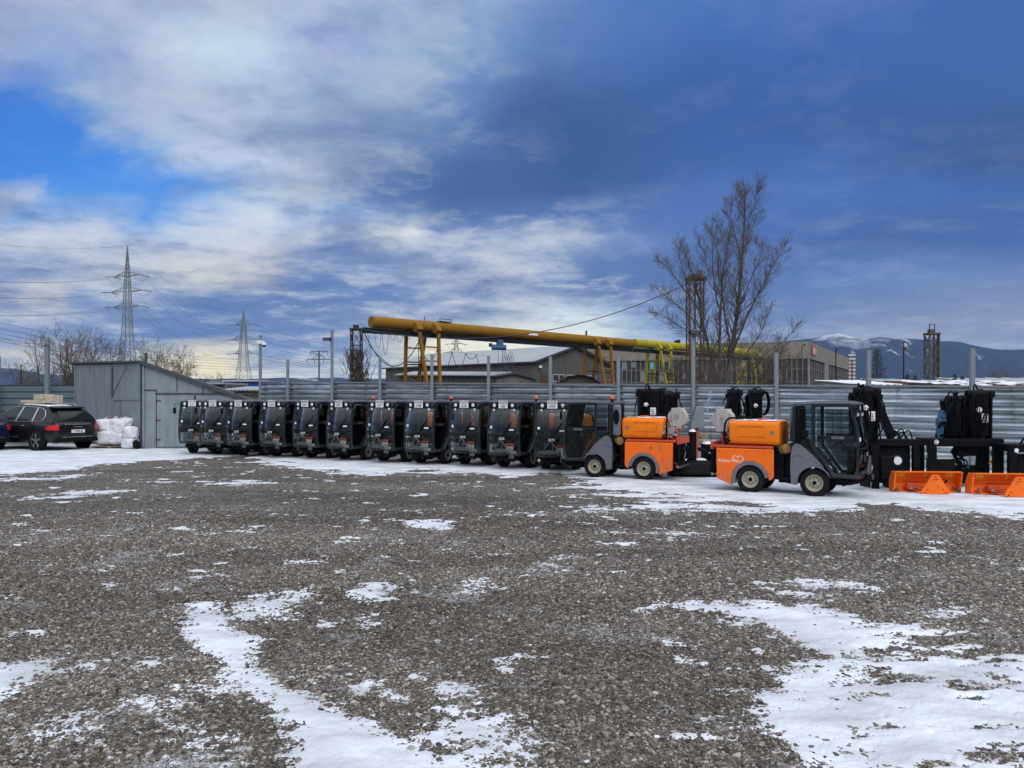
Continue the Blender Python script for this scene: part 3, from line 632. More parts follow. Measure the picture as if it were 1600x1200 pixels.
        b.build('side_reflector', M['steel'], o_)
    s = MB().box(XR - 0.60, XR + 0.46, -0.485, 0.485, 0.70, 0.905).box(XR + 0.10, XR + 0.45, -0.30, 0.30, 0.30, 0.70)
    s.cyl((XR, -0.36, WR), (XR, 0.36, WR), 0.07, n=12).box(XR - 0.55, XR + 0.4, -0.20, 0.20, 0.26, 0.45)
    s.build('chassis', M['blacksteel'], v, bevel=0.01)
    s = MB()
    s.box(XR - 0.78, XR + 0.46, 0.44, 0.52, 0.945, 0.995); s.box(XR - 0.78, XR + 0.46, -0.52, -0.44, 0.945, 0.995)
    for k in range(4): s.box(XR - 0.70 + k * 0.34, XR - 0.62 + k * 0.34, -0.438, 0.438, 0.95, 0.99)
    s.box(XR - 0.86, XR - 0.80, -0.50, 0.50, 0.90, 1.06)
    s.beam((XR - 0.50, 0.46, 1.0), (XR - 0.80, 0.30, 1.28), 0.05, 0.03)
    s.build('tank_cradle', M['redframe'], v, bevel=0.006)
    s = MB()
    tk = []
    for x, k in ((XR - 0.47, 0.90), (XR - 0.455, 0.96), (XR - 0.42, 0.99), (XR - 0.36, 1.0), (XR + 0.10, 1.0), (XR + 0.47, 1.0), (XR + 0.53, 0.985), (XR + 0.57, 0.95), (XR + 0.585, 0.89)):
        ring = []
        for i in range(32):
            a = 2 * math.pi * i / 32; c, q_ = math.cos(a), math.sin(a); e = 0.34
            ring.append((x, 0.49 * k * math.copysign(abs(c) ** e, c), 1.262 + 0.268 * k * math.copysign(abs(q_) ** e, q_)))
        tk.append(ring)
    s.loft(tk); to = s.build('water_tank', M['tank'], v)
    s = MB().cyl((XR + 0.15, 0, 1.50), (XR + 0.15, 0, 1.565), 0.12, 0.11, 20); s.build('tank_lid', M['redframe'], to, bevel=0.01)
    s = MB()
    g = 14
    vs = []; fs = []
    rr = random.Random(3)
    for j in range(g + 1):
        for i in range(g + 1):
            x = XR - 0.42 + 0.95 * i / g; y = -0.42 + 0.84 * j / g
            edge = min(i, g - i, j, g - j)
            vs.append((x, y, 1.526 + (0.008 + rr.uniform(-0.004, 0.005) if edge > 0 else -0.004)))
    for j in range(g):
        for i in range(g):
            if rr.random() < 0.30: continue
            a = j * (g + 1) + i; fs.append((a, a + 1, a + g + 2, a + g + 1))
    s.add(vs, fs); s.build('tank_snow', M['snow'], to, recalc=False)
    for sy in (-1, 1):
        b = MB(); yy = sy * 0.4905
        b.band([(XR - 0.28, 1.40), (XR + 0.28, 1.40)], 0.014, min(yy, yy + sy * 0.003), max(yy, yy + sy * 0.003))
        b.band([(XR - 0.27, 1.18), (XR + 0.28, 1.18)], 0.012, min(yy, yy + sy * 0.003), max(yy, yy + sy * 0.003)); b.build('worn_label_lines', M['redframe'], to)
        b = MB().box(XR + 0.40, XR + 0.47, min(yy, yy + sy * 0.004), max(yy, yy + sy * 0.004), 1.24, 1.32); b.build('tank_sticker', M['steel'], to)
    # ---- hose reel on the tail, pump, tail frame
    s = MB().cyl((XR - 0.70, 0.10, 1.52), (XR - 0.70, -0.14, 1.52), 0.235, n=28); s.box(XR - 0.83, XR - 0.57, 0.102, 0.135, 1.26, 1.76); s.box(XR - 0.83, XR - 0.57, -0.18, -0.142, 1.26, 1.76)
    ro = s.build('hose_reel', M['reel'], v, bevel=0.012)
    s = MB().cyl((XR - 0.70, 0.135, 1.56), (XR - 0.70, 0.15, 1.56), 0.06, n=20).cyl((XR - 0.70, -0.18, 1.56), (XR - 0.70, -0.215, 1.56), 0.03, n=12).beam((XR - 0.70, -0.21, 1.55), (XR - 0.62, -0.22, 1.40), 0.02, 0.015)
    s.build('reel_hub', M['alu'], ro)
    s = MB().box(XR - 0.74, XR - 0.67, -0.05, 0.03, 1.0, 1.28); s.build('reel_post', M['redframe'], ro)
    s = MB(); rr = random.Random(5)
    s.cyl((XR - 0.62, 0.30, 1.22), (XR - 0.62, 0.44, 1.22), 0.11, 0.09, 16)
    for k in range(16):
        a = rr.random() * 6.3; c = (XR - 0.62 + 0.15 * math.cos(a), 0.36 + rr.uniform(-0.1, 0.08), 1.22 + 0.15 * math.sin(a))
        e = Vector((rr.uniform(-1, 1), rr.uniform(-1, 1), rr.uniform(-1, 1))).normalized() * 0.06
        s.cyl(Vector(c) - e, Vector(c) + e, rr.uniform(0.015, 0.035), n=8)
    s.build('pump', M['alu'], v)
    s = MB(); s.box(XR - 0.90, XR - 0.79, -0.42, 0.42, 0.40, 0.46)
    s.box(XR - 0.77, XR - 0.62, -0.30, 0.30, 0.46, 0.90)
    for sy in (-1, 1): s.box(XR - 0.86, XR - 0.81, sy * 0.45 - 0.03, sy * 0.45 + 0.03, 0.40, 0.895)
    for k in range(16):
        y = rr.uniform(-0.45, 0.45); s.hose([(XR - 0.74, y, 0.92), (XR - 0.84, y + rr.uniform(-.1, .1), 0.75), (XR - 0.80, y + rr.uniform(-.1, .1), 0.55), (XR - 0.74, y, 0.45)], 0.012, 5)
    for sy in (-0.48, 0.48): s.hose([(XR - 0.44, sy, 1.10), (XR - 0.54, sy * 1.02, 1.02), (XR - 0.55, sy * 1.02, 1.38), (XR - 0.50, sy * 0.7, 1.56), (XR - 0.2, sy * 0.5, 1.57)], 0.022, 7)
    s.build('tail_hoses', M['hose'], v)
    s = MB().cyl((XR - 0.82, 0.50, 0.36), (XR - 0.82, -0.50, 0.36), 0.03, n=10); s.build('tail_bar', M['steel'], v)
    return v

def beacon_for(v):
    b = MB().cyl((-0.42, 0.40, 1.90), (-0.42, 0.40, 1.975), 0.035, 0.045, 14); bo = b.build('beacon_base', M['black'], v)
    b = MB().cyl((-0.42, 0.40, 1.977), (-0.42, 0.40, 2.04), 0.055, 0.05, 18).sphere((-0.42, 0.40, 2.04), (0.05, 0.05, 0.03), 16, 8); b.build('beacon_lens', M['beacon'], bo)
def plate_for(v, rows_):
    p_ = MB().box(FX(0.962), FX(0.962) + 0.008, -0.15, 0.15, 1.715, 1.925); po = p_.build('number_plate', M['plate'], v, bevel=0.003)
    for t, z in zip(rows_, (1.868, 1.772)):
        text_mesh('plate_lettering', t, 0.108, M['ink'], po, (FX(0.962) + 0.0102, 0, z), (R(90), 0, R(90)), bold=0.0008, extrude=0.001, sx=0.88)

proto = make_vehicle()
def FX(x): return x if x < 0.3 else 0.3 + (x - 0.3) * 0.80
seen_me = set()
def squeeze(o_):
    for c_ in o_.children:
        if 'lettering' in c_.name: c_.location.x = FX(c_.location.x)
        elif c_.location.length < 1e-6 and c_.data.name not in seen_me:
            seen_me.add(c_.data.name)
            for v_ in c_.data.vertices: v_.co.x = FX(v_.co.x)
        squeeze(c_)
squeeze(proto)
row = [ # plate x (photo), base y of its right front wheel, heading (deg from facing the viewer, towards the left), letters, beacon
 (300, 708.0, 4, 'GYZ', 0, 'pale paper behind its windscreen'), (332, 709.5, 10, 'GZN', 0, ''), (372, 711.5, 20, 'GZK', 0, ''), (424, 713.0, 22, 'GYN', 0, ''),
 (476, 715.0, 23, 'GYH', 0, ''), (529, 717.5, 25, 'GYD', 1, ''), (593, 720.5, 24, 'GYF', 0, ''), (654, 723.5, 25, 'GYM', 1, ''),
 (725, 725.5, 24, 'GZA', 0, ''), (786, 729.5, 27, 'GZJ', 1, ''), (863, 733.0, 18, 'GYE', 0, '')]
SC = 0.975
vehicles = []
for i, (px, by, th, let, bea, extra) in enumerate(row):
    v = proto if i == 0 else copy_tree(vehicles[0])
    vehicles.append(v)
rj = random.Random(2)
for i, (px, by, th, let, bea, extra) in enumerate(row):
    v = vehicles[i]; th = th + 1.5 + rj.uniform(-3, 3)
    h = Vector((-math.sin(R(th)), -math.cos(R(th)))); lf = Vector((-h.y, h.x))
    Dw = H * F / (by - HY)
    oy = Dw + lf.y * 0.46 * SC          # right wheel = origin - left*0.46
    # plate screen x fixes the lateral place
    yy = oy + h.y * 0.835 * SC
    ox = (px - 800) / F * yy - h.x * 0.835 * SC
    v.location = (ox, oy, 0); v.rotation_euler = (0, 0, math.atan2(h.y, h.x)); v.scale = (SC, SC * 0.96, SC)
    v['category'] = 'municipal vehicle'; v['group'] = 'municipal vehicles parked in a row facing the yard'
    bt = ' and an orange beacon on its roof' if bea else ''
    v['label'] = f'dark cab municipal vehicle with front plate WX70 {let}' + bt
for i, (px, by, th, let, bea, extra) in enumerate(row):
    plate_for(vehicles[i], ('WX70', let))
    if bea: beacon_for(vehicles[i])
def side_vehicle(name_label, near_wheel, rot, near_side):
    v = copy_tree(proto)
    for ch in list(v.children):
        if ch.name.startswith(('number_plate', 'beacon')):
            for g_ in list(ch.children): bpy.data.objects.remove(g_)
            bpy.data.objects.remove(ch)
    lf = Vector((-math.sin(R(rot)), math.cos(R(rot))))
    o = Vector(near_wheel) - lf * near_side * 0.46 * SC
    v.location = (o.x, o.y, 0); v.rotation_euler = (0, 0, R(rot)); v.scale = (SC, SC * 0.94, SC)
    v['label'] = name_label; v['group'] = 'orange bodied municipal vehicles seen from the side'
    return v
D = H * F / (746.5 - HY)
v12 = side_vehicle('orange and grey municipal vehicle seen side on, cab pointing left with orange beacon', (GX(930, D), D), 152, 1)
beacon_for(v12)
D = H * F / (776.5 - HY)
v13 = side_vehicle('orange and grey municipal vehicle with white heart logo, cab pointing right', (GX(1273, D), D), -32, -1)
# lettering and heart on the right-hand body panel of the last one
pan = [c for c in v13.children if c.name.startswith('body_panel')][1]
for c in v13.children:
    if c.name.startswith('body_panel'):
        if sum(v_.co.y for v_ in c.data.vertices) < 0: pan = c
text_mesh('side_lettering', 'Ringhaus Müller', 0.080, M['white'], pan, (XR - 0.435, -0.5565, 0.665), (R(90), 0, 0), bold=0.0, extrude=0.001, sx=0.92)
hc = MB(); pts = []
for i in range(27):
    t = -math.pi * 0.90 + (math.pi * 2 * 0.90 - 0.25) * i / 26
    xx = 16 * math.sin(t) ** 3; zz_ = 13 * math.cos(t) - 5 * math.cos(2 * t) - 2 * math.cos(3 * t) - math.cos(4 * t)
    pts.append((XR - 0.24 + xx * 0.0068 - zz_ * 0.0016, 0.70 + zz_ * 0.0062))
hc.band(pts[3:], 0.011, -0.560, -0.556); hc.build('heart_emblem', M['white'], pan)
for c in list(pan.children):
    if c.name.startswith('side_reflector'): bpy.data.objects.remove(c)
slat = [c for c in v13.children if c.name.startswith('tank_cradle')][0]
# ================================================================ black crane and mower attachments
def hose_loop(mb, a, b, up, r=0.02, n=14, side=0.0):
    a, b = Vector(a), Vector(b); pts = []
    for i in range(n + 1):
        t = i / n; p = a.lerp(b, t); k = math.sin(math.pi * t)
        pts.append(p + Vector((side * k, 0, up * k)))
    mb.tube(pts, r, 6)
def folded_arm(root, x, y, z0, z1, w=0.42, d=0.5, seed=1, light=True, logo=True, lean=0.1):
    """folded hydraulic boom: two parallel box sections, cylinder, pivot head, hose bundle"""
    rr = random.Random(seed); h = z1 - z0
    s = MB()
    s.xprism([(y - d / 2, z0), (y - d / 2 + 0.22, z0), (y - d / 2 + 0.26, z1 - 0.10), (y - d / 2 + 0.20, z1), (y - d / 2 - 0.02, z1 - 0.02)], x - w / 2, x - w / 2 + 0.05)
    s.xprism([(y - d / 2, z0), (y - d / 2 + 0.22, z0), (y - d / 2 + 0.26, z1 - 0.10), (y - d / 2 + 0.20, z1), (y - d / 2 - 0.02, z1 - 0.02)], x + w / 2 - 0.05, x + w / 2)
    s.prism([(x - w / 2 + 0.05, z0 + 0.05), (x + w / 2 - 0.05, z0 + 0.05), (x + w / 2 - 0.05, z1 - 0.12), (x - w / 2 + 0.05, z1 - 0.12)], y - d / 2 + 0.03, y - d / 2 + 0.19)
    ao = s.build('boom_arm', M['blacksteel'], root, bevel=0.015)
    s = MB().beam((x + w * 0.30, y + 0.12, z0 - 0.05), (x + w * 0.30 + lean, y + 0.16, z1 - 0.08), 0.16, 0.18)
    s.beam((x - w * 0.28, y + 0.18, z0), (x - w * 0.28 - lean * 0.5, y + 0.14, z1 - 0.15), 0.13, 0.16); s.build('second_boom', M['blacksteel'], root, bevel=0.015)
    s = MB().cyl((x - w / 2 - 0.05, y - d / 2 + 0.10, z1 - 0.08), (x + w / 2 + 0.07, y - d / 2 + 0.10, z1 - 0.08), 0.085, n=18)
    s.cyl((x - w / 2 - 0.02, y + 0.14, z1 - 0.16), (x + w / 2 + 0.05, y + 0.14, z1 - 0.16), 0.06, n=14); s.build('pivot_head', M['black'], ao)
    s = MB().cyl((x, y, z0 + 0.05), (x + 0.02, y - 0.02, z0 + h * 0.55), 0.05, n=12); s.build('cylinder_barrel', M['blacksteel'], root)
    s = MB().cyl((x + 0.02, y - 0.02, z0 + h * 0.55), (x + 0.03, y - 0.03, z1 - 0.12), 0.022, n=8); s.build('cylinder_rod', M['steel'], root)
    s = MB()
    for k in range(7):
        a = (x + rr.uniform(-w / 2, w / 2), y - d / 2 + rr.uniform(-0.06, 0.1), z1 - rr.uniform(0.05, 0.28))
        b = (x + rr.uniform(-w / 2, w / 2 + 0.05), y + rr.uniform(0, 0.25), z1 - rr.uniform(0.1, 0.3))
        hose_loop(s, a, b, rr.uniform(0.12, 0.24), 0.016, side=rr.uniform(-0.08, 0.08))
    for k in range(6):
        xx = x + rr.uniform(-w / 2 - 0.03, w / 2 + 0.05); sg = 1 if rr.random() > 0.5 else -1
        s.hose([(xx, y - d / 2 - 0.02, z1 - 0.15), (xx + sg * rr.uniform(0.03, 0.12), y - d / 2 - 0.07, z1 - h * 0.35), (xx + sg * rr.uniform(0, .1), y - d / 2 - 0.06, z1 - h * 0.65), (xx - 0.05 * sg, y - d / 2, z0 + 0.05)], 0.015, 6)
    s.build('boom_hoses', M['hose'], root)
    if light:
        s = MB().cyl((x - w * 0.22, y - d / 2 - 0.045, z1 - 0.42), (x - w * 0.22, y - d / 2 - 0.08, z1 - 0.42), 0.055, n=20); s.build('round_reflector', M['plate'], ao)
    if logo:
        s = MB().box(x - 0.02, x + 0.13, y - d / 2 - 0.025, y - d / 2 - 0.01, z1 - 0.70, z1 - 0.50); lo_ = s.build('logo_plate', M['plate'], ao)
        s = MB().band(arc(x + 0.052, z1 - 0.585, 0.036, 40, 330, 14) + [(x + 0.055, z1 - 0.588)], 0.014, y - d / 2 - 0.030, y - d / 2 - 0.0255)
        s.box(x + 0.0, x + 0.11, y - d / 2 - 0.029, y - d / 2 - 0.0255, z1 - 0.675, z1 - 0.655); s.build('logo_mark', M['ink'], lo_)
def portal(root, w, h, t=0.16, d=0.55, solid=False, window=None):
    s = MB()
    s.box(-w / 2, -w / 2 + t, -d / 2, -d / 2 + 0.10, 0.0, h - t); s.box(w / 2 - t, w / 2, -d / 2, -d / 2 + 0.10, 0.0, h - t)
    s.box(-w / 2, w / 2, -d / 2, -d / 2 + 0.10, h - t, h)
    s.box(-w / 2, -w / 2 + t, d / 2 - 0.1, d / 2, 0, h - t); s.box(w / 2 - t, w / 2, d / 2 - 0.1, d / 2, 0, h - t); s.box(-w / 2, w / 2, d / 2 - 0.1, d / 2, h - t, h)
    s.box(-w / 2 + 0.01, -w / 2 + t - 0.01, -d / 2 + 0.1, d / 2 - 0.1, h - t + 0.01, h - 0.01); s.box(w / 2 - t + 0.01, w / 2 - 0.01, -d / 2 + 0.1, d / 2 - 0.1, h - t + 0.01, h - 0.01)
    s.box(-w / 2, w / 2, -d / 2 + 0.103, d / 2 - 0.103, h - 0.06, h + 0.004)
    return s.build('support_frame', M['blacksteel'], root, bevel=0.012)
def snowcap(root, x0, x1, y0, y1, z, t=0.03, seed=1):
    rr = random.Random(seed); n = max(4, int((x1 - x0) / 0.05)); m = max(3, int((y1 - y0) / 0.05)); vs = []; fs = []
    for j in range(m + 1):
        for i in range(n + 1):
            e = min(i, n - i, j, m - j); jx = rr.uniform(-0.012, 0.012)
            vs.append((x0 + (x1 - x0) * i / n + jx, y0 + (y1 - y0) * j / m + jx, z + (0.0 if e == 0 else t * rr.uniform(0.7, 1.15))))
    for j in range(m):
        for i in range(n): a = j * (n + 1) + i; fs.append((a, a + 1, a + n + 2, a + n + 1))
    return MB().add(vs, fs).build('snow_cover', M['snow'], root, recalc=False)

G_BOOM = 'black boom attachments parked along the fence'
# E1: beside the right-facing cab
D1 = 16.6
def place(px, D): return (GX(px, D), D, 0)
e = thing('boom_mower_attachment', 'black folded boom on a closed black box frame, beside the right pointing cab', 'boom attachment', place(1392, D1), 0, G_BOOM)
portal(e, 1.0, 1.07, 0.14, 0.5)
s = MB().box(-0.40, 0.36, -0.12, 0.20, 0.12, 0.92).box(-0.36, -0.05, -0.30, -0.12, 0.22, 0.72).box(-0.1, 0.36, -0.24, 0.2, 0.02, 0.30); s.build('hydraulic_unit', M['black'], e, bevel=0.03)
s = MB().cyl((0.0, -0.27, 0.62), (0.0, -0.30, 0.62), 0.085, n=12); s.build('hexagonal_reflector', M['plate'], e)
s = MB().cyl((0.0, -0.262, 0.62), (0.0, -0.272, 0.62), 0.11, n=24); s.build('reflector_ring', M['blue'], e)
folded_arm(e, -0.62, -0.05, 1.0, 2.17, 0.42, 0.5, 4)
s = MB().beam((-0.36, 0.0, 1.95), (0.02, 0.0, 1.10), 0.16, 0.16).beam((-0.5, 0.1, 1.15), (-0.25, 0.1, 2.05), 0.2, 0.2); s.build('leaning_boom', M['blacksteel'], e, bevel=0.015)
s = MB()
for k in range(5): hose_loop(s, (-0.12 + k * 0.07, -0.12 + 0.04 * (k % 3), 1.07), (0.14 + k * 0.07, -0.08 + 0.05 * (k % 2), 1.07), 0.15 + 0.03 * (k % 3), 0.015, side=0.04 * (-1) ** k)
s.build('coiled_hoses', M['hose'], e)
s = MB().beam((-0.78, -0.45, 0.1), (-0.72, -0.30, 1.2), 0.14, 0.14).beam((-0.80, -0.40, 0.2), (-0.50, -0.35, 0.35), 0.12, 0.14); s.build('lower_link', M['blacksteel'], e, bevel=0.01)
# E2: open portal with boom on top
D2 = 16.9
e = thing('boom_mower_attachment', 'black folded boom standing on an open portal frame with blue pump beside it', 'boom attachment', place(1498, D2), 0, G_BOOM)
portal(e, 1.62, 1.07, 0.17, 0.6)
folded_arm(e, 0.36, 0.0, 1.07, 2.12, 0.46, 0.5, 8)
folded_arm(e, -0.12, 0.05, 1.07, 2.0, 0.30, 0.5, 9, light=False, logo=False, lean=-0.05)
s = MB().beam((-0.44, 0.0, 1.08), (-0.40, 0.0, 1.34), 0.10, 0.12).beam((-0.40, 0.02, 1.33), (-0.30, 0.05, 1.66), 0.13, 0.15).cyl((-0.47, 0.0, 1.44), (-0.30, 0.0, 1.44), 0.075, n=14).cyl((-0.36, -0.08, 1.55), (-0.36, 0.1, 1.55), 0.05, n=10); s.build('blue_pump', M['blue'], e)
s = MB().hose([(-0.50, -0.1, 1.3), (-0.42, -0.12, 1.42), (-0.25, -0.1, 1.40), (-0.2, 0, 1.6)], 0.03, 7).tube([(-0.52, 0, 1.12), (-0.3, -0.08, 1.14), (-0.2, 0, 1.3)], 0.03, 7); s.build('pump_hoses', M['hose'], e)
s = MB().box(-0.62, -0.14, -0.12, 0.20, 0.06, 0.62).box(-0.12, 0.62, 0.0, 0.26, 0.06, 0.46).beam((-0.1, 0.1, 0.80), (0.10, 0.05, 0.4), 0.07, 0.07).box(-0.05, 0.35, -0.1, 0.15, 0.68, 0.92).beam((0.5, 0.05, 0.9), (0.45, 0.05, 0.4), 0.10, 0.10); s.build('hydraulic_unit', M['black'], e, bevel=0.02)
snowcap(e, -0.62, -0.18, -0.12, 0.20, 0.62, 0.03, 2)
s = MB().sphere((0.15, 0.1, 0.42), (0.14, 0.14, 0.07)); s.build('blue_bowl', M['blue'], e)
s = MB().tube([(-0.84, 0.30, 0.1), (-0.84, 0.30, 0.92), (-0.55, 0.30, 0.92), (-0.52, 0.30, 0.72)], 0.025, 8); s.build('yellow_handle', M['limepaint'], e)
s = MB().cyl((-0.66, -0.305, 1.0), (-0.66, -0.312, 1.0), 0.05, n=18); lo_ = s.build('round_logo_sticker', M['plate'], e)
s = MB().band(arc(-0.66, 1.0, 0.028, 40, 330, 10), 0.012, -0.316, -0.312); s.build('logo_mark', M['ink'], lo_)
s = MB().box(0.50, 0.60, -0.309, -0.301, 0.70, 0.82); s.build('rating_plate', M['steel'], e)
s = MB().prism([(0.47, 0.53), (0.57, 0.53), (0.52, 0.63)], -0.309, -0.301); tr = s.build('warning_triangle', M['yellow'], e)
s = MB().prism([(0.495, 0.55), (0.545, 0.55), (0.52, 0.60)], -0.312, -0.309); s.build('warning_mark', M['ink'], tr)
s = MB()
for k in range(5): s.hose([(-0.2 + .14 * k, -0.1, 0.1), (-0.1 + .11 * k, -0.22, 0.3), (0.1 - 0.05 * k, -0.15 + 0.03 * k, 0.55), (-0.15 + 0.13 * k, 0.0, 0.80), (0.2 - 0.05 * k, 0.1, 0.95)], 0.016, 6)
s.build('feed_hoses', M['hose'], e)
# E3: partly out of the frame
e = thing('boom_mower_attachment', 'black box frame with round sticker and yellow label, cut off at the right edge', 'boom attachment', place(1622, 16.3), 0, G_BOOM)
portal(e, 1.6, 0.98, 0.16, 0.6)
s = MB().box(-0.50, 0.5, -0.1, 0.2, 0.05, 0.75); s.build('hydraulic_unit', M['black'], e, bevel=0.02)
s = MB().cyl((-0.66, -0.305, 0.86), (-0.66, -0.312, 0.86), 0.045, n=18); s.build('round_logo_sticker', M['plate'], e)
s = MB().box(-0.30, -0.16, -0.309, -0.301, 0.86, 0.94); s.build('yellow_label', M['yellow'], e)
folded_arm(e, 0.55, 0.0, 0.98, 1.9, 0.4, 0.5, 19)
s = MB()
for k in range(4): hose_loop(s, (-0.45 + k * 0.1, -0.1, 0.98), (0.1 + k * 0.08, 0.0, 0.98), 0.22 + 0.03 * k, 0.02)
s.build('coiled_hoses', M['hose'], e)
# behind the two orange machines
for px, D_, z1, w, lbl, sd, wide in ((1014, 20.6, 2.20, 0.62, 'black folded boom head behind the orange tank, the left of the two taller ones', 21, 1),
                                    (1041, 20.9, 2.10, 0.50, 'black folded boom head with sagging top, right above the grey pump', 22, 1),
                                    (1145, 20.4, 2.17, 0.26, 'black leaning boom behind the heart logo vehicle, beside the grey hose reel', 23, 0),
                                    (1178, 20.8, 2.17, 0.28, 'black boom with ring of hoses and round white reflector behind the orange tank', 24, 0)):
    e = thing('boom_mower_attachment', lbl, 'boom attachment', place(px, D_), 0, G_BOOM)
    s = MB().box(-w * 0.55, w * 0.55, -0.2, 0.3, 0.0, 0.9); s.build('support_frame', M['blacksteel'], e, bevel=0.02)
    folded_arm(e, 0, 0, 0.9, z1, w, 0.55, sd, light=(sd in (21, 24)), logo=(sd in (21,)), lean=-0.1 if sd == 23 else 0.08)
    if wide:
        s = MB().box(-w / 2 + 0.04, w / 2 - 0.04, -0.25, 0.1, 1.3, z1 - 0.06); s.beam((w * 0.2, -0.1, z1 - 0.03), (w / 2 + 0.12, -0.1, z1 + 0.0), 0.2, 0.06); s.build('head_cover', M['blacksteel'], e, bevel=0.03)
    if sd == 24:
        s = MB()
        for k in range(5): s.lathe((0.20 + 0.0 * k, -0.30 + 0.05 * k, z1 - 0.36), (0, 1, 0.1), [(0.30 + 0.0 * k, 0), (0.33, 0.0), (0.33, 0.03), (0.30, 0.03)], 22)
        for vtx in range(len(s.v)): x_, y_, z_ = s.v[vtx]; s.v[vtx] = (0.20 + (x_ - 0.20) * 0.45, y_, z_)
        s.build('hose_ring', M['hose'], e)
    if sd == 23:
        s = MB().beam((-0.25, -0.2, 1.55), (0.05, -0.1, z1 - 0.02), 0.12, 0.12); hose_loop(s, (-0.3, -0.1, 1.8), (0.1, 0, z1 - 0.05), 0.15, 0.015); s.build('short_link', M['blacksteel'], e)

# low dark mower decks with snow between the two orange machines
DM = 19.2
e = thing('mower_deck', 'low black mower deck with snow on top and upright post, between the two orange vehicles', 'mower deck', place(1101, DM), 0, 'black mower decks parked along the fence')
s = MB().box(-0.95, 0.55, -0.35, 0.45, 0.06, 0.42).xprism([(-0.5, 0.08), (-0.36, 0.08), (-0.36, 0.40), (-0.42, 0.36)], -0.9, 0.5); s.build('deck_housing', M['blacksteel'], e, bevel=0.03)
s = MB().box(-0.42, -0.26, -0.25, -0.05, 0.42, 1.12); s.build('upright_post', M['blacksteel'], e, bevel=0.02)
snowcap(e, -0.42, -0.26, -0.25, -0.05, 1.12, 0.05, 4); snowcap(e, -0.85, -0.45, -0.3, 0.1, 0.42, 0.04, 5); snowcap(e, -0.25, 0.0, -0.3, 0.0, 0.42, 0.04, 6)
s = MB().beam((-0.2, -0.1, 0.70), (0.5, -0.2, 0.42), 0.10, 0.08).cyl((0.30, -0.3, 0.4), (0.30, -0.1, 0.4), 0.14, n=14).box(0.0, 0.5, 0.0, 0.4, 0.42, 0.80); s.build('lift_arm', M['black'], e, bevel=0.02)
snowcap(e, 0.0, 0.5, 0.0, 0.4, 0.80, 0.05, 7)
s = MB().beam((0.05, -0.3, 0.60), (0.55, -0.25, 0.50), 0.16, 0.02); s.build('snow_ridge', M['snow'], e)
s = MB().tube([(0.02, 0.3, 0.5), (0.02, 0.3, 1.0), (-0.08, 0.3, 1.08)], 0.018, 6).tube([(0.10, 0.3, 0.5), (0.10, 0.3, 1.0), (0.2, 0.3, 1.08)], 0.018, 6); s.build('yellow_handle', M['limepaint'], e)
e = thing('control_cabinet', 'pale grey sloping cabinet on a post against the fence between the vehicles', 'cabinet', place(1089, 20.5), 0)
s = MB().prism([(-0.22, 1.16), (0.16, 1.16), (0.16, 1.72), (-0.04, 1.72)], -0.12, 0.12); s.build('cabinet_box', M['galv_post'], e, bevel=0.012)
s = MB().cyl((0, 0, 0), (0, 0, 1.16), 0.04, n=10); s.build('cabinet_post', M['redframe'], e)
s = MB().hose([(0.15, -0.1, 1.70), (0.35, -0.15, 2.0), (0.30, -0.15, 2.1), (0.25, -0.15, 1.5), (0.55, -0.2, 1.35)], 0.012, 6); s.build('air_hose', mat('pale_blue_hose', (0.25, 0.42, 0.48), 0.5), e)

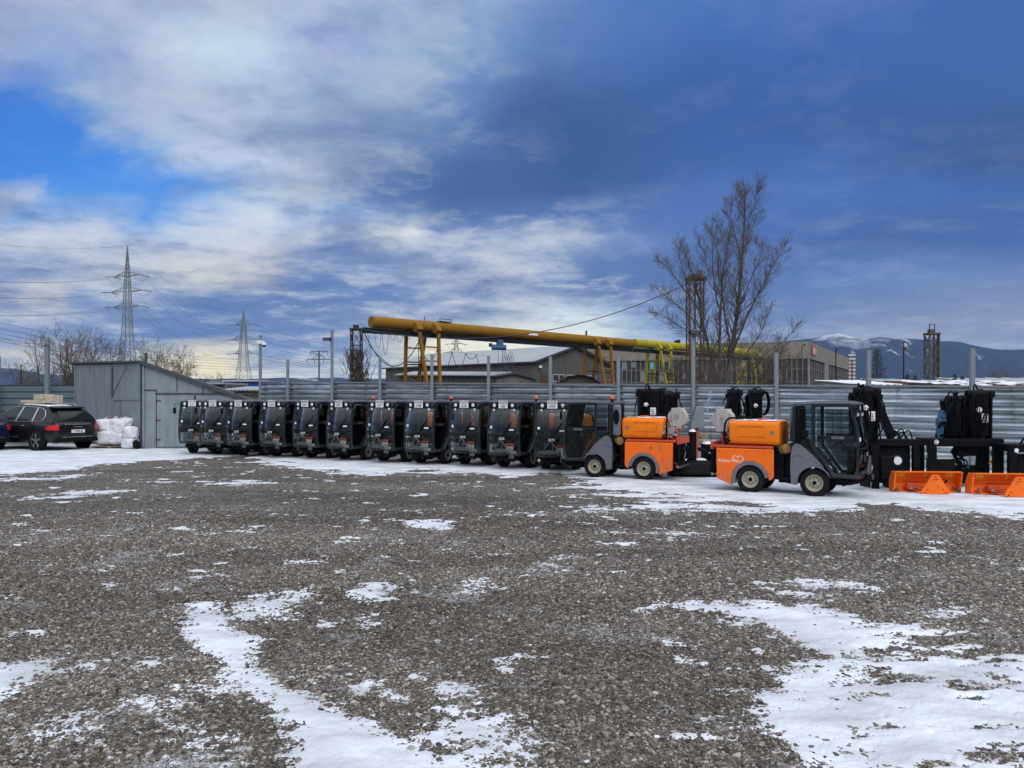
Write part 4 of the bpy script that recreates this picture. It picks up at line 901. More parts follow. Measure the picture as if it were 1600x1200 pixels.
# ================================================================ orange snow ploughs
def make_plough(lbl, px, D_, rot, w=1.5):
    e = thing('snow_plough', lbl, 'snow plough', place(px, D_), R(rot), 'orange snow ploughs'); e.scale = (1, 1, 0.76)
    prof = []
    for i in range(15):            # concave blade seen from behind: (y,z)
        t = i / 14; z = 0.03 + 0.52 * t; y = 0.10 + 0.08 * math.sin(math.pi * t) - 0.06 * t * t
        prof.append((y, z))
    back = [(y + 0.025, z) for y, z in prof][::-1]
    s = MB().xprism(prof + back, -w / 2 + 0.02, w / 2 - 0.02); bl = s.build('plough_blade', M['plough'], e)
    s = MB()
    for sx_ in (-1, 1):
        s.xprism([(0.02, 0.03), (0.24, 0.03), (0.26, 0.30), (0.12, 0.585), (-0.08, 0.585), (-0.03, 0.3)], sx_ * (w / 2) - 0.018, sx_ * (w / 2) + 0.018)
    s.box(-w / 2 + 0.02, w / 2 - 0.02, -0.10, 0.02, 0.565, 0.59)
    s.box(-w / 2 + 0.02, w / 2 - 0.02, 0.12, 0.15, 0.31, 0.335).box(-w / 2 + 0.02, w / 2 - 0.02, -0.02, 0.10, 0.03, 0.06)
    s.build('blade_frame', M['plough'], e, bevel=0.004)
    s = MB().prism([(-0.26, 0.03), (0.27, 0.03), (0.27, 0.10), (0.07, 0.54), (-0.06, 0.54), (-0.27, 0.10)], -0.36, -0.33)
    tm = s.build('coupling_triangle', M['plough'], e, bevel=0.006)
    s = MB()
    for (x_, z_) in ((-0.20, 0.07), (0.20, 0.07), (0.0, 0.49), (-0.15, 0.15), (0.15, 0.15)): s.cyl((x_, -0.362, z_), (x_, -0.37, z_), 0.014, n=8)
    s.box(-0.05, 0.05, -0.368, -0.361, 0.41, 0.422); s.build('triangle_bolts', M['ink'], tm)
    s = MB().beam((-0.2, -0.33, 0.12), (-0.30, 0.05, 0.16), 0.06, 0.06).beam((0.2, -0.33, 0.12), (0.30, 0.05, 0.16), 0.06, 0.06).box(-0.42, -0.20, -0.05, 0.08, 0.12, 0.26).box(0.22, 0.36, -0.05, 0.08, 0.12, 0.24).box(-0.25, 0.25, 0.0, 0.05, 0.13, 0.19)
    s.build('swing_frame', M['redframe'], e, bevel=0.008)
    s = MB().box(-0.40, -0.32, -0.12, -0.05, 0.12, 0.17); s.build('grease_block', M['steel'], e)
    s = MB()
    hose_loop(s, (0.08, -0.30, 0.38), (0.24, -0.05, 0.16), 0.10, 0.014, side=0.12); hose_loop(s, (0.06, -0.30, 0.40), (0.24, 0.0, 0.20), 0.06, 0.014, side=0.16)
    s.build('plough_hose', M['hose'], e)
    s = MB()
    for sx_ in (-1, 1):
        s.cyl((sx_ * 0.60, -0.02, 0.06), (sx_ * 0.60, 0.03, 0.06), 0.05, n=14).beam((sx_ * 0.60, 0, 0.06), (sx_ * 0.54, 0.1, 0.16), 0.03, 0.03)
    s.build('support_wheels', M['oldsteel'], e)
    def stick(x_, z_, w_=0.065, h_=0.10):
        def yb(z): t = (z - 0.03) / 0.52; return 0.10 + 0.08 * math.sin(math.pi * t) - 0.06 * t * t
        q_ = MB().add([(x_ - w_ / 2, yb(z_) - 0.012, z_), (x_ + w_ / 2, yb(z_) - 0.012, z_), (x_ + w_ / 2, yb(z_ + h_) - 0.012, z_ + h_), (x_ - w_ / 2, yb(z_ + h_) - 0.012, z_ + h_),
                       (x_ - w_ / 2, yb(z_) + 0.004, z_), (x_ + w_ / 2, yb(z_) + 0.004, z_), (x_ + w_ / 2, yb(z_ + h_) + 0.004, z_ + h_), (x_ - w_ / 2, yb(z_ + h_) + 0.004, z_ + h_)],
                      [(0, 1, 2, 3), (7, 6, 5, 4), (0, 4, 5, 1), (1, 5, 6, 2), (2, 6, 7, 3), (3, 7, 4, 0)])
        so_ = q_.build('warning_sticker', M['yellow'], bl)
        q_ = MB().box(x_ - 0.018, x_ + 0.018, yb(z_) - 0.028, yb(z_) - 0.012, z_ + 0.02, z_ + 0.032); q_.tube([(x_ - .015, yb(z_ + h_) - 0.016, z_ + h_ * .55), (x_, yb(z_ + h_) - 0.016, z_ + h_ * .85), (x_ + .015, yb(z_ + h_) - 0.016, z_ + h_ * .55)], 0.004, 4)
        q_.build('sticker_symbol', M['ink'], so_)
    for x_ in (-0.60, -0.52, 0.0, 0.50, 0.58): stick(x_ * w / 1.5, 0.44)
    return e
make_plough('orange snow plough blade with yellow stickers, the left one with a looped hose', 1449, 15.75, -5, 1.30)
p2 = make_plough('orange snow plough blade cut off by the right edge of the view', 1577, 15.35, -5, 1.42)
for c in list(p2.children):
    if c.name.startswith('plough_hose'): bpy.data.objects.remove(c)
s = MB().tube([(-0.84, 0.1, 0.50), (-0.77, 0.0, 0.47), (-0.74, 0.1, 0.53)], 0.02, 6)

# ================================================================ cars
def make_suv(name, lbl, paint, loc, rot, group):
    e = thing(name, lbl, 'car', loc, rot, group)
    s = MB(); secs = []
    #      x      whalf  zbot  ztop
    st = [(-2.38, 0.70, 0.50, 0.98), (-2.33, 0.84, 0.42, 1.02), (-2.20, 0.92, 0.34, 1.055), (-1.9, 0.955, 0.32, 1.075), (-1.43, 0.97, 0.32, 1.075), (-0.8, 0.955, 0.28, 1.06), (0, 0.95, 0.27, 1.05), (0.8, 0.95, 0.28, 1.04), (1.2, 0.96, 0.30, 1.02), (1.43, 0.965, 0.30, 0.99), (1.9, 0.94, 0.30, 0.92), (2.2, 0.86, 0.32, 0.83), (2.36, 0.70, 0.38, 0.70)]
    for x, w, z0, z1 in st:
        h = z1 - z0; half = [(w * 0.90, z0), (w * 0.98, z0 + h * 0.18), (w * 0.985, z0 + h * 0.40), (w, z0 + h * 0.66), (w * 0.975, z0 + h * 0.84), (w * 0.90, z1 - 0.005), (w * 0.6, z1 + 0.012), (0, z1 + 0.02)]
        ring = [(x, -y, z) for y, z in half[:-1]] + [(x, 0, half[-1][1])] + [(x, y, z) for y, z in half[:-1][::-1]]
        secs.append(ring)
    s.loft(secs); s.build('body', M[paint], e, sharp=40)
    def yt(x, z): return 0.90 - (z - 1.02) * 0.42
    def tp(poly, o0, o1):
        mb = MB(); n = len(poly)
        for sd_ in (1, -1):
            mb.add([(x, sd_ * (yt(x, z) + o0), z) for x, z in poly] + [(x, sd_ * (yt(x, z) + o1), z) for x, z in poly],
                   [tuple(range(n)), tuple(range(n, 2 * n))[::-1]] + [(i, n + i, n + (i + 1) % n, (i + 1) % n) for i in range(n)])
        return mb
    prof = [(-2.24, 1.03), (-2.14, 1.22), (-1.86, 1.50), (-1.70, 1.60), (-1.2, 1.665), (-0.5, 1.70), (0.0, 1.695), (0.35, 1.65), (0.62, 1.55), (1.22, 1.03)]
    g = MB(); n = len(prof)
    g.add([(x, yt(x, z), z) for x, z in prof] + [(x, 0, z + 0.025) for x, z in prof] + [(x, -yt(x, z), z) for x, z in prof],
          [tuple(range(n))[::-1], tuple(range(2 * n, 3 * n))] + [(i, i + 1, n + i + 1, n + i) for i in range(n - 1)] + [(n + i, n + i + 1, 2 * n + i + 1, 2 * n + i) for i in range(n - 1)] + [(0, n, 2 * n, 3 * n - 1, 2 * n - 1, n - 1)])
    g.build('cabin', M[paint], e, sharp=30)
    w1 = [(-0.06, 1.09), (-0.25, 1.60), (0.0, 1.625), (0.3, 1.60), (0.55, 1.50), (1.02, 1.09)]
    w2 = [(-0.14, 1.09), (-0.34, 1.60), (-1.10, 1.585), (-1.02, 1.09)]
    w3 = [(-1.12, 1.09), (-1.19, 1.58), (-1.45, 1.54), (-1.62, 1.44), (-1.70, 1.30), (-1.66, 1.16), (-1.55, 1.10)]
    for w_ in (w1, w2, w3): tp(w_, -0.01, 0.006).build('side_window', M['carglass'], e)
    c = MB()
    line = [(1.05, 1.075), (0.57, 1.515), (0.3, 1.615), (0.0, 1.64), (-0.6, 1.635), (-1.19, 1.595), (-1.46, 1.555), (-1.64, 1.45), (-1.72, 1.30), (-1.68, 1.15), (-1.55, 1.08), (-0.5, 1.075), (1.05, 1.075)]
    for sd_ in (1, -1):
        c.tube([(x, sd_ * (yt(x, z) + 0.008), z) for x, z in line], 0.012, 6)
        for (xa, za, xb, zb) in ((-0.10, 1.08, -0.29, 1.625), (-1.07, 1.08, -1.145, 1.60)):
            c.beam((xa, sd_ * (yt(0, za) + 0.006), za), (xb, sd_ * (yt(0, zb) + 0.006), zb), 0.07, 0.012, up=(0, 1, 0.3))
        c.tube([(-0.3, sd_ * 0.97, 0.50), (0.9, sd_ * 0.965, 0.50)], 0.018, 6)
        for x in (-0.75, 0.25): c.tube([(x, sd_ * 0.965, 0.93), (x + 0.08, sd_ * 0.985, 0.935), (x + 0.2, sd_ * 0.965, 0.93)], 0.012, 6)
        c.tube([(-1.5, sd_ * 0.60, 1.66), (-1.35, sd_ * 0.60, 1.715), (-0.3, sd_ * 0.60, 1.745), (0.15, sd_ * 0.60, 1.70)], 0.014, 6)
    c.build('chrome_trim', M['chrome'], e)
    # rear window on the slope, spoiler, badge strip
    a = MB()
    q = [(-2.20, 1.10), (-2.12, 1.25), (-1.90, 1.475)]
    top = [[(x - 0.012, y, z + 0.028) for y in ([-0.62 + 0.06 * k_, 0, 0.62 - 0.06 * k_])] for k_, (x, z) in enumerate(q)]
    bot = [[(x + 0.03, y, z + 0.0) for x, y, z in r_] for r_ in top]
    vs = [p for r_ in top for p in r_] + [p for r_ in bot for p in r_]
    fs = [(0, 1, 4, 3), (1, 2, 5, 4), (3, 4, 7, 6), (4, 5, 8, 7)] + [(9, 12, 13, 10), (10, 13, 14, 11), (12, 15, 16, 13), (13, 16, 17, 14)]
    ring = [0, 1, 2, 5, 8, 7, 6, 3]; fs += [(ring[i], ring[(i + 1) % 8], ring[(i + 1) % 8] + 9, ring[i] + 9) for i in range(8)]
    a.add(vs, fs); a.build('rear_window', M['carglass'], e)
    a = MB().loft([[(-1.98, y, 1.565), (-1.98, y, 1.60), (-1.66, y, 1.665 - abs(y) * 0.03), (-1.66, y, 1.60)] for y in (-0.62, -0.3, 0, 0.3, 0.62)]); a.build('roof_spoiler', M[paint], e)
    a = MB().box(-2.395, -2.375, -0.52, 0.52, 0.965, 0.985).box(-2.40, -2.375, -0.62, 0.62, 0.50, 0.515); a.build('tail_trim', M['chrome'], e)
    a = MB().box(-2.40, -2.36, -0.80, 0.80, 0.36, 0.50).box(-2.36, -2.2, -0.86, 0.86, 0.32, 0.42); a.build('rear_bumper_trim', M['black'], e, bevel=0.02)
    for sd_ in (1, -1):
        a = MB().loft([[(x, sd_ * y, z0), (x, sd_ * y, z1), (x + 0.03, sd_ * (y - 0.05), z1), (x + 0.03, sd_ * (y - 0.05), z0)] for x, y, z0, z1 in ((-2.375, 0.72, 0.77, 0.955), (-2.34, 0.83, 0.77, 0.955), (-2.27, 0.905, 0.775, 0.95), (-2.14, 0.952, 0.78, 0.93), (-1.98, 0.975, 0.80, 0.85))])
        a.build('tail_light', M['taillight'], e)
        a = MB().box(1.9, 2.25, sd_ * 0.70 - 0.1, sd_ * 0.70 + 0.1, 0.72, 0.84); a.build('headlight', M['lens'], e, bevel=0.03)
        a = MB().sphere((0.80, sd_ * 1.02, 1.12), (0.08, 0.10, 0.07)); a.build('wing_mirror', M[paint], e)
        for wx in (-1.43, 1.43):
            a = MB().lathe((wx, sd_ * 0.94, 0.39), (0, sd_, 0), [(0.38, -0.06), (0.455, -0.06), (0.44, 0.035), (0.40, 0.04)], 30); a.cyl((wx, sd_ * 0.90, 0.39), (wx, sd_ * 0.958, 0.39), 0.43, n=30); a.build('wheel_arch', M['black'], e)
            t = MB().lathe((wx, sd_ * 0.87, 0.375), (0, 1, 0), [(0.27, -0.12), (0.345, -0.125), (0.37, -0.10), (0.376, 0), (0.37, 0.10), (0.345, 0.125), (0.27, 0.12)], 34).cyl((wx, sd_ * 0.80, 0.375), (wx, sd_ * 0.94, 0.375), 0.275, n=30)
            to_ = t.build('wheel', M['rubber'], e)
            r_ = MB(); yy = sd_ * 0.97
            for k in range(5):
                an = R(90 + 72 * k)
                for off in (-0.11, 0.11):
                    r_.beam((wx + 0.05 * math.cos(an), yy, 0.375 + 0.05 * math.sin(an)), (wx + 0.27 * math.cos(an + off), yy, 0.375 + 0.27 * math.sin(an + off)), 0.035, 0.028, up=(0, 1, 0))
            r_.cyl((wx, yy - sd_ * 0.02, 0.375), (wx, yy + sd_ * 0.015, 0.375), 0.06, n=16).lathe((wx, yy, 0.375), (0, 1, 0), [(0.265, -0.012), (0.282, -0.012), (0.282, 0.012), (0.265, 0.012)], 30)
            r_.build('rim', M['steel'], to_)
    a = MB().box(-2.425, -2.405, -0.26, 0.26, 0.66, 0.775); a.box(-2.405, -2.37, -0.10, 0.10, 0.68, 0.75); po = a.build('number_plate', M['plate'], e)
    text_mesh('plate_lettering', 'C 8984 EX', 0.10, M['ink'], po, (-2.428, 0, 0.717), (R(90), 0, R(-90)), bold=0.002, extrude=0.001, sx=0.95)
    text_mesh('tailgate_lettering', 'Cayenne S', 0.07, M['chrome'], e, (-2.404, 0.0, 0.88), (R(90), 0, R(-90)), bold=0.001, extrude=0.002, sx=1.1)
    t = MB().sphere((0, 0, 0), 0.01, 4, 3)
    return e
D = H * F / (704.5 - HY)
rot = 155
h = Vector((math.cos(R(rot)), math.sin(R(rot)))); lf = Vector((-h.y, h.x))
rw = Vector((GX(60, D), D)); o = rw + h * 1.43 - lf * 0.87
suv = make_suv('parked_car', 'black four wheel drive car with cardboard packages on its roof, beside the grey shed', 'carpaint', (o.x, o.y, 0), R(rot), 'cars parked at the left')
sn = MB()
vs = []; fs = []; rr = random.Random(12)
for j in range(9):
    for i in range(15):
        x = -1.62 + 1.75 * i / 14; y = -0.56 + 1.12 * j / 8
        zt = np.interp(x, [-1.86, -1.70, -1.2, -0.5, 0.0, 0.35], [1.50, 1.60, 1.665, 1.70, 1.695, 1.65]) + 0.025 * (1 - abs(y) / 0.62)
        edge = min(i, 14 - i, j, 8 - j); vs.append((x, y, zt + (0.02 * rr.uniform(.6, 1.3) if edge else -0.003)))
for j in range(8):
    for i in range(14): a = j * 15 + i; fs.append((a, a + 1, a + 16, a + 15))
sn.add(vs, fs).build('roof_snow', M['snow'], suv, recalc=False)
o2 = o + h * 0.2 - Vector((h.y, -h.x)) * -0.2
D = 28.0
cn = Vector((GX(15, 28.6), 28.6)); oo = cn + h * 2.36 + lf * 0.80
make_suv('parked_car', 'dark blue car cut off by the left edge, only its tail and red light showing', 'bluepaint', (oo.x, oo.y, 0), R(rot), 'cars parked at the left')
# packages on the roof
mt = mat('cardboard_packages', (0.42, 0.37, 0.30), 0.85, var=0.15, scale=8, dirt=(0.2, 0.17, 0.13), dirt_amt=0.5)
def on_roof(lx, ly, z): return (o.x + h.x * lx + lf.x * ly, o.y + h.y * lx + lf.y * ly, z)
for nm, lx, ly, z, sx_, sy_, sz_, rt, lbl in (
    ('flat_package', -0.35, 0.10, 1.755, 1.35, 0.62, 0.11, 3, 'long flat cardboard package lying lowest on the roof of the black car'),
    ('cardboard_box', -0.62, 0.12, 1.87, 0.55, 0.50, 0.22, -6, 'square cardboard box on top of the flat package on the car roof'),
    ('cardboard_box', -1.10, 0.05, 1.76, 0.36, 0.50, 0.30, 8, 'smaller cardboard box at the rear of the packages on the car roof')):
    b = thing(nm, lbl, 'box', on_roof(lx, ly, z), R(rot + rt), 'packages on the car roof')
    q = MB().box(-sx_ / 2, sx_ / 2, -sy_ / 2, sy_ / 2, 0, sz_); bb = q.build('box_body', mt, b, bevel=0.02)
    q = MB().box(-sx_ / 2 - 0.003, sx_ / 2 + 0.003, -0.03, 0.03, -0.002, sz_ + 0.003); q.build('packing_tape', mat('pale_tape', (0.5, 0.46, 0.40), 0.4), bb)
# ================================================================ sacks on a pallet
M['sack'] = mat('white_woven_sack', (0.62, 0.63, 0.68), 0.8, var=0.22, scale=9, bump=1.0, bscale=14, dirt=(0.35, 0.35, 0.38), dirt_amt=0.6)
M['wood'] = mat('grey_pallet_wood', (0.20, 0.15, 0.11), 0.9, var=0.3, scale=12, bump=0.4)
def sack(cx, cy, z0, w, d, h, seed, lbl):
    rr = random.Random(seed); nu, nv = 22, 14; vs = []; ph = [rr.uniform(0, 6.28) for _ in range(6)]
    tw = rr.uniform(-.3, .3)
    for j in range(nv + 1):
        t = j / nv
        e = (1 - abs(2 * t - 1) ** 5) ** 0.5 if 0 < t < 1 else 0.0
        if t > 0.86: e *= 0.55 + 0.45 * (1 - (t - 0.86) / 0.14)
        z = z0 + h * t
        for i in range(nu):
            a = 2 * math.pi * i / nu
            k = 1 + 0.10 * math.sin(3 * a + ph[0] + 4 * t) + 0.05 * math.sin(5 * a - 6 * t + ph[3]) * math.sin(14 * t + ph[4]) + 0.06 * math.sin(7 * a + ph[1] - 9 * t) + 0.035 * math.sin(11 * a + ph[2] + 13 * t)
            c, s_ = math.cos(a), math.sin(a)
            vs.append((cx + w / 2 * e * k * math.copysign(abs(c) ** 0.9, c) + 0.03 * math.sin(ph[3] + 3 * t), cy + d / 2 * e * k * math.copysign(abs(s_) ** 0.9, s_), z + 0.02 * math.sin(2 * a + ph[4]) * e))
    fs = []
    for j in range(nv):
        for i in range(nu): fs.append((j * nu + i, j * nu + (i + 1) % nu, (j + 1) * nu + (i + 1) % nu, (j + 1) * nu + i))
    s = MB().add(vs, fs)
    s.tube([(cx, cy, z0 + h * 0.97), (cx + 0.03 * math.sin(ph[5]), cy, z0 + h + 0.03)], [0.05, 0.075], 10)
    o_ = s.build('filled_sack', M['sack'], sharp=80)
    tag(o_, lbl, 'sack', 'white sacks piled beside the shed')
SD = 29.6
sp_ = [(166, 672, 703, 30, 'white sack at the left bottom of the pile, half behind the car'), (180, 671, 699, 19, 'narrow white sack in the middle of the bottom row'), (190, 675, 699, 17, 'short white sack at the right end of the pallet'),
       (166, 654, 676, 30, 'white sack at the top left of the pile, just right of the car roof line'), (181, 653, 676, 24, 'white sack in the middle of the top row'), (190, 655, 679, 18, 'small white sack lying in the middle layer'), (196, 652, 672, 22, 'white sack at the top right leaning on the shed wall'),
       (204, 665, 687, 20, 'white sack stacked on top of the one nearest the shed corner'), (205, 683, 702, 22, 'white sack standing on the snow nearest the shed corner')]
for i, (cx, yt_, yb, wpx, lbl) in enumerate(sp_):
    dd = SD + (0.5 if i in (3, 4, 6) else 0.35 if i < 3 or i == 5 else -0.15)
    z1 = GZ(yt_, dd); z0 = GZ(yb, dd)
    sack(GX(cx, dd), dd, max(0.10 if i < 7 else 0.0, z0), wpx * dd / F * 1.12, 0.5, z1 - max(0.10 if i < 7 else 0.0, z0), i + 3, lbl)
e = thing('pallet', 'flat wooden pallet under the white sacks', 'pallet', (GX(182, SD + 0.4), SD + 0.4, 0))
s = MB()
for k in range(5): s.box(-0.72, 0.62, -0.45 + k * 0.2, -0.30 + k * 0.2, 0.075, 0.095)
for k in range(3): s.box(-0.72 + k * 0.61, -0.60 + k * 0.61, -0.45, 0.5, 0.0, 0.073)
s.build('pallet_boards', M['wood'], e)
sack(GX(213, 29.3), 29.3, 0, 0.22, 0.3, 0.32, 40, 'dark bundle beside the shed corner at the end of the sacks')
bpy.data.objects[-1] if False else None
for o_ in list(bpy.data.objects):
    if o_.get('label', '').startswith('dark bundle'):
        o_.data.materials.clear(); o_.data.materials.append(M['black']); o_.name = 'dark_bundle'; o_['category'] = 'bundle'; del o_['group']

# ================================================================ shed
def weathered(name, base, streak, rough=0.6, metal=0.0, amt=0.6, s=(2.0, 2.0, 0.5)):
    m, nt, b = nodes_of(name); N, L = nt.nodes, nt.links
    tc = N.new('ShaderNodeTexCoord'); mp = N.new('ShaderNodeMapping'); mp.inputs['Scale'].default_value = s
    L.new(tc.outputs['Object'], mp.inputs['Vector'])
    n1 = N.new('ShaderNodeTexNoise'); n1.inputs['Scale'].default_value = 1.6; n1.inputs['Detail'].default_value = 9; n1.inputs['Roughness'].default_value = 0.65
    L.new(mp.outputs[0], n1.inputs['Vector'])
    rp = N.new('ShaderNodeValToRGB'); rp.color_ramp.elements[0].position = 0.38; rp.color_ramp.elements[1].position = 0.68
    rp.color_ramp.elements[0].color = (0, 0, 0, 1); rp.color_ramp.elements[1].color = (amt, amt, amt, 1)
    L.new(n1.outputs['Fac'], rp.inputs['Fac'])
    mx = N.new('ShaderNodeMix'); mx.data_type = 'RGBA'; mx.inputs[6].default_value = (*base, 1); mx.inputs[7].default_value = (*streak, 1)
    L.new(rp.outputs['Color'], mx.inputs[0])
    n2 = N.new('ShaderNodeTexNoise'); n2.inputs['Scale'].default_value = 35; n2.inputs['Detail'].default_value = 3; L.new(tc.outputs['Object'], n2.inputs['Vector'])
    m2 = N.new('ShaderNodeMix'); m2.data_type = 'RGBA'; m2.blend_type = 'MULTIPLY'; m2.inputs[0].default_value = 0.35
    L.new(mx.outputs[2], m2.inputs[6]); L.new(n2.outputs['Color'], m2.inputs[7]); L.new(m2.outputs[2], b.inputs['Base Color'])
    b.inputs['Roughness'].default_value = rough; b.inputs['Metallic'].default_value = metal
    bp = N.new('ShaderNodeBump'); bp.inputs['Strength'].default_value = 0.45; bp.inputs['Distance'].default_value = 0.08; L.new(n1.outputs['Fac'], bp.inputs['Height']); L.new(bp.outputs[0], b.inputs['Normal'])
    MATS[name] = m; return m
M['shed'] = weathered('shed_blue_grey_paint', (0.255, 0.305, 0.355), (0.15, 0.18, 0.21), amt=0.7)
M['shedroof'] = mat('shed_roof_tar_sheet', (0.055, 0.065, 0.07), 0.8)
M['seam'] = mat('dark_seam', (0.04, 0.05, 0.055), 0.7)
A = Vector((GX(222, 29.5), 29.5)); B = Vector((GX(120, 34.5), 34.5)); C_ = Vector((GX(400, 29.6), 29.6))
e = thing('shed', 'blue grey sheet metal shed with ribbed side and sloping roof behind the white sacks', 'shed', (A.x, A.y, 0))
def loc2(p): return Vector((p[0] - A.x, p[1] - A.y))
zA = GZ(567, 29.5); zB = GZ(569, 34.5); zC = GZ(630, 29.6)
b2 = loc2(B); c2 = loc2(C_); dirb = b2.normalized(); nb_ = Vector((dirb.y, -dirb.x))
if nb_.y > 0: nb_ = -nb_
# end wall (facing the yard): trapezoid
Lc = c2.length
s = MB().prism([(0, 0), (Lc, 0), (Lc, zC), (0, zA)], 0.0, 0.06); s.build('end_wall', M['shed'], e)
# side wall: flat boards near the corner, ribbed sheet beyond
Lb = b2.length
def P3(t, off, z): q_ = dirb * t + nb_ * off; return (q_.x, q_.y, z)
def zt(t): return zA + (zB - zA) * t / Lb
s = MB()
n = 4; s.loft([[P3(0.0, 0.0, 0), P3(0.0, 0.0, zt(0)), P3(0.0, -0.05, zt(0)), P3(0.0, -0.05, 0)], [P3(3.1, 0.0, 0), P3(3.1, 0.0, zt(3.1)), P3(3.1, -0.05, zt(3.1)), P3(3.1, -0.05, 0)]]); s.build('side_boards', M['shed'], e)
s = MB(); pts = []
t = 3.1
while t < Lb - 0.05:
    for dt, off in ((0.0, 0.0), (0.13, 0.0), (0.16, 0.07), (0.26, 0.07), (0.29, 0.0)): pts.append((t + dt, off))
    t += 0.29
front = [P3(t_, o_ + 0.01, 0.05) for t_, o_ in pts]; top = [P3(t_, o_ + 0.01, zt(t_) - 0.04) for t_, o_ in pts]
bk = [P3(t_, o_ - 0.01, 0.05) for t_, o_ in pts]; bt = [P3(t_, o_ - 0.01, zt(t_) - 0.04) for t_, o_ in pts]
k_ = len(pts); s.add(front + top + bk + bt, [(i, i + 1, k_ + i + 1, k_ + i) for i in range(k_ - 1)] + [(2 * k_ + i, 3 * k_ + i, 3 * k_ + i + 1, 2 * k_ + i + 1) for i in range(k_ - 1)])
s.build('ribbed_sheet', M['shed'], e, smooth=False)
s = MB()
ov = 0.14
roofpts = [P3(-0.05, ov, zt(0) + 0.02), P3(Lb + 0.5, ov, zB + 0.03)]
r0 = Vector(roofpts[0]); r1 = Vector(roofpts[1]); cA = Vector((0.0, -0.10, zA + 0.02)); cC = Vector((Lc, -0.10, zC + 0.02)); cF = Vector((Lc + 0.1, 0.5, zC - 0.02))
ring = [r0, cA, cC, cF, r1]
s.add([tuple(p_) for p_ in ring] + [(p_.x, p_.y, p_.z + 0.07) for p_ in ring], [tuple(range(5)), tuple(range(5, 10))[::-1]] + [(i, 5 + i, 5 + (i + 1) % 5, (i + 1) % 5) for i in range(5)])
s.build('roof', M['shedroof'], e)
s = MB()
for x_ in (1.33, 2.33, 3.3): 
    z_ = zA + (zC - zA) * x_ / Lc; s.box(x_, x_ + 0.025, -0.022, -0.002, z_ - 0.62 if x_ < 3 else z_ - 0.4, z_ - 0.05)
s.box(0.52, 4.6, -0.035, -0.002, GZ(616, 29.5), GZ(616, 29.5) + 0.05); s.box(0.0, 0.55, -0.03, -0.002, GZ(610.5, 29.5), GZ(610.5, 29.5) + 0.045)
s.beam((0, -0.12, zA + 0.02), (Lc, -0.12, zC + 0.0), 0.05, 0.10)
s.build('wall_seams', M['seam'], e)
s = MB().box(0.58, 2.0, -0.045, -0.003, 0.08, GZ(617.5, 29.5)); dd_ = s.build('shed_door', M['shed'], e, bevel=0.01)
s = MB().box(2.03, 2.06, -0.05, -0.003, 0.06, GZ(617.5, 29.5)).box(0.545, 0.565, -0.03, -0.003, 0.06, GZ(611, 29.5)).box(1.27, 1.275, -0.048, -0.0455, 0.1, 1.95); s.build('door_edges', M['seam'], dd_)
s = MB()
for z_ in (0.35, 1.1, 1.85): s.box(0.545, 0.74, -0.062, -0.046, z_ - 0.025, z_ + 0.025).cyl((0.575, -0.06, z_ - 0.06), (0.575, -0.06, z_ + 0.06), 0.018, n=8)
s.box(1.86, 2.02, -0.062, -0.046, 0.98, 1.03).box(1.90, 1.97, -0.09, -0.062, 0.90, 0.99).build('door_hardware', M['rust'], dd_)
s = MB().box(2.09, 3.9, -0.045, -0.003, 0.08, GZ(619, 29.5)); s.build('shed_door', M['shed'], e, bevel=0.01)
s = MB().box(0.04, 0.10, -0.06, -0.002, 0.05, zA - 0.1); s.build('corner_strip', M['shed'], e, bevel=0.01)
# raised outlines and bracing on the side boards
s = MB()
def sb(t0, z0, t1, z1, w=0.035): s.beam(P3(t0, 0.015, z0), P3(t1, 0.015, z1), 0.03, w)
sb(0.15, 2.05, 1.55, 3.2); sb(1.55, 3.2, 2.9, 2.15); sb(0.15, 1.9, 2.95, 1.86, 0.02); sb(3.0, 0.1, 3.0, 3.3, 0.05); sb(2.2, 0.1, 2.2, 1.85, 0.02)
s.build('wall_bracing', M['shed'], e)
s = MB().beam(P3(0.02, 0.04, 0.0), P3(0.02, 0.04, zA), 0.05, 0.05); s.beam(P3(2.98, 0.04, 2.0), P3(2.98, 0.04, zA - .1), 0.04, 0.04); s.build('corner_post', M['seam'], e)
# open lean-to bay: posts, and a dark sheet standing for the shade behind
s = MB()
for k in range(4): s.beam(P3(Lb + 0.02 + k * 0.16, -0.05, GZ(600, 35.5)), P3(Lb + 0.02 + k * 0.16, -0.05, zB), 0.05, 0.05)
s.beam(P3(Lb - 0.05, -0.6, 2.4), P3(Lb + 0.6, -0.6, 2.4), 0.05, 1.9); s.build('lean_to_posts_and_shade', M['seam'], e)
s = MB().beam(P3(Lb - 0.06, 0.0, 1.4), P3(Lb - 0.06, 0.0, zB - 0.1), 0.06, 0.10); s.build('red_corner_batten', M['rust'], e)
s = MB().cyl((0.02, 0.25, zA), (0.02, 0.25, GZ(551, 29.5)), 0.05, n=12); s.build('flue_pipe', M['seam'], e)

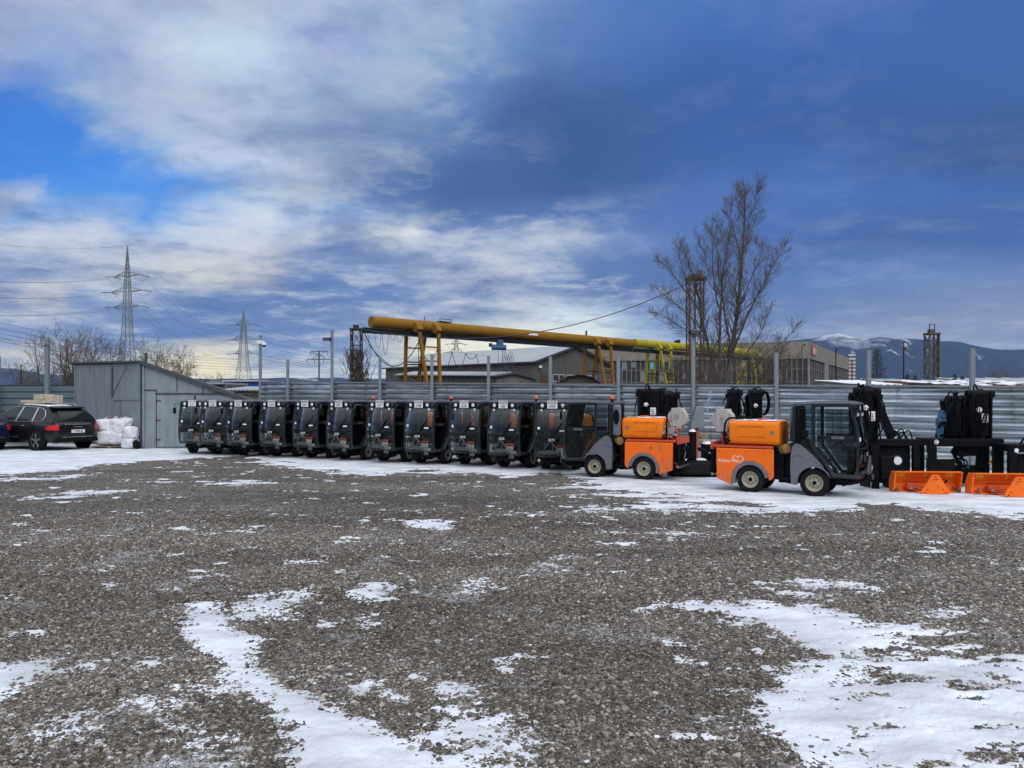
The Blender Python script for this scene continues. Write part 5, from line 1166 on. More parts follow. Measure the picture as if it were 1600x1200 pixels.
# ================================================================ fences
def galv():
    m, nt, b = nodes_of('galvanised_corrugated_sheet'); N, L = nt.nodes, nt.links
    tc = N.new('ShaderNodeTexCoord')
    mp = N.new('ShaderNodeMapping'); mp.inputs['Scale'].default_value = (0.55, 0.55, 6.0); L.new(tc.outputs['Object'], mp.inputs['Vector'])
    n1 = N.new('ShaderNodeTexNoise'); n1.inputs['Scale'].default_value = 1.3; n1.inputs['Detail'].default_value = 7; n1.inputs['Roughness'].default_value = 0.6; L.new(mp.outputs[0], n1.inputs['Vector'])
    n2 = N.new('ShaderNodeTexNoise'); n2.inputs['Scale'].default_value = 26; n2.inputs['Detail'].default_value = 3; L.new(tc.outputs['Object'], n2.inputs['Vector'])
    rp = N.new('ShaderNodeValToRGB'); rp.color_ramp.elements[0].position = 0.30; rp.color_ramp.elements[1].position = 0.72
    rp.color_ramp.elements[0].color = (0.15, 0.195, 0.23, 1); rp.color_ramp.elements[1].color = (0.60, 0.67, 0.73, 1)
    L.new(n1.outputs['Fac'], rp.inputs['Fac'])
    oi = N.new('ShaderNodeObjectInfo'); mo = N.new('ShaderNodeMapRange'); mo.inputs['To Min'].default_value = 0.72; mo.inputs['To Max'].default_value = 1.12; L.new(oi.outputs['Random'], mo.inputs['Value'])
    mb_ = N.new('ShaderNodeMix'); mb_.data_type = 'RGBA'; mb_.blend_type = 'MULTIPLY'; mb_.inputs[0].default_value = 1; L.new(rp.outputs['Color'], mb_.inputs[6]); L.new(mo.outputs[0], mb_.inputs[7])
    ms_ = N.new('ShaderNodeMapping'); ms_.inputs['Scale'].default_value = (3.0, 3.0, 0.35); L.new(tc.outputs['Object'], ms_.inputs['Vector'])
    ns_ = N.new('ShaderNodeTexNoise'); ns_.inputs['Scale'].default_value = 1.5; ns_.inputs['Detail'].default_value = 7; L.new(ms_.outputs[0], ns_.inputs['Vector'])
    rs_ = N.new('ShaderNodeMapRange'); rs_.inputs['From Min'].default_value = 0.56; rs_.inputs['From Max'].default_value = 0.74; rs_.inputs['To Max'].default_value = 0.65; L.new(ns_.outputs['Fac'], rs_.inputs['Value'])
    mc_ = N.new('ShaderNodeMix'); mc_.data_type = 'RGBA'; L.new(rs_.outputs[0], mc_.inputs[0]); L.new(mb_.outputs[2], mc_.inputs[6]); mc_.inputs[7].default_value = (0.10, 0.10, 0.095, 1); L.new(mc_.outputs[2], b.inputs['Base Color'])
    mr = N.new('ShaderNodeMapRange'); mr.inputs['To Min'].default_value = 0.22; mr.inputs['To Max'].default_value = 0.42; L.new(n2.outputs['Fac'], mr.inputs['Value']); L.new(mr.outputs[0], b.inputs['Roughness'])
    b.inputs['Metallic'].default_value = 0.75
    mp2 = N.new('ShaderNodeMapping'); mp2.inputs['Scale'].default_value = (0.8, 0.8, 3.0); L.new(tc.outputs['Object'], mp2.inputs['Vector'])
    n3 = N.new('ShaderNodeTexNoise'); n3.inputs['Scale'].default_value = 1.1; n3.inputs['Detail'].default_value = 2; L.new(mp2.outputs[0], n3.inputs['Vector'])
    bp = N.new('ShaderNodeBump'); bp.inputs['Strength'].default_value = 0.6; bp.inputs['Distance'].default_value = 0.035; L.new(n3.outputs['Fac'], bp.inputs['Height']); L.new(bp.outputs[0], b.inputs['Normal'])
    return m
M['galv'] = galv()
M['greenblue'] = weathered('blue_green_painted_sheet', (0.135, 0.20, 0.235), (0.095, 0.15, 0.18), metal=0.2, amt=0.6)
a_, b_, c_c = -0.2892, 0.0663, -0.0376
Y0F = 33.0
def fpos(t):
    Y = Y0F * (1 + c_c * t); X = Y0F * (a_ + b_ * t); return Vector((X, Y))
def ftop(t):
    p_ = fpos(t); y = 597 + (604.5 - 597) * min(1.15, max(0, t) / 10); return GZ(y, p_.y)
fence = thing('corrugated_fence', 'long galvanised corrugated sheet fence behind the row of municipal vehicles', 'fence', (0, 0, 0))
posts = [(-0.66, 524), (0, 562), (1, 516), (2, 561), (3, 554), (4, 557), (5, 558), (6, 557), (7, 515), (8, 552), (9, 548), (10, 545), (11, 540)]
def corr_profile(z0, z1, pitch=0.205, dep=0.075):
    pr = []; z = z0
    while z < z1 - 0.01:
        for dz, o_ in ((0.0, 0.0), (0.045, 0.0), (0.075, dep), (0.125, dep), (0.165, 0.012)):
            if z + dz <= z1: pr.append((z + dz, o_))
        z += pitch
    return pr
rr = random.Random(8)
tl = [p_[0] for p_ in posts]
for i in range(len(tl) - 1):
    t0, t1 = tl[i], tl[i + 1]; p0_, p1_ = fpos(t0), fpos(t1); d_ = (p1_ - p0_).normalized(); nn = Vector((d_.y, -d_.x))
    if nn.y > 0: nn = -nn
    h0, h1 = ftop(t0), ftop(t1)
    p0_ = p0_ + d_ * 0.0; m_ = MB(); ns = 14
    pr = corr_profile(0.04, 1.0 * max(h0, h1))
    vs = []
    wob = [rr.uniform(-1, 1) for _ in range(6)]
    for k in range(ns + 1):
        f = k / ns; base = p0_.lerp(p1_, f); hh = (h0 + (h1 - h0) * f) / max(h0, h1)
        for j, (z, o_) in enumerate(pr):
            wv = 0.010 * math.sin(f * 5 + wob[0] + z * 1.7) + 0.006 * math.sin(f * 13 + wob[1] + z * 4) + 0.004 * math.sin(f * 23 + wob[2] - z * 7)
            q_ = base + nn * (o_ + wv); vs.append((q_.x, q_.y, z * hh))
    P_ = len(pr)
    back = [(v_[0] - nn.x * 0.004, v_[1] - nn.y * 0.004, v_[2]) for v_ in vs]; off = len(vs)
    fs = []
    for k in range(ns):
        for j in range(P_ - 1):
            a0 = k * P_ + j; fs.append((a0, a0 + 1, a0 + P_ + 1, a0 + P_)); fs.append((off + a0, off + a0 + P_, off + a0 + P_ + 1, off + a0 + 1))
    m_.add(vs + back, fs); m_.build('fence_panel', M['galv'], fence, recalc=False, sharp=20)
    # top cap strip
    m_ = MB().beam((p0_.x + nn.x * 0.03, p0_.y + nn.y * 0.03, h0 + 0.012), (p1_.x + nn.x * 0.03, p1_.y + nn.y * 0.03, h1 + 0.012), 0.10, 0.05); m_.build('fence_cap', M['galv_post'], fence)
for t_, ytop in posts:
    p_ = fpos(t_); d_ = (fpos(t_ + .1) - p_).normalized(); nn = Vector((d_.y, -d_.x)); nn = -nn if nn.y > 0 else nn
    q_ = p_ + nn * 0.125
    z1 = GZ(ytop, q_.y); tall = z1 > 4
    s = MB().box(q_.x - 0.055, q_.x + 0.055, q_.y - 0.055, q_.y + 0.055, 0, z1)
    s.box(q_.x - 0.062, q_.x + 0.062, q_.y - 0.062, q_.y + 0.062, z1, z1 + 0.012)
    s.build('fence_post', M['galv_post'], fence, bevel=0.006)
def postpt(t_, y):
    p_ = fpos(t_); d_ = (fpos(t_ + .1) - p_).normalized(); nn = Vector((d_.y, -d_.x)); nn = -nn if nn.y > 0 else nn
    q_ = p_ + nn * 0.125; return Vector((q_.x, q_.y, GZ(y, q_.y)))
q_ = postpt(-0.66, 537)
e = thing('security_camera', 'white dome security camera on the tall post nearest the shed', 'camera', q_)
s = MB().beam((-0.16, -0.08, 0.07), (0.20, -0.10, 0.07), 0.05, 0.05).box(-0.10, 0.10, -0.10, -0.06, -0.02, 0.14); s.build('camera_bracket', M['white'], e)
s = MB().cyl((0.20, -0.10, 0.06), (0.20, -0.10, -0.07), 0.085, 0.095, 18); s.build('camera_housing', M['white'], e, bevel=0.01)
s = MB().sphere((0.20, -0.10, -0.08), (0.082, 0.082, 0.085), 16, 10); s.build('camera_dome', M['carglass'], e)
for t_, y, off, lbl in ((1, 530, -0.17, 'small floodlight on the left side of a tall fence post above the vehicle row'), (7, 520, 0.0, 'small floodlight on the tall fence post in front of the rusty mast')):
    q_ = postpt(t_, y); e = thing('floodlight', lbl, 'floodlight', q_, 0, 'floodlights on the fence posts')
    s = MB().box(off - 0.16, off + 0.16, -0.24, -0.08, -0.07, 0.05); o_ = s.build('lamp_housing', M['black'], e, bevel=0.02)
    s = MB().box(off - 0.13, off + 0.13, -0.246, -0.241, -0.055, 0.03); s.build('lamp_glass', M['roof'], e)
    s = MB().beam((off, -0.10, 0.0), (0, -0.055, 0.05), 0.03, 0.03); s.build('lamp_bracket', M['black'], e)
# left fence of wide blue-green boards
lf_ = thing('slat_fence', 'blue green fence of wide horizontal sheets behind the parked cars', 'fence', (0, 0, 0))
L0 = Vector((GX(-160, 36.5), 36.5)); L1 = Vector((GX(130, 37.0), 37.0)); dl = (L1 - L0).normalized(); LL = (L1 - L0).length
s = MB()
vs = []; z = 0.05; pr = []
zt0 = GZ(596, 36.8)
while z < zt0 - 0.02:
    for dz, o_ in ((0, 0), (0.03, 0.0), (0.05, 0.05), (0.265, 0.05), (0.29, 0.0)):
        pr.append((z + dz, o_))
    z += 0.31
pr = [p_ for p_ in pr if p_[0] <= zt0 + .02]
ns = 8
for k in range(ns + 1):
    b0 = L0.lerp(L1, k / ns)
    for z, o_ in pr: vs.append((b0.x, b0.y - o_, z))
P_ = len(pr); fs = [(k * P_ + j, k * P_ + j + 1, (k + 1) * P_ + j + 1, (k + 1) * P_ + j) for k in range(ns) for j in range(P_ - 1)]
n0 = len(vs); vs2 = [(x, y + 0.006, z) for x, y, z in vs]
s.add(vs + vs2, fs + [tuple(i + n0 for i in f[::-1]) for f in fs]); s.build('fence_panel', M['greenblue'], lf_, recalc=False, smooth=False)
for px, yt_ in ((77, 529), (0, 557), (-80, 557)):
    D_ = 36.7; x_ = GX(px, D_); s = MB().box(x_ - 0.09, x_ + 0.09, D_ - 0.25, D_ - 0.07, 0, GZ(yt_, D_)); s.build('fence_post', M['galv_post'], lf_, bevel=0.01)
x_ = GX(77, 36.5); s = MB().beam((x_ - 0.42, 36.35, GZ(537, 36.4)), (x_ + 0.42, 36.35, GZ(537, 36.4)), 0.06, 0.05).cyl((x_ + 0.3, 36.35, GZ(537, 36.4)), (x_ + 0.3, 36.35, GZ(534, 36.4)), 0.04); s.build('post_crossarm', M['galv_post'], lf_)

# ================================================================ gantry cranes
Q0 = Vector((-13.2, 72.0)); QD = Vector((27.2, 27.0)); qd = QD.normalized(); qn = Vector((qd.y, -qd.x))
ZB = 9.1
def QP(t, along=0.0, off=0.0, z=ZB): p_ = Q0 + QD * t + qd * along + qn * off; return Vector((p_.x, p_.y, z))
def crane(lbl, t0, t1, legs, mt_, rail0, rad=0.55, zoff=0.0):
    e = thing('gantry_crane', lbl, 'crane', (0, 0, 0), 0, 'gantry cranes behind the fence')
    s = MB().cyl(QP(t0, z=ZB + zoff), QP(t1, z=ZB + zoff), rad, n=32); gir = s.build('main_girder', M[mt_], e, bevel=0.01)
    s = MB()
    nseg = int((QP(t1) - QP(t0)).length / 6)
    for k in range(1, nseg): 
        tt = t0 + (t1 - t0) * k / nseg; c = QP(tt, z=ZB + zoff); s.lathe(c, (qd.x, qd.y, 0), [(rad - 0.01, -0.04), (rad + 0.014, -0.04), (rad + 0.014, 0.04), (rad - 0.01, 0.04)], 28)
    s.build('girder_bands', M[mt_], gir)
    s = MB().beam(QP(t0, rail0, z=ZB - rad - 0.27), QP(t1, z=ZB - rad - 0.25), 0.22, 0.50).beam(QP(t0, rail0, z=ZB - rad - 0.50), QP(t1, z=ZB - rad - 0.50), 0.36, 0.06); s.build('hoist_rail', M['darkrail'], e)
    for lt in legs:
        for sd_ in (1, -1):
            s = MB()
            zt_ = ZB - 0.75
            top = [QP(lt, al, sd_ * 1.05, zt_) for al in (-1.2, 1.2)]; bot = [QP(lt, al, sd_ * 2.2, 0.0) for al in (-0.55, 0.55)]
            for a0, b0 in zip(top, bot): s.beam(a0, b0, 0.30, 0.26, up=(qd.x, qd.y, 0))
            for k in range(1, 6):
                f = k / 6; s.beam(top[0].lerp(bot[0], f), top[1].lerp(bot[1], f), 0.13, 0.14)
            s.beam(QP(lt, -1.0, sd_ * 2.25, 0.25), QP(lt, 1.0, sd_ * 2.25, 0.25), 0.5, 0.5)
            s.build('crane_leg', M[mt_], e, bevel=0.01)
            for al in (-1.2, 1.2):
                s = MB()
                c0 = QP(lt, al, sd_ * 0.40, ZB + 0.10); c1 = QP(lt, al, sd_ * 1.20, ZB - 0.30); c2_ = QP(lt, al, sd_ * 1.08, ZB - 0.80)
                w_ = Vector((qd.x, qd.y, 0)) * 0.30
                quad = [QP(lt, al, sd_ * 0.30, ZB + 0.42), QP(lt, al, sd_ * 0.95, ZB + 0.12), QP(lt, al, sd_ * 1.30, ZB - 0.45), QP(lt, al, sd_ * 0.85, ZB - 0.80), QP(lt, al, sd_ * 0.35, ZB - 0.45)]
                s.loft([[q_ - w_ for q_ in quad], [q_ + w_ for q_ in quad]])
                s.build('girder_bracket', M[mt_], e, bevel=0.02)
        # ladder between the legs
        s = MB()
        for al in (-0.25, 0.25): s.beam(QP(lt, al, -0.3, 0.2), QP(lt, al, -0.3, ZB - 0.9), 0.06, 0.06)
        for k in range(24): s.beam(QP(lt, -0.25, -0.3, 0.4 + k * 0.33), QP(lt, 0.25, -0.3, 0.4 + k * 0.33), 0.04, 0.04)
        s.beam(QP(lt, -0.9, 0.9, 5.1), QP(lt, 0.9, 0.9, 5.1), 0.8, 0.08).beam(QP(lt, -0.9, -0.9, 5.3), QP(lt, 0.9, -0.9, 5.3), 0.8, 0.08)
        s.build('crane_ladder', M['darkrail'], e)
    return e
c1 = crane('long ochre yellow tube gantry crane with blue hoist, its near end raised above the fence', 0.0, 1.066, (0.158, 0.88), 'yellowpaint', -0.9)
s = MB().beam(QP(0.21, 0, 0, ZB + 0.6), QP(0.25, 0, 0, ZB + 0.6), 0.7, 0.06)
for k in (0.21, 0.25): s.beam(QP(k, 0, 0.3, ZB + 0.5), QP(k, 0, 0.3, ZB + 0.85), 0.05, 0.05)
s.beam(QP(0.21, 0, 0.3, ZB + 0.85), QP(0.25, 0, 0.3, ZB + 0.85), 0.05, 0.05); s.beam(QP(0.165, 0, 0, ZB + 0.5), QP(0.165, 0, 0, ZB + 1.0), 0.06, 0.06); s.beam(QP(0.82, 0, 0, ZB + 0.5), QP(0.82, 0, 0, ZB + 1.1), 0.2, 0.2); s.build('girder_fittings', M['darkrail'], c1)
s = MB().beam(QP(0.56, -0.75, 0.56, ZB + 0.05), QP(0.56, 0.75, 0.56, ZB + 0.05), 0.02, 0.26); s.build('girder_sign', M['plate'], c1)
hp = QP(0.434, 0, 0, ZB - 1.35)
s = MB().box(-0.35, 0.5, -0.25, 0.25, -0.1, 0.55).cyl((-0.9, 0, -0.28), (0.85, 0, -0.28), 0.30, n=18).box(-1.2, -0.8, -0.2, 0.2, -0.25, 0.15)
for i in range(len(s.v)): v_ = Vector(s.v[i]); s.v[i] = tuple(hp + Vector((v_.x * qd.x * 0.6 + v_.x * 0.5, v_.x * qd.y * 0.6 + v_.y, v_.z)))
ho = s.build('hoist', M['blue'], c1, bevel=0.04)
s = MB().tube([hp + Vector((0.4, 0, -0.4)), hp + Vector((0.4, 0, -6.0))], 0.025, 5).tube([hp + Vector((-0.1, 0, -0.4)), hp + Vector((-0.1, 0, -6.2))], 0.02, 5)
for k in range(5):
    c = hp + Vector((0.5 + 0.12 * k, 0, -1.9 - 0.12 * (k % 3))); s.tube([c + Vector((0.22 * math.sin(a_i * 0.524) + 0.1 * k, 0.1 * k, 1.0 * math.cos(a_i * 0.524) + (0.2 if a_i == 0 else 0))) for a_i in range(12)] , 0.025, 5)
s.build('hoist_cables', M['wire'], ho)
# festoon cables hanging below the girder
s = MB()
def hang(a, b, sag, r=0.035, n=14): s.tube([a.lerp(b, i / n) - Vector((0, 0, sag * 4 * (i / n) * (1 - i / n))) for i in range(n + 1)], r, 5)
hang(QP(-0.02, 0, 0, ZB - 1.1), QP(0.145, 0, 0.3, ZB - 1.3), 2.9, 0.05)
for k in range(5): a0 = 0.01 + 0.022 * k; hang(QP(a0, 0, 0, ZB - 1.05), QP(a0 + 0.02, 0, 0, ZB - 1.05), (1.4, 2.0, 0.5, 0.7, 0.4)[k], 0.02)
s.tube([QP(-0.01, 0, 0, ZB - 1.1), QP(0.0, 0, 0, 6), QP(-0.015, 0, 0, 4)], 0.02, 4)
xs = [0.18, 0.232, 0.285, 0.335, 0.375, 0.425]
for k in range(5): hang(QP(xs[k], 0, -1.2, ZB - 2.1 - 0.1 * k), QP(xs[k + 1], 0, -1.2, ZB - 2.2 - 0.1 * k), (1.2, 1.9, 1.6, 0.5, 1.7)[k], 0.035)
s.tube([QP(0.17, 0, -1.2, ZB - 2.06), QP(0.43, 0, -1.2, ZB - 2.55)], 0.012, 4)
s.build('festoon_cables', M['wire'], c1)
c2c = crane('weathered yellow green gantry crane in line behind the ochre one, under the bare tree', 1.075, 1.935, (1.226, 1.885), 'limepaint', 0.0, 0.56, 0.10)
s = MB().beam(QP(1.33, 0, 0, ZB + 0.6), QP(1.35, 0, 0, ZB + 0.9), 0.6, 0.4); s.box(0, 0.01, 0, 0.01, 0, 0.01) if False else None
s.build('girder_fittings', M['darkrail'], c2c)

# ================================================================ lattice masts and pylons
def lattice(mb, base, w0, w1, h, nseg, r, legr=None, top=True, hw=None):
    legr = legr or r * 1.6; base = Vector(base)
    def cor(k):
        f = k / nseg; z = h * (hw(f) if hw else f); w = w0 + (w1 - w0) * (z / h)
        return [base + Vector((sx_ * w / 2, sy * w / 2, z)) for sx_, sy in ((-1, -1), (1, -1), (1, 1), (-1, 1))]
    for k in range(nseg):
        A_, B_ = cor(k), cor(k + 1)
        for i in range(4):
            j = (i + 1) % 4
            mb.beam(A_[i], B_[i], legr, legr); mb.beam(A_[i], B_[j], r, r); mb.beam(A_[j], B_[i], r, r); mb.beam(B_[i], B_[j], r, r)
MG = 'rusty lattice masts beyond the fence'
M['creepermast'] = mat('dark_brown_steel', (0.035, 0.024, 0.02), 0.85)
M['creeper'] = mat('dry_creeper_stems', (0.05, 0.038, 0.03), 0.95, var=0.3)
def mast(lbl, px, D_, ytop, wpx, mt_, nseg=6):
    base = Vector((GX(px, D_), D_, 0)); h = GZ(ytop, D_); w = wpx * D_ / F
    e = thing('lattice_mast', lbl, 'mast', base, 0, MG)
    s = MB(); lattice(s, (0, 0, 0), w, w, h, nseg, 0.045, 0.095); s.build('mast_lattice', M[mt_], e)
    s = MB().box(-w * 0.62, w * 0.62, -w * 0.62, w * 0.62, h, h + 0.15).box(-w * 0.3, w * 0.2, -w * .3, w * .3, h + 0.15, h + 0.45); s.build('mast_head', M[mt_], e)
    return e, base, w, h
e, b0, w, h = mast('rust red lattice mast standing in front of the tall bare tree', 1086, 68, 437, 22, 'rust', 5)
s = MB().beam((-w / 2, -w / 2, 0), (-w / 2, -w / 2, h), 0.24, 0.15).cyl((0.0, 0, 0), (0.0, 0, h), 0.08, n=8); s.build('heavy_leg', M['rust'], e)
s = MB().cyl((w * 0.4, 0, h + 0.1), (w * 0.4, 0, h + 0.8), 0.25, 0.2, 10); s.build('mast_lamp', M['oldsteel'], e)
e, b0, w, h = mast('brown lattice mast overgrown with dry creepers, left of the ochre crane', 557, 66, 516, 15, 'creepermast', 6)
s = MB(); rr = random.Random(77)
for k in range(430):
    z0 = rr.uniform(0.0, 5.6); zt_ = min(6.5, z0 + rr.uniform(0.8, 2.0)); x_ = rr.gauss(0.05, 0.40) + max(0, (4.2 - z0)) * 0.30 * rr.random(); y_ = rr.gauss(0, 0.45)
    pts = [Vector((x_, y_, z0))]
    for j in range(5):
        pts.append(pts[-1] + Vector((rr.uniform(-0.22, 0.20), rr.uniform(-0.2, 0.2), (zt_ - z0) / 5 + rr.uniform(-0.12, 0.05))))
    s.tube(pts, [0.034, 0.03, 0.026, 0.02, 0.015, 0.008], 3, caps=False)
s.build('dry_creeper', M['creeper'], e, recalc=False)
e, b0, w, h = mast('ochre brown lattice mast against the mountain, right of the spruce', 1456, 66, 523, 15, 'oldsteel', 5)
s = MB().beam((w * 0.62, 0, 0), (w * 0.62, 0, h), 0.12, 0.12); s.build('black_side_pole', M['darkrail'], e)
s = MB().tube([(-0.2, 0, h + .4), (-0.2, 0, h + 0.9), (0.25, 0, h + 0.9), (0.25, 0, h + .4)], 0.05, 5); s.build('top_hoop', M['oldsteel'], e)

PG = 'high voltage pylons'
def pylon(lbl, px, D_, ytop, arms, D_scale=1.0):
    bx = GX(px, D_); h = GZ(ytop, D_); k = D_ / F
    e = thing('pylon', lbl, 'pylon', (bx, D_, 0), 0, PG); s = MB()
    zs_ = [0.0, 0.13, 0.24, 0.33, 0.40]
    w0, ww, w1 = 30 * k, 12.5 * k, 2 * k; r = (0.6 if D_ < 250 else 0.48) * k
    # lower splayed body
    hwst = 0.43 * h
    def cor(z):
        w = w0 + (ww - w0) * (z / hwst) if z < hwst else (ww + (6.5 * k - ww) * ((z - hwst) / (0.36 * h)) if z < 0.79 * h else max(0.02, 6.5 * k * (1 - (z - 0.79 * h) / (0.215 * h))))
        return [Vector((sx_ * w / 2, sy * w / 2, z)) for sx_, sy in ((-1, -1), (1, -1), (1, 1), (-1, 1))]
    lv = [0, 0.13, 0.24, 0.34, 0.43, 0.49, 0.545, 0.60, 0.65, 0.70, 0.745, 0.79, 0.84, 0.89, 0.94, 1.0]
    for a0, b0_ in zip(lv, lv[1:]):
        A_, B_ = cor(a0 * h), cor(b0_ * h)
        for i in range(4):
            j = (i + 1) % 4; s.beam(A_[i], B_[i], r * 1.3, r * 1.3); s.beam(A_[i], B_[j], r * .7, r * .7); s.beam(A_[j], B_[i], r * .7, r * .7); s.beam(B_[i], B_[j], r * .6, r * .6)
    s.build('pylon_tower', M['pylon'], e)
    tips = []
    ARMDIR = Vector((0.93, -0.37, 0))
    for za, half in arms:
        for sd_ in (-1, 1):
            m_ = MB(); z = GZ(za, D_); tip = ARMDIR * (sd_ * half * k) + Vector((0, 0, z)); wd = cor(z)[1].x
            for yy in (-wd, wd):
                m_.beam((sd_ * wd, yy, z), tip, r * 1.1, r * 1.1); m_.beam((sd_ * wd, yy, z + 6 * k), tip, r * .9, r * .9)
            for f in (0.3, 0.6): 
                q_ = Vector((sd_ * wd, 0, z)).lerp(tip, f); m_.beam(q_, q_ + Vector((0, 0, 6 * k * (1 - f))), r * .7, r * .7)
            m_.build('cross_arm', M['pylon'], e)
            m_ = MB(); 
            for q_, sg in ((tip, 1), (tip, -1)):
                m_.tube([q_, q_ + Vector((sd_ * 2 * k + sg * 7 * k, sg * 10 * k, -1.5 * k))], r * 1.2, 6)
            m_.tube([tip + Vector((-7 * k, -10 * k, -1.5 * k)), tip + Vector((-3 * k, -4 * k, -9 * k)), tip + Vector((3 * k, 4 * k, -9 * k)), tip + Vector((7 * k, 10 * k, -1.5 * k))], r * 0.35, 4)
            m_.build('insulator_strings', M['pylon'], e)
            tips.append(Vector((bx, D_, 0)) + tip)
    tips.append(Vector((bx, D_, h)))
    return tips
tp1 = pylon('large lattice pylon rising behind the shed, the nearest one', 199, 200, 384, ((431, 28), (455, 34), (479, 28)))
tp2 = pylon('smaller lattice pylon farther away between the shed and the tall camera post', 380.5, 344, 484, ((507, 15), (530, 21), (552, 17)))
tp3 = pylon('tiny distant pylon seen through the legs of the ochre crane', 713, 900, 526, ((537, 8), (550, 12)))
# T shaped line pole
D_ = 150; k = D_ / F; e = thing('line_pole', 'dark concrete line pole with two crossarms and V brace, beyond the fence', 'utility pole', (GX(498.5, D_), D_, 0))
s = MB().cyl((0, 0, 0), (0, 0, GZ(548, D_)), 1.5 * k, 1.1 * k, 8).beam((-13 * k, 0, GZ(549, D_)), (13 * k, 0, GZ(549, D_)), k * 1.1, k * 1.1).beam((-19 * k, 0, GZ(561.5, D_)), (19 * k, 0, GZ(561.5, D_)), k * 1.2, k * 1.2)
for sd_ in (-1, 1):
    s.beam((0, 0, GZ(552, D_)), (sd_ * 10 * k, 0, GZ(561, D_)), k * .8, k * .8); s.beam((sd_ * 11 * k, 0, GZ(549, D_)), (0, 0, GZ(558, D_)), k * .6, k * .6)
    for q_ in (13, ): s.beam((sd_ * q_ * k, 0, GZ(549, D_)), (sd_ * q_ * k, 0, GZ(555, D_)), k * .8, k * .8)
    for q_ in (19, 7): s.beam((sd_ * q_ * k, 0, GZ(562, D_)), (sd_ * q_ * k, 0, GZ(567, D_)), k * .8, k * .8)
s.build('pole_and_arms', M['oldsteel'], e)
# cables
CG = 'overhead power cables'
def cable(a, b, sag, r, lbl):
    n = 22; o_ = MB().tube([Vector(a).lerp(Vector(b), i / n) - Vector((0, 0, sag * 4 * (i / n) * (1 - i / n))) for i in range(n + 1)], r, 4).build('power_cable', M['wire'], recalc=False)
    tag(o_, lbl, 'cable', CG)
aname = ['top arm', 'middle arm', 'bottom arm']
for i in range(6):
    cable(tp1[i], tp2[i], 7, 0.025, f'power cable between the two pylons from the {"left" if i % 2 == 0 else "right"} end of the {aname[i // 2]}')
    ypx = (404, 415, 431, 442, 468, 474)[i]
    far = W(-330, ypx - 14, 120)
    cable(tp1[i], far, 3.0, 0.022, f'power cable from the nearest pylon to the left edge, {["highest", "second", "third", "fourth", "fifth", "lowest"][i]} of the six')
cable(tp1[6], tp2[6], 6, 0.022, 'thin earth wire between the tips of the two pylons')
cable(tp1[6], W(-330, 320, 120), 3.0, 0.018, 'thin earth wire from the nearest pylon tip out of the left edge')
for i in range(6):
    cable(tp2[i], W(720 + 12 * (i % 2), 556 + 9 * (i // 2), 800), 9, 0.045, f'power cable leaving the far pylon rightward from the {"left" if i % 2 == 0 else "right"} end of the {aname[i // 2]}')
for i, (y0, y1) in enumerate(((496, 572), (506, 574), (515, 576), (522, 580), (528, 583))):
    cable(W(-60, y0 - 6, 70), W(490 + 4 * i, y1 - 14, 150), 2.0, 0.016, f'thin cable sloping from the left edge to the line pole, {["topmost", "second", "middle", "fourth", "lowest"][i]} of five')
cable(W(560, 502, 66) + Vector((0, 0, -0.6)), W(1086, 437, 68), 2.6, 0.035, 'single cable rising across the sky to the rust red mast')
cable(W(560, 520, 66), W(660, 600, 60), 0.6, 0.03, 'slack cable dropping from the creeper mast down behind the fence')
# ================================================================ background buildings
M['sheet'] = weathered('grey_profiled_cladding', (0.125, 0.125, 0.12), (0.075, 0.075, 0.075), amt=0.8, s=(2.5, 2.5, 0.3))
M['sheetside'] = M['sheet']
M['roofsnow'] = mat('snow_dusted_roof', (0.29, 0.31, 0.34), 0.8, var=0.2, scale=0.3)
M['concrete'] = weathered('old_concrete', (0.21, 0.195, 0.165), (0.12, 0.11, 0.095), amt=0.8, s=(0.4, 0.4, 0.25))
M['concrete2'] = weathered('concrete_fascia', (0.27, 0.25, 0.21), (0.18, 0.17, 0.14), amt=0.8, s=(0.4, 0.4, 0.25))
M['dirtyglass'] = mat('dirty_factory_glass', (0.035, 0.038, 0.045), 0.3, var=0.5, scale=0.6, dirt=(0.12, 0.115, 0.11), dirt_amt=0.7)
M['mullion'] = mat('window_bars_grey', (0.16, 0.155, 0.14), 0.7)
M['winframe'] = mat('white_window_frames', (0.45, 0.48, 0.5), 0.6)
def wall_quad(p0, p1, z0, z1, t=0.3, z0b=None, z1b=None):
    """solid wall between two plan points; returns MB"""
    p0, p1 = Vector(p0), Vector(p1); d = (p1 - p0).normalized(); nn = Vector((-d.y, d.x)) * t
    z1b = z1 if z1b is None else z1b; z0b = z0 if z0b is None else z0b
    a = [(p0.x, p0.y, z0), (p1.x, p1.y, z0b), (p1.x, p1.y, z1b), (p0.x, p0.y, z1)]
    b = [(x + nn.x, y + nn.y, z) for x, y, z in a]
    return MB().add(a + b, [(0, 1, 2, 3), (7, 6, 5, 4), (0, 4, 5, 1), (1, 5, 6, 2), (2, 6, 7, 3), (3, 7, 4, 0)])
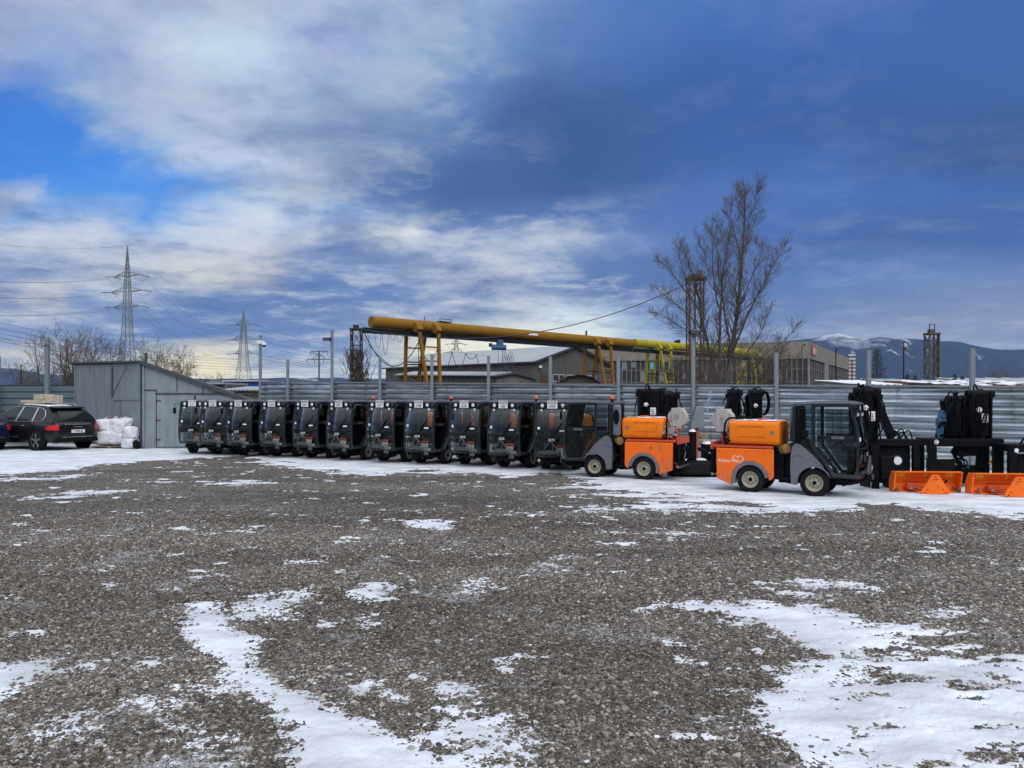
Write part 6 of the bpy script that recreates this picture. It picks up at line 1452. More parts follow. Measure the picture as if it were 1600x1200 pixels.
# warehouse with the snow covered roof
e = thing('warehouse', 'long grey metal clad warehouse with pale snow dusted roof and gable facing right', 'warehouse', (0, 0, 0))
WC = Vector((2.83, 100.0)); WL = Vector((-19.9, 121.0)); u1 = (WL - WC).normalized(); u2 = Vector((-u1.y, u1.x)); u2 = u2 if u2.x > 0 else -u2
wg = 17.0; eave = 6.6; apex = 9.0
WR_ = WC + u2 * wg; WLR = WL + u2 * wg
def ribbed_wall(p0, p1, z0f, z1f, pitch=0.5, dep=0.08, inward=None):
    p0, p1 = Vector(p0), Vector(p1); d = p1 - p0; Ln = d.length; d.normalize(); nn = Vector((d.y, -d.x))
    if nn.y > 0: nn = -nn
    pts = []; t = 0
    while t < Ln:
        for dt, o_ in ((0, 0), (pitch * .45, 0), (pitch * .55, dep), (pitch * .9, dep)):
            if t + dt <= Ln: pts.append((t + dt, o_))
        t += pitch
    pts.append((Ln, 0)); n = len(pts)
    lo_ = [(p0.x + d.x * t + nn.x * o_, p0.y + d.y * t + nn.y * o_, z0f(t / Ln)) for t, o_ in pts]; hi_ = [(x, y, z1f(pts[i][0] / Ln)) for i, (x, y, z) in enumerate(lo_)]
    return MB().add(lo_ + hi_, [(i, i + 1, n + i + 1, n + i) for i in range(n - 1)])
ribbed_wall(WL, WC, lambda f: 0, lambda f: eave).build('long_wall', M['sheet'], e, recalc=False, smooth=False)
ribbed_wall(WC, WR_, lambda f: 0, lambda f: eave + (apex - eave) * (1 - abs(2 * f - 1))).build('gable_wall', M['sheet'], e, recalc=False, smooth=False)
RC = (WC + WR_) / 2 - u1 * 0.6; RL = (WL + WLR) / 2 + u1 * 0.5
s = MB(); o0 = WC - u1 * 0.6 - u2 * 0.4; o1 = WL + u1 * 0.5 - u2 * 0.4; o2_ = WR_ - u1 * 0.6 + u2 * 0.4; o3 = WLR + u1 * 0.5 + u2 * 0.4
ring = [(o0.x, o0.y, eave - 0.05), (RC.x, RC.y, apex + 0.1), (o2_.x, o2_.y, eave - 0.05), (o3.x, o3.y, eave - 0.05), (RL.x, RL.y, apex + 0.1), (o1.x, o1.y, eave - 0.05)]
s.add([(x, y, z + 0.18) for x, y, z in ring] + ring, [(0, 1, 4, 5), (1, 2, 3, 4), (6, 11, 10, 7), (7, 10, 9, 8), (0, 6, 7, 1), (1, 7, 8, 2), (3, 9, 10, 4), (4, 10, 11, 5), (5, 11, 6, 0), (2, 8, 9, 3)]); s.build('roof', M['roofsnow'], e, smooth=False)
s = MB(); f0 = o0; s.beam((o0.x, o0.y, eave + 0.02), (RC.x, RC.y, apex + 0.16), 0.12, 0.25).beam((RC.x, RC.y, apex + 0.16), (o2_.x, o2_.y, eave + 0.02), 0.12, 0.25).beam((o0.x, o0.y, eave + 0.0), (o1.x, o1.y, eave + 0.0), 0.2, 0.18); s.build('roof_edge', M['seam'], e)
def window(parent, p0, p1, z0, z1, nsplit, mt_=None, cross=False):
    p0, p1 = Vector(p0), Vector(p1); d = (p1 - p0).normalized(); nn = Vector((d.y, -d.x)); nn = -nn if nn.y > 0 else nn
    g = MB(); a = p0 + nn * 0.10; b = p1 + nn * 0.10; g.beam((a.x, a.y, (z0 + z1) / 2), (b.x, b.y, (z0 + z1) / 2), 0.04, z1 - z0); wo_ = g.build('window', mt_ or M['dirtyglass'], parent)
    g = MB(); a = p0 + nn * 0.14; b = p1 + nn * 0.14
    for z in (z0, z1) + (((z0 + z1) / 2,) if cross else ()): g.beam((a.x, a.y, z), (b.x, b.y, z), 0.09, 0.10)
    for k in range(nsplit + 1): q_ = a.lerp(b, k / nsplit); g.beam((q_.x, q_.y, z0), (q_.x, q_.y, z1), 0.09, 0.10)
    g.build('window_frame', M['winframe'], wo_)
for f0_, f1_, n_ in ((0.22, 0.37, 2), (0.395, 0.51, 2), (0.545, 0.66, 2), (0.68, 0.79, 2)):
    window(e, WC + u2 * wg * f0_, WC + u2 * wg * f1_, 3.35 + 0.0, 5.1, n_, cross=(n_ == 2 and f0_ < 0.3))
window(e, WC + u1 * 0.4, WC + u1 * 12.5, 2.3, 4.0, 9)
window(e, WL - u1 * 8, WL - u1 * 0.5, 1.9, 3.7, 8)
s = MB(); q0_ = WC + u2 * 1.4 - u1 * 0.12; q1_ = WC + u2 * 2.4 - u1 * 0.12; s.beam((q0_.x, q0_.y, 3.7), (q1_.x, q1_.y, 3.7), 0.06, 2.9); s.build('rusty_shutter', M['rust'], e)
s = MB(); q0_ = WC + u2 * 1.0 - u1 * 0.3; s.box(q0_.x - .2, q0_.x + .2, q0_.y - .2, q0_.y + .1, 5.9, 6.2); s.build('wall_lamp', M['white'], e)
# low sheet shed in front of it
e = thing('low_storage_shed', 'low grey corrugated shed with snow edged roof in front of the warehouse', 'shed', (0, 0, 0))
p0_, p1_ = Vector((GX(622, 92), 92)), Vector((GX(776, 84), 84))
zt0_, zt1_ = GZ(585, 92), GZ(586, 84)
ribbed_wall(p0_, p1_, lambda f: 0, lambda f: zt0_ + (zt1_ - zt0_) * f - 0.1, 0.7, 0.1).build('front_wall', M['sheet'], e, recalc=False, smooth=False)
s = MB(); dd_ = (p1_ - p0_).normalized(); nn = Vector((-dd_.y, dd_.x)); nn = nn if nn.y > 0 else -nn
q = [p0_ - nn * 0.6, p1_ - nn * 0.6, p1_ + nn * 3, p0_ + nn * 3]
s.add([(q[0].x, q[0].y, zt0_), (q[1].x, q[1].y, zt1_), (q[2].x, q[2].y, zt1_ + 0.45), (q[3].x, q[3].y, zt0_ + 0.45)] + [(q[0].x, q[0].y, zt0_ - .12), (q[1].x, q[1].y, zt1_ - .12), (q[2].x, q[2].y, zt1_ + 0.33), (q[3].x, q[3].y, zt0_ + 0.33)], [(0, 1, 2, 3), (7, 6, 5, 4), (0, 4, 5, 1), (1, 5, 6, 2), (2, 6, 7, 3), (3, 7, 4, 0)]); s.build('roof', M['roofsnow'], e, smooth=False)
s = MB()
for px in (714, 726, 736, 748): D_ = 86.5; s.box(GX(px, D_) - 0.15, GX(px, D_) + 0.15, D_ - 0.6, D_ - 0.4, GZ(600, D_), GZ(597, D_)); s.cyl((GX(px, D_), D_ - .5, GZ(597, D_)), (GX(px, D_), D_ - .5, GZ(595, D_)), 0.04, n=6)
s.build('wall_brackets', M['seam'], e)
e = thing('brick_outbuilding', 'small low outbuilding of grey brick with shallow gable beside the warehouse corner', 'outbuilding', (0, 0, 0))
D_ = 84; bx0, bx1 = GX(776, D_), GX(837, D_); bm_ = GX(806, D_)
s = MB().prism([(bx0, 0), (bx1, 0), (bx1, GZ(593, D_)), (bm_, GZ(584, D_)), (bx0, GZ(588, D_))], D_, D_ + 5)
M['greybrick'] = weathered('grey_brick', (0.15, 0.14, 0.13), (0.28, 0.28, 0.28), amt=0.8, s=(1.5, 1.5, 3.0)); s.build('wall', M['greybrick'], e)
s = MB().beam((bx0 - .2, D_ - 0.2, GZ(588, D_)), (bm_, D_ - 0.2, GZ(583.5, D_)), 0.5, 0.12).beam((bm_, D_ - 0.2, GZ(583.5, D_)), (bx1 + .3, D_ - 0.2, GZ(593, D_)), 0.5, 0.12); s.build('roof_edge', M['seam'], e)
# arched rusty roof
e = thing('arched_shelter', 'rusty corrugated barrel roof shelter just above the fence', 'shelter', (0, 0, 0))
D_ = 78; x0_, x1_ = GX(860, D_), GX(948, D_); xm = (x0_ + x1_) / 2; rw_ = (x1_ - x0_) / 2; zb = 2.1; rh = GZ(586, D_) - zb
vs = []; n = 40
for j in range(2):
    for i in range(n + 1):
        a = math.pi * i / n; k_ = 1 + 0.012 * (i % 2); vs.append((xm - math.cos(a) * rw_ * k_, D_ + j * 9 - 2 * 0, zb + math.sin(a) * rh * k_))
s = MB().add(vs, [(i, i + 1, n + 2 + i, n + 1 + i) for i in range(n)]); s.build('barrel_roof', M['rust'], e, recalc=False, smooth=False)
s = MB().prism([(xm - math.cos(math.pi * i / 20) * rw_ * .97, zb + math.sin(math.pi * i / 20) * rh * .97) for i in range(21)], D_ + 0.5, D_ + 0.7); s.build('end_wall', M['oldsteel'], e)
s = MB()
for k in range(9):
    a = math.pi * (k + 1) / 10; s.beam((xm - math.cos(a) * rw_ * 1.02, D_ - .05, zb + math.sin(a) * rh * 1.02), (xm - math.cos(a) * rw_ * 1.02, D_ + 9, zb + math.sin(a) * rh * 1.02), 0.08, 0.08)
s.box(x0_, x0_ + .2, D_ + .5, D_ + 9, 0, zb).box(x1_ - .2, x1_, D_ + .5, D_ + 9, 0, zb); s.build('roof_ribs', M['rust'], e)
# factory hall
e = thing('factory_hall', 'large concrete factory hall with dark grid windows and red panel behind the bare tree', 'factory', (0, 0, 0))
FD = 140.0; fx0, fx1 = GX(915, 150), GX(1261, FD); P_l = Vector((fx0, 150)); P_c = Vector((fx1, FD)); P_r = Vector((GX(1325, 198), 198))
ft = GZ(534, FD); wt = GZ(557, FD)
s = wall_quad(P_l, P_c, 0, wt, 0.5); s.build('front_wall', M['dirtyglass'], e)
s = wall_quad(P_l + Vector((0, -0.35)), P_c + Vector((0.3, -0.35)), wt - 0.4, ft, 0.6, None, ft); s.build('front_fascia', M['concrete2'], e)
s = wall_quad(P_c, P_r, 0, wt, 0.5); s.build('side_wall', M['dirtyglass'], e)
s = wall_quad(P_c + Vector((0.35, -0.3)), P_r + Vector((0.35, 0)), wt - 0.4, ft, 0.6); s.build('side_fascia', M['concrete2'], e)
s = MB().add([(P_l.x, P_l.y, ft - .1), (P_c.x, P_c.y, ft - .1), (P_r.x, P_r.y, ft - .1), (P_l.x, P_l.y + 50, ft - .1)], [(0, 1, 2, 3)]); s.build('roof', M['concrete'], e, recalc=False)
dF = (P_c - P_l).normalized(); LF = (P_c - P_l).length
nb = 46
s = MB(); zr = (0, 2.5, 4.9, 7.3, wt - 0.05)
for k in range(nb + 1):
    q_ = P_l + dF * (LF * k / nb) + Vector((0, -0.08)); s.beam((q_.x, q_.y, 0), (q_.x, q_.y, wt), 0.14 if k % 5 else 0.45, 0.16)
for z in zr: a = P_l + Vector((0, -0.12)); b = P_c + Vector((0, -0.12)); s.beam((a.x, a.y, z), (b.x, b.y, z), 0.1, 0.14)
s.build('window_grid', M['mullion'], e)
s = MB(); dS = (P_r - P_c).normalized(); LS = (P_r - P_c).length
for k in range(27): q_ = P_c + dS * (LS * k / 26) + Vector((0.1, -0.05)); s.beam((q_.x, q_.y, 0), (q_.x, q_.y, wt), 0.12, 0.12)
for z in zr: a = P_c + Vector((0.1, -0.1)); b = P_r + Vector((0.1, -0.1)); s.beam((a.x, a.y, z), (b.x, b.y, z), 0.1, 0.14)
s.build('window_grid', M['mullion'], e)
s = MB()
q_ = P_c + Vector((0.15, -0.1)); s.beam((q_.x, q_.y, 0), (q_.x, q_.y, wt), 0.8, 0.3); s.build('concrete_column', M['concrete2'], e); s = MB()
q_ = P_c + dS * (LS * 0.31) + Vector((0.2, -0.1)); q2_ = P_c + dS * (LS * 0.40) + Vector((0.2, -0.1)); s.beam((q_.x, q_.y, wt / 2), (q2_.x, q2_.y, wt / 2), 0.3, wt)
s.build('concrete_column', M['concrete2'], e)
rr = random.Random(4)
M['paleglass'] = mat('pale_factory_glass', (0.20, 0.22, 0.24), 0.3); M['cyan'] = mat('cyan_pane', (0.12, 0.45, 0.55), 0.4)  # a few panes get a paler base colour
for k in range(16):
    i = (10, 14, 18, 19, 4, 8, 27, 30, 25, 35, 40, 12, 21, 33, 16, 23)[k]; j = (3, 3, 3, 3, 2, 3, 3, 3, 2, 3, 2, 2, 2, 3, 2, 3)[k]
    a = P_l + dF * (LF * (i + 0.1) / nb) + Vector((0, -0.05)); b = P_l + dF * (LF * (i + 0.9) / nb) + Vector((0, -0.05))
    z0_, z1_ = zr[j] + 0.15, min(zr[j + 1], wt) - 0.15
    s = MB().beam((a.x, a.y, (z0_ + z1_) / 2), (b.x, b.y, (z0_ + z1_) / 2), 0.06, (z1_ - z0_) * (0.95 if k % 3 else 0.6)); s.build('pale_window_pane', M['cyan'] if k == 1 else (M['winframe'] if k in (2, 7) else M['paleglass']), e)
a = P_c + dS * 1.8 + Vector((0.45, -0.38)); b = P_c + dS * 7.5 + Vector((0.45, -0.2)); zc = ft - 1.35
s = MB().beam((a.x, a.y, zc), (b.x, b.y, zc), 0.1, 1.9); rp_ = s.build('red_panel', mat('faded_red_panel', (0.42, 0.06, 0.07), 0.6), e)
s = MB()
for f0_, f1_ in ((0.22, 0.34), (0.50, 0.62), (0.78, 0.90)): s.beam(Vector((a.x + .08, a.y - .03, zc - .1)).lerp(Vector((b.x + .08, b.y - .03, zc - .1)), f0_), Vector((a.x + .08, a.y - .03, zc - .1)).lerp(Vector((b.x + .08, b.y - .03, zc - .1)), f1_), 0.08, 1.2)
s.build('panel_stripes', M['winframe'], rp_)
# tower block far away
e = thing('apartment_tower', 'distant pink and white striped apartment tower right of the factory', 'apartment block', (GX(1331, 600), 600, 0))
w_ = 5.0 * 600 / F
M['pink'] = mat('faded_red_facade', (0.36, 0.16, 0.15), 0.8); M['pale'] = mat('pale_facade', (0.55, 0.53, 0.52), 0.8)
s = MB().box(-w_, w_, 0, 10, 0, GZ(561, 600)); s.build('wall', M['pink'], e)
s = MB()
for k in range(12): s.box(-w_ - 0.2, w_ + 0.2, -0.5, 0, 3.0 + k * 2.9, 4.3 + k * 2.9)
s.build('balcony_bands', M['pale'], e)
s = MB().box(-w_ * .2, w_ * .15, -0.7, -0.5, 3, GZ(562, 600)); s.build('stair_panel', M['dirtyglass'], e)
# blue warehouse and pale roofed shed at the left
e = thing('blue_building', 'bright blue flat building seen between the shed and the fence', 'building', (0, 0, 0))
M['bluewall'] = mat('bright_blue_cladding', (0.012, 0.045, 0.30), 0.5, var=0.1); M['brownwall'] = weathered('brown_block_wall', (0.16, 0.13, 0.09), (0.10, 0.085, 0.06))
D_ = 95; s = MB().box(GX(349, D_), GX(412, D_), D_, D_ + 8, 0, GZ(596, D_)); s.build('wall', M['bluewall'], e)
s = MB().box(GX(348, D_), GX(413, D_), D_ - 0.3, D_ + 8.3, GZ(596, D_), GZ(595, D_) + 0.05); s.build('roof', M['pale'], e)
s = MB().box(GX(376, D_), GX(376.6, D_), D_ - 0.05, D_, 0, GZ(597, D_)); s.build('wall_joint', M['winframe'], e)
e = thing('block_outbuilding', 'low brown block building with white corrugated eave left of the fence end', 'outbuilding', (0, 0, 0))
D_ = 60; s = MB().box(GX(352, D_), GX(430, D_), D_, D_ + 6, 0, GZ(610, D_)); s.build('wall', M['brownwall'], e)
s = MB().add([(GX(344, D_), D_ - 0.5, GZ(609, D_)), (GX(430, D_), D_ - 0.5, GZ(609, D_)), (GX(430, D_), D_ + 6, GZ(602, D_)), (GX(344, D_), D_ + 6, GZ(602, D_)), (GX(344, D_), D_ - 0.5, GZ(609, D_) - .1), (GX(430, D_), D_ - 0.5, GZ(609, D_) - .1), (GX(430, D_), D_ + 6, GZ(602, D_) - .1), (GX(344, D_), D_ + 6, GZ(602, D_) - .1)], [(0, 1, 2, 3), (7, 6, 5, 4), (0, 4, 5, 1), (1, 5, 6, 2), (2, 6, 7, 3), (3, 7, 4, 0)]); s.build('roof', M['roofsnow'], e)
s = MB()
for k in range(14): x_ = GX(346 + 6 * k, D_); s.box(x_, x_ + 0.12, D_ - 0.55, D_ - 0.51, GZ(611.5, D_), GZ(609.3, D_))
s.build('eave_teeth', M['seam'], e)
e = thing('low_flat_roof', 'pale low roof just above the sloping end of the shed', 'outbuilding', (0, 0, 0))
D_ = 70; s = MB().box(GX(322, D_), GX(356, D_), D_, D_ + 6, 0, GZ(601, D_)); s.build('wall', M['sheet'], e)
s = MB().box(GX(318, D_), GX(352, D_), D_ - 0.4, D_ + 6, GZ(600.5, D_), GZ(597.5, D_)); s.build('roof', M['roofsnow'], e)
# snowy sheds behind the fence on the right
rr = random.Random(15)
for (xa, xb, ya, yb, D_, yb2, lbl) in ((1350, 1428, 603, 598, 30, 596, 'snow covered shed roof behind the fence, just right of the spruce'), (1430, 1494, 602, 594, 31, 594, 'grey flat roof with pale edge behind the fence below the lattice mast'), (1488, 1700, 604, 597, 27, 596, 'patchy snow covered roof sheets behind the fence at the right edge'), (1556, 1760, 602, 592, 34, 592, 'higher pale roof beyond the patchy sheets at the right edge')):
    e = thing('low_storage_shed', lbl, 'shed', (0, 0, 0), 0, 'low sheds behind the fence on the right')
    s = MB().box(GX(xa + 3, D_), GX(xb - 3, D_), D_ + 0.2, D_ + 4.0, 0, GZ(ya, D_) - 0.04); s.build('wall', M['brownwall'], e)
    z0_, z1_ = GZ(ya, D_), GZ(yb2, D_ + 5); n, m = 60, 10; vs = []
    for j in range(m + 1):
        for i in range(n + 1):
            ex = rr.uniform(-0.10, 0.10) if j == 0 else 0
            vs.append((GX(xa, D_) + (GX(xb, D_) - GX(xa, D_)) * i / n, D_ + ex + 5 * j / m, z0_ + (z1_ - z0_) * j / m + 0.05 + 0.015 * math.sin(i * .7) + rr.uniform(-0.01, 0.015)))
    fs = [(j * (n + 1) + i, j * (n + 1) + i + 1, (j + 1) * (n + 1) + i + 1, (j + 1) * (n + 1) + i) for j in range(m) for i in range(n) if not (xa == 1488 and rr.random() < 0.38)]
    s = MB().add(vs, fs); so_ = s.build('snow_cover', M['snow'] if xa in (1350, 1488) else M['roofsnow'], e, recalc=False)
    s = MB().add([(GX(xa, D_), D_, z0_ + .03), (GX(xb, D_), D_, z0_ + .03), (GX(xb, D_), D_ + 5, z1_ + .03), (GX(xa, D_), D_ + 5, z1_ + .03), (GX(xa, D_), D_, z0_ - .06), (GX(xb, D_), D_, z0_ - .06), (GX(xb, D_), D_ + 5, z1_ - .06), (GX(xa, D_), D_ + 5, z1_ - .06)], [(0, 1, 2, 3), (7, 6, 5, 4), (0, 4, 5, 1), (1, 5, 6, 2), (2, 6, 7, 3), (3, 7, 4, 0)]); s.build('roof', M['rust'] if xa == 1488 else M['sheet'], e)
# poles and lamps on the right
def lamp(lbl, px, D_, ytop, kind):
    e = thing('street_lamp', lbl, 'street lamp', (GX(px, D_), D_, 0), 0, 'poles and lamps beyond the fence'); z1 = GZ(ytop, D_); k = D_ / F
    if kind == 'curve':
        s = MB().tube([(0, 0, 0), (0, 0, z1 - 5 * k), (1 * k, 0, z1 - 1 * k), (3.5 * k, 0, z1)], 0.7 * k, 6); s.build('lamp_pole', M['wire'], e)
        s = MB().sphere((4 * k, 0, z1 + 0.3 * k), (2.2 * k, 1.2 * k, 1.2 * k)); s.build('lamp_head', M['darkrail'], e)
    elif kind == 'pole':
        s = MB().cyl((0, 0, 0), (0, 0, z1), 1.1 * k, 0.8 * k, 8); s.build('lamp_pole', M['darkrail'], e)
        s = MB().box(-1 * k, 3 * k, -k, k, z1 - 1 * k, z1 + 0.5 * k); s.build('lamp_head', M['darkrail'], e)
    else:
        s = MB().cyl((0, 0, 0), (0, 0, z1), 1.1 * k, 0.9 * k, 8); s.build('lamp_pole', M['darkrail'], e)
        s = MB().cyl((1.5 * k, 0, z1 - 4 * k), (9 * k, 0.5, z1 - 9 * k), 3.2 * k, 3.2 * k, 14).beam((-3 * k, 0, z1 - 3 * k), (4 * k, 0, z1 - 3 * k), k, k); s.build('lamp_head', M['winframe'], e, bevel=0.05)
lamp('curved street lamp in front of the factory corner', 1253, 120, 539, 'curve')
lamp('straight black pole in front of the factory side wall', 1306, 60, 545, 'pole')
lamp('black pole with tilted pale drum lamp right of the spruce', 1412, 60, 535, 'drum')
lamp('short dark lamp pole behind the blue green fence', 33, 75, 571, 'pole')

# ================================================================ trees
def twigs(mb, p, d, L_, r, depth, rr, up=0.25, spread=0.6, minr=0.006, kids=(3, 5)):
    """tapered branch that keeps splitting into finer ones"""
    n = 4 if depth > 0 else 3; pts = [Vector(p)]; dd = Vector(d).normalized()
    for i in range(n):
        dd = (dd + Vector((rr.uniform(-1, 1), rr.uniform(-1, 1), rr.uniform(-1, 1))) * 0.13 + Vector((0, 0, up * 0.22))).normalized(); pts.append(pts[-1] + dd * (L_ / n))
    mb.tube(pts, [max(minr, r * (1 - 0.7 * i / n)) for i in range(n + 1)], 5 if r > 0.04 else 3, caps=False)
    if depth == 0: return
    k = rr.randint(*kids)
    for j in range(k):
        f = 0.25 + 0.75 * (j + rr.random()) / k; i = min(n - 1, int(f * n)); q_ = pts[i].lerp(pts[i + 1], f * n - i)
        base = (pts[i + 1] - pts[i]).normalized(); side = base.orthogonal(); side.rotate(Matrix.Rotation(rr.uniform(0, 6.28), 3, base))
        nd = (base * (1 - spread * 0.5) + side.normalized() * spread * rr.uniform(0.5, 1.1) + Vector((0, 0, up * 0.5))).normalized()
        twigs(mb, q_, nd, L_ * rr.uniform(0.45, 0.72), max(minr, r * 0.45), depth - 1, rr, up, spread, minr, kids)
# tall poplar-like tree traced limb by limb, with real depth
TD = 60.0; base = Vector((GX(1131, TD), TD, 0)); tk = TD / F; rr = random.Random(31)
def tpx(cx, cy, dy=0.0): return Vector((GX(980 + cx / 3.4286, TD) , TD + dy, GZ(270 + cy / 3.4286, TD))) - base
e = thing('bare_tree', 'tall bare many stemmed tree behind the rust red mast', 'tree', base)
tr = MB(); cr = MB()
limbs = [ # (points (x, y px in the 3.43x view), y-depth at end, base radius)
 ([(520, 1230), (530, 1120), (565, 960), (600, 760), (622, 560), (638, 400), (648, 260), (652, 150), (640, 80)], 0.4, 0.27),
 ([(505, 1230), (490, 1080), (482, 900), (484, 720), (488, 560), (505, 440), (520, 330)], -0.8, 0.19),
 ([(500, 1230), (480, 1100), (430, 900), (395, 760), (385, 650), (360, 540), (320, 430), (300, 350)], 0.8, 0.18),
 ([(430, 900), (340, 790), (250, 720), (180, 680), (120, 630)], -0.6, 0.07),
 ([(395, 760), (330, 660), (260, 560), (200, 480), (165, 440)], 1.0, 0.08),
 ([(385, 650), (420, 540), (390, 440), (350, 360)], -0.5, 0.06),
 ([(340, 650), (300, 540), (270, 440), (255, 350)], 0.6, 0.05),
 ([(560, 980), (620, 820), (680, 680), (740, 560), (800, 460), (830, 400)], -1.0, 0.10),
 ([(530, 1120), (610, 1010), (700, 920), (760, 850), (800, 770), (830, 700)], 1.0, 0.10),
 ([(520, 1180), (640, 1050), (740, 960), (830, 890), (865, 820)], -1.5, 0.07),
 ([(565, 960), (540, 820), (530, 680), (525, 560), (560, 440), (560, 330), (530, 220)], 1.2, 0.11),
 ([(622, 560), (600, 420), (560, 330), (530, 250), (520, 190)], -0.8, 0.06),
 ([(638, 420), (680, 320), (720, 240), (755, 180)], 0.7, 0.05),
 ([(484, 720), (440, 560), (420, 420), (405, 300)], -1.2, 0.07),
 ([(488, 560), (500, 420), (490, 330), (480, 270)], 1.2, 0.05),
 ([(610, 700), (690, 560), (760, 450), (790, 370), (770, 330)], 1.5, 0.06),
 ([(600, 760), (560, 640), (555, 500), (570, 420)], -1.6, 0.06),
 ([(648, 260), (690, 190), (690, 120), (700, 70)], -0.3, 0.035),
 ([(648, 260), (610, 190), (620, 110), (628, 60)], 0.3, 0.035),
 ([(430, 900), (330, 850), (270, 800), (190, 750), (160, 720)], 1.5, 0.05),
 ([(500, 1150), (440, 1100), (380, 1000), (330, 940), (280, 870)], -1.6, 0.05),
 ([(600, 760), (660, 700), (700, 640), (720, 560), (700, 480)], -1.8, 0.05),
]
for pts_, dep, r0 in limbs:
    n = len(pts_); P_ = []
    # smooth resample
    for i in range(n - 1):
        for s_i in range(4):
            f = s_i / 4; x_ = pts_[i][0] + (pts_[i + 1][0] - pts_[i][0]) * f; y_ = pts_[i][1] + (pts_[i + 1][1] - pts_[i][1]) * f; g_ = (i + f) / (n - 1)
            P_.append(tpx(530 + (x_ - 530) * 0.93, y_, dep * g_ * 2.0) + Vector((rr.uniform(-1, 1), rr.uniform(-1, 1), 0)) * 0.035)
    P_.append(tpx(530 + (pts_[-1][0] - 530) * 0.93, pts_[-1][1], dep * 2.0)); m_ = len(P_)
    rad = [max(0.012, 0.82 * r0 * (1 - 0.93 * i / (m_ - 1))) for i in range(m_)]
    P_[0].z = max(P_[0].z, -0.05)
    tr.tube(P_, rad, 8)
    for i in range(int(m_ * 0.22), m_):
        for q2 in range(4 if r0 > 0.1 else 3):
            d_ = (P_[i] - P_[i - 1]).normalized(); side = d_.orthogonal(); side.rotate(Matrix.Rotation(rr.uniform(0, 6.28), 3, d_))
            L_ = rr.uniform(0.7, 1.8) * (1 - 0.60 * i / m_)
            twigs(cr, P_[i].lerp(P_[i - 1], rr.random()), (d_ * 0.75 + side.normalized() * 0.75), L_, max(0.014, rad[i] * 0.38), 2, rr, 0.45, 0.74, 0.0045, (3, 5))
tr.build('trunk', M['bark'], e, sharp=80, recalc=False); cr.build('crown', M['twig'], e, recalc=False, smooth=False)
# shrubby undergrowth round the factory
def bare_tree(lbl, px, D_, ytop, spread_px, seed, group, stems=4, dens=1.0, mt_='twig', name='bare_tree', lean=0.0):
    rr = random.Random(seed); h = GZ(ytop, D_); b_ = Vector((GX(px, D_), D_, 0)); e = thing(name, lbl, 'tree', b_, 0, group); tr = MB(); cr = MB(); sw = spread_px * D_ / F / 2
    for k in range(stems):
        a = 6.28 * (k + rr.random()) / stems; tip = Vector((math.cos(a) * sw * rr.uniform(0.3, 0.95), math.sin(a) * sw * 0.8, h * rr.uniform(0.75, 0.98)))
        n = 9; P_ = [Vector((0, 0, 0)).lerp(tip, (i / n)) + Vector((math.cos(a), math.sin(a), 0)) * sw * 0.25 * math.sin(math.pi * i / n) * 0.5 + Vector((rr.uniform(-1, 1), rr.uniform(-1, 1), 0)) * 0.02 * h * (i > 0) for i in range(n + 1)]
        r0 = 0.018 * h; rad = [max(0.012, r0 * (1 - 0.85 * i / n)) for i in range(n + 1)]; tr.tube(P_, rad, 6)
        for i in range(3, n + 1):
            for q_ in range(max(1, int(3 * dens))):
                d_ = (P_[i] - P_[i - 1]).normalized(); side = d_.orthogonal(); side.rotate(Matrix.Rotation(rr.uniform(0, 6.28), 3, d_))
                twigs(cr, P_[i].lerp(P_[i - 1], rr.random()), d_ * 0.6 + side.normalized(), h * rr.uniform(0.13, 0.26), max(0.012, rad[i] * 0.5), 2, rr, 0.3, 0.75, 0.010, (3, 4))
    tr.build('trunk', M['bark'], e, sharp=80, recalc=False); cr.build('crown', M[mt_], e, recalc=False, smooth=False)
GT = 'bare trees beyond the shed and fence'
for a in (('round bare tree left of the shed roof, the densest of them', 122, 72, 526, 62, 5, GT, 6, 1.3), ('spreading bare tree behind the post with the crossarm', 84, 66, 534, 60, 6, GT, 4, 0.8), ('low bare bush near the short lamp pole', 40, 90, 573, 44, 7, GT, 5, 1.0),
          ('bare tree just left of the nearest pylon foot', 165, 80, 536, 44, 8, GT, 4, 1.0), ('bare tree right of the nearest pylon, above the shed flue', 238, 76, 534, 40, 9, GT, 4, 0.9), ('lower reddish bare tree above the sloping shed roof', 276, 80, 556, 52, 10, GT, 5, 1.0),
          ('distant low bare scrub left of the blue building', 330, 150, 588, 50, 11, GT, 6, 0.8), ('hazy bare tree on the skyline left of the last fence post', 1552, 300, 577, 26, 14, GT, 5, 1.0), ('second hazy bare tree on the skyline near the right edge', 1580, 320, 579, 30, 15, GT, 5, 1.0)):
    bare_tree(*a)
for a in (('brown thicket at the foot of the tall tree', 1112, 58, 572, 70, 21, GT, 6, 1.0), ('tall loose thicket in front of the factory corner', 1200, 64, 540, 90, 22, GT, 7, 1.0), ('thin thicket left of the tall tree, in front of the rusty mast', 1060, 64, 556, 50, 23, GT, 5, 0.9)):
    bare_tree(*a)
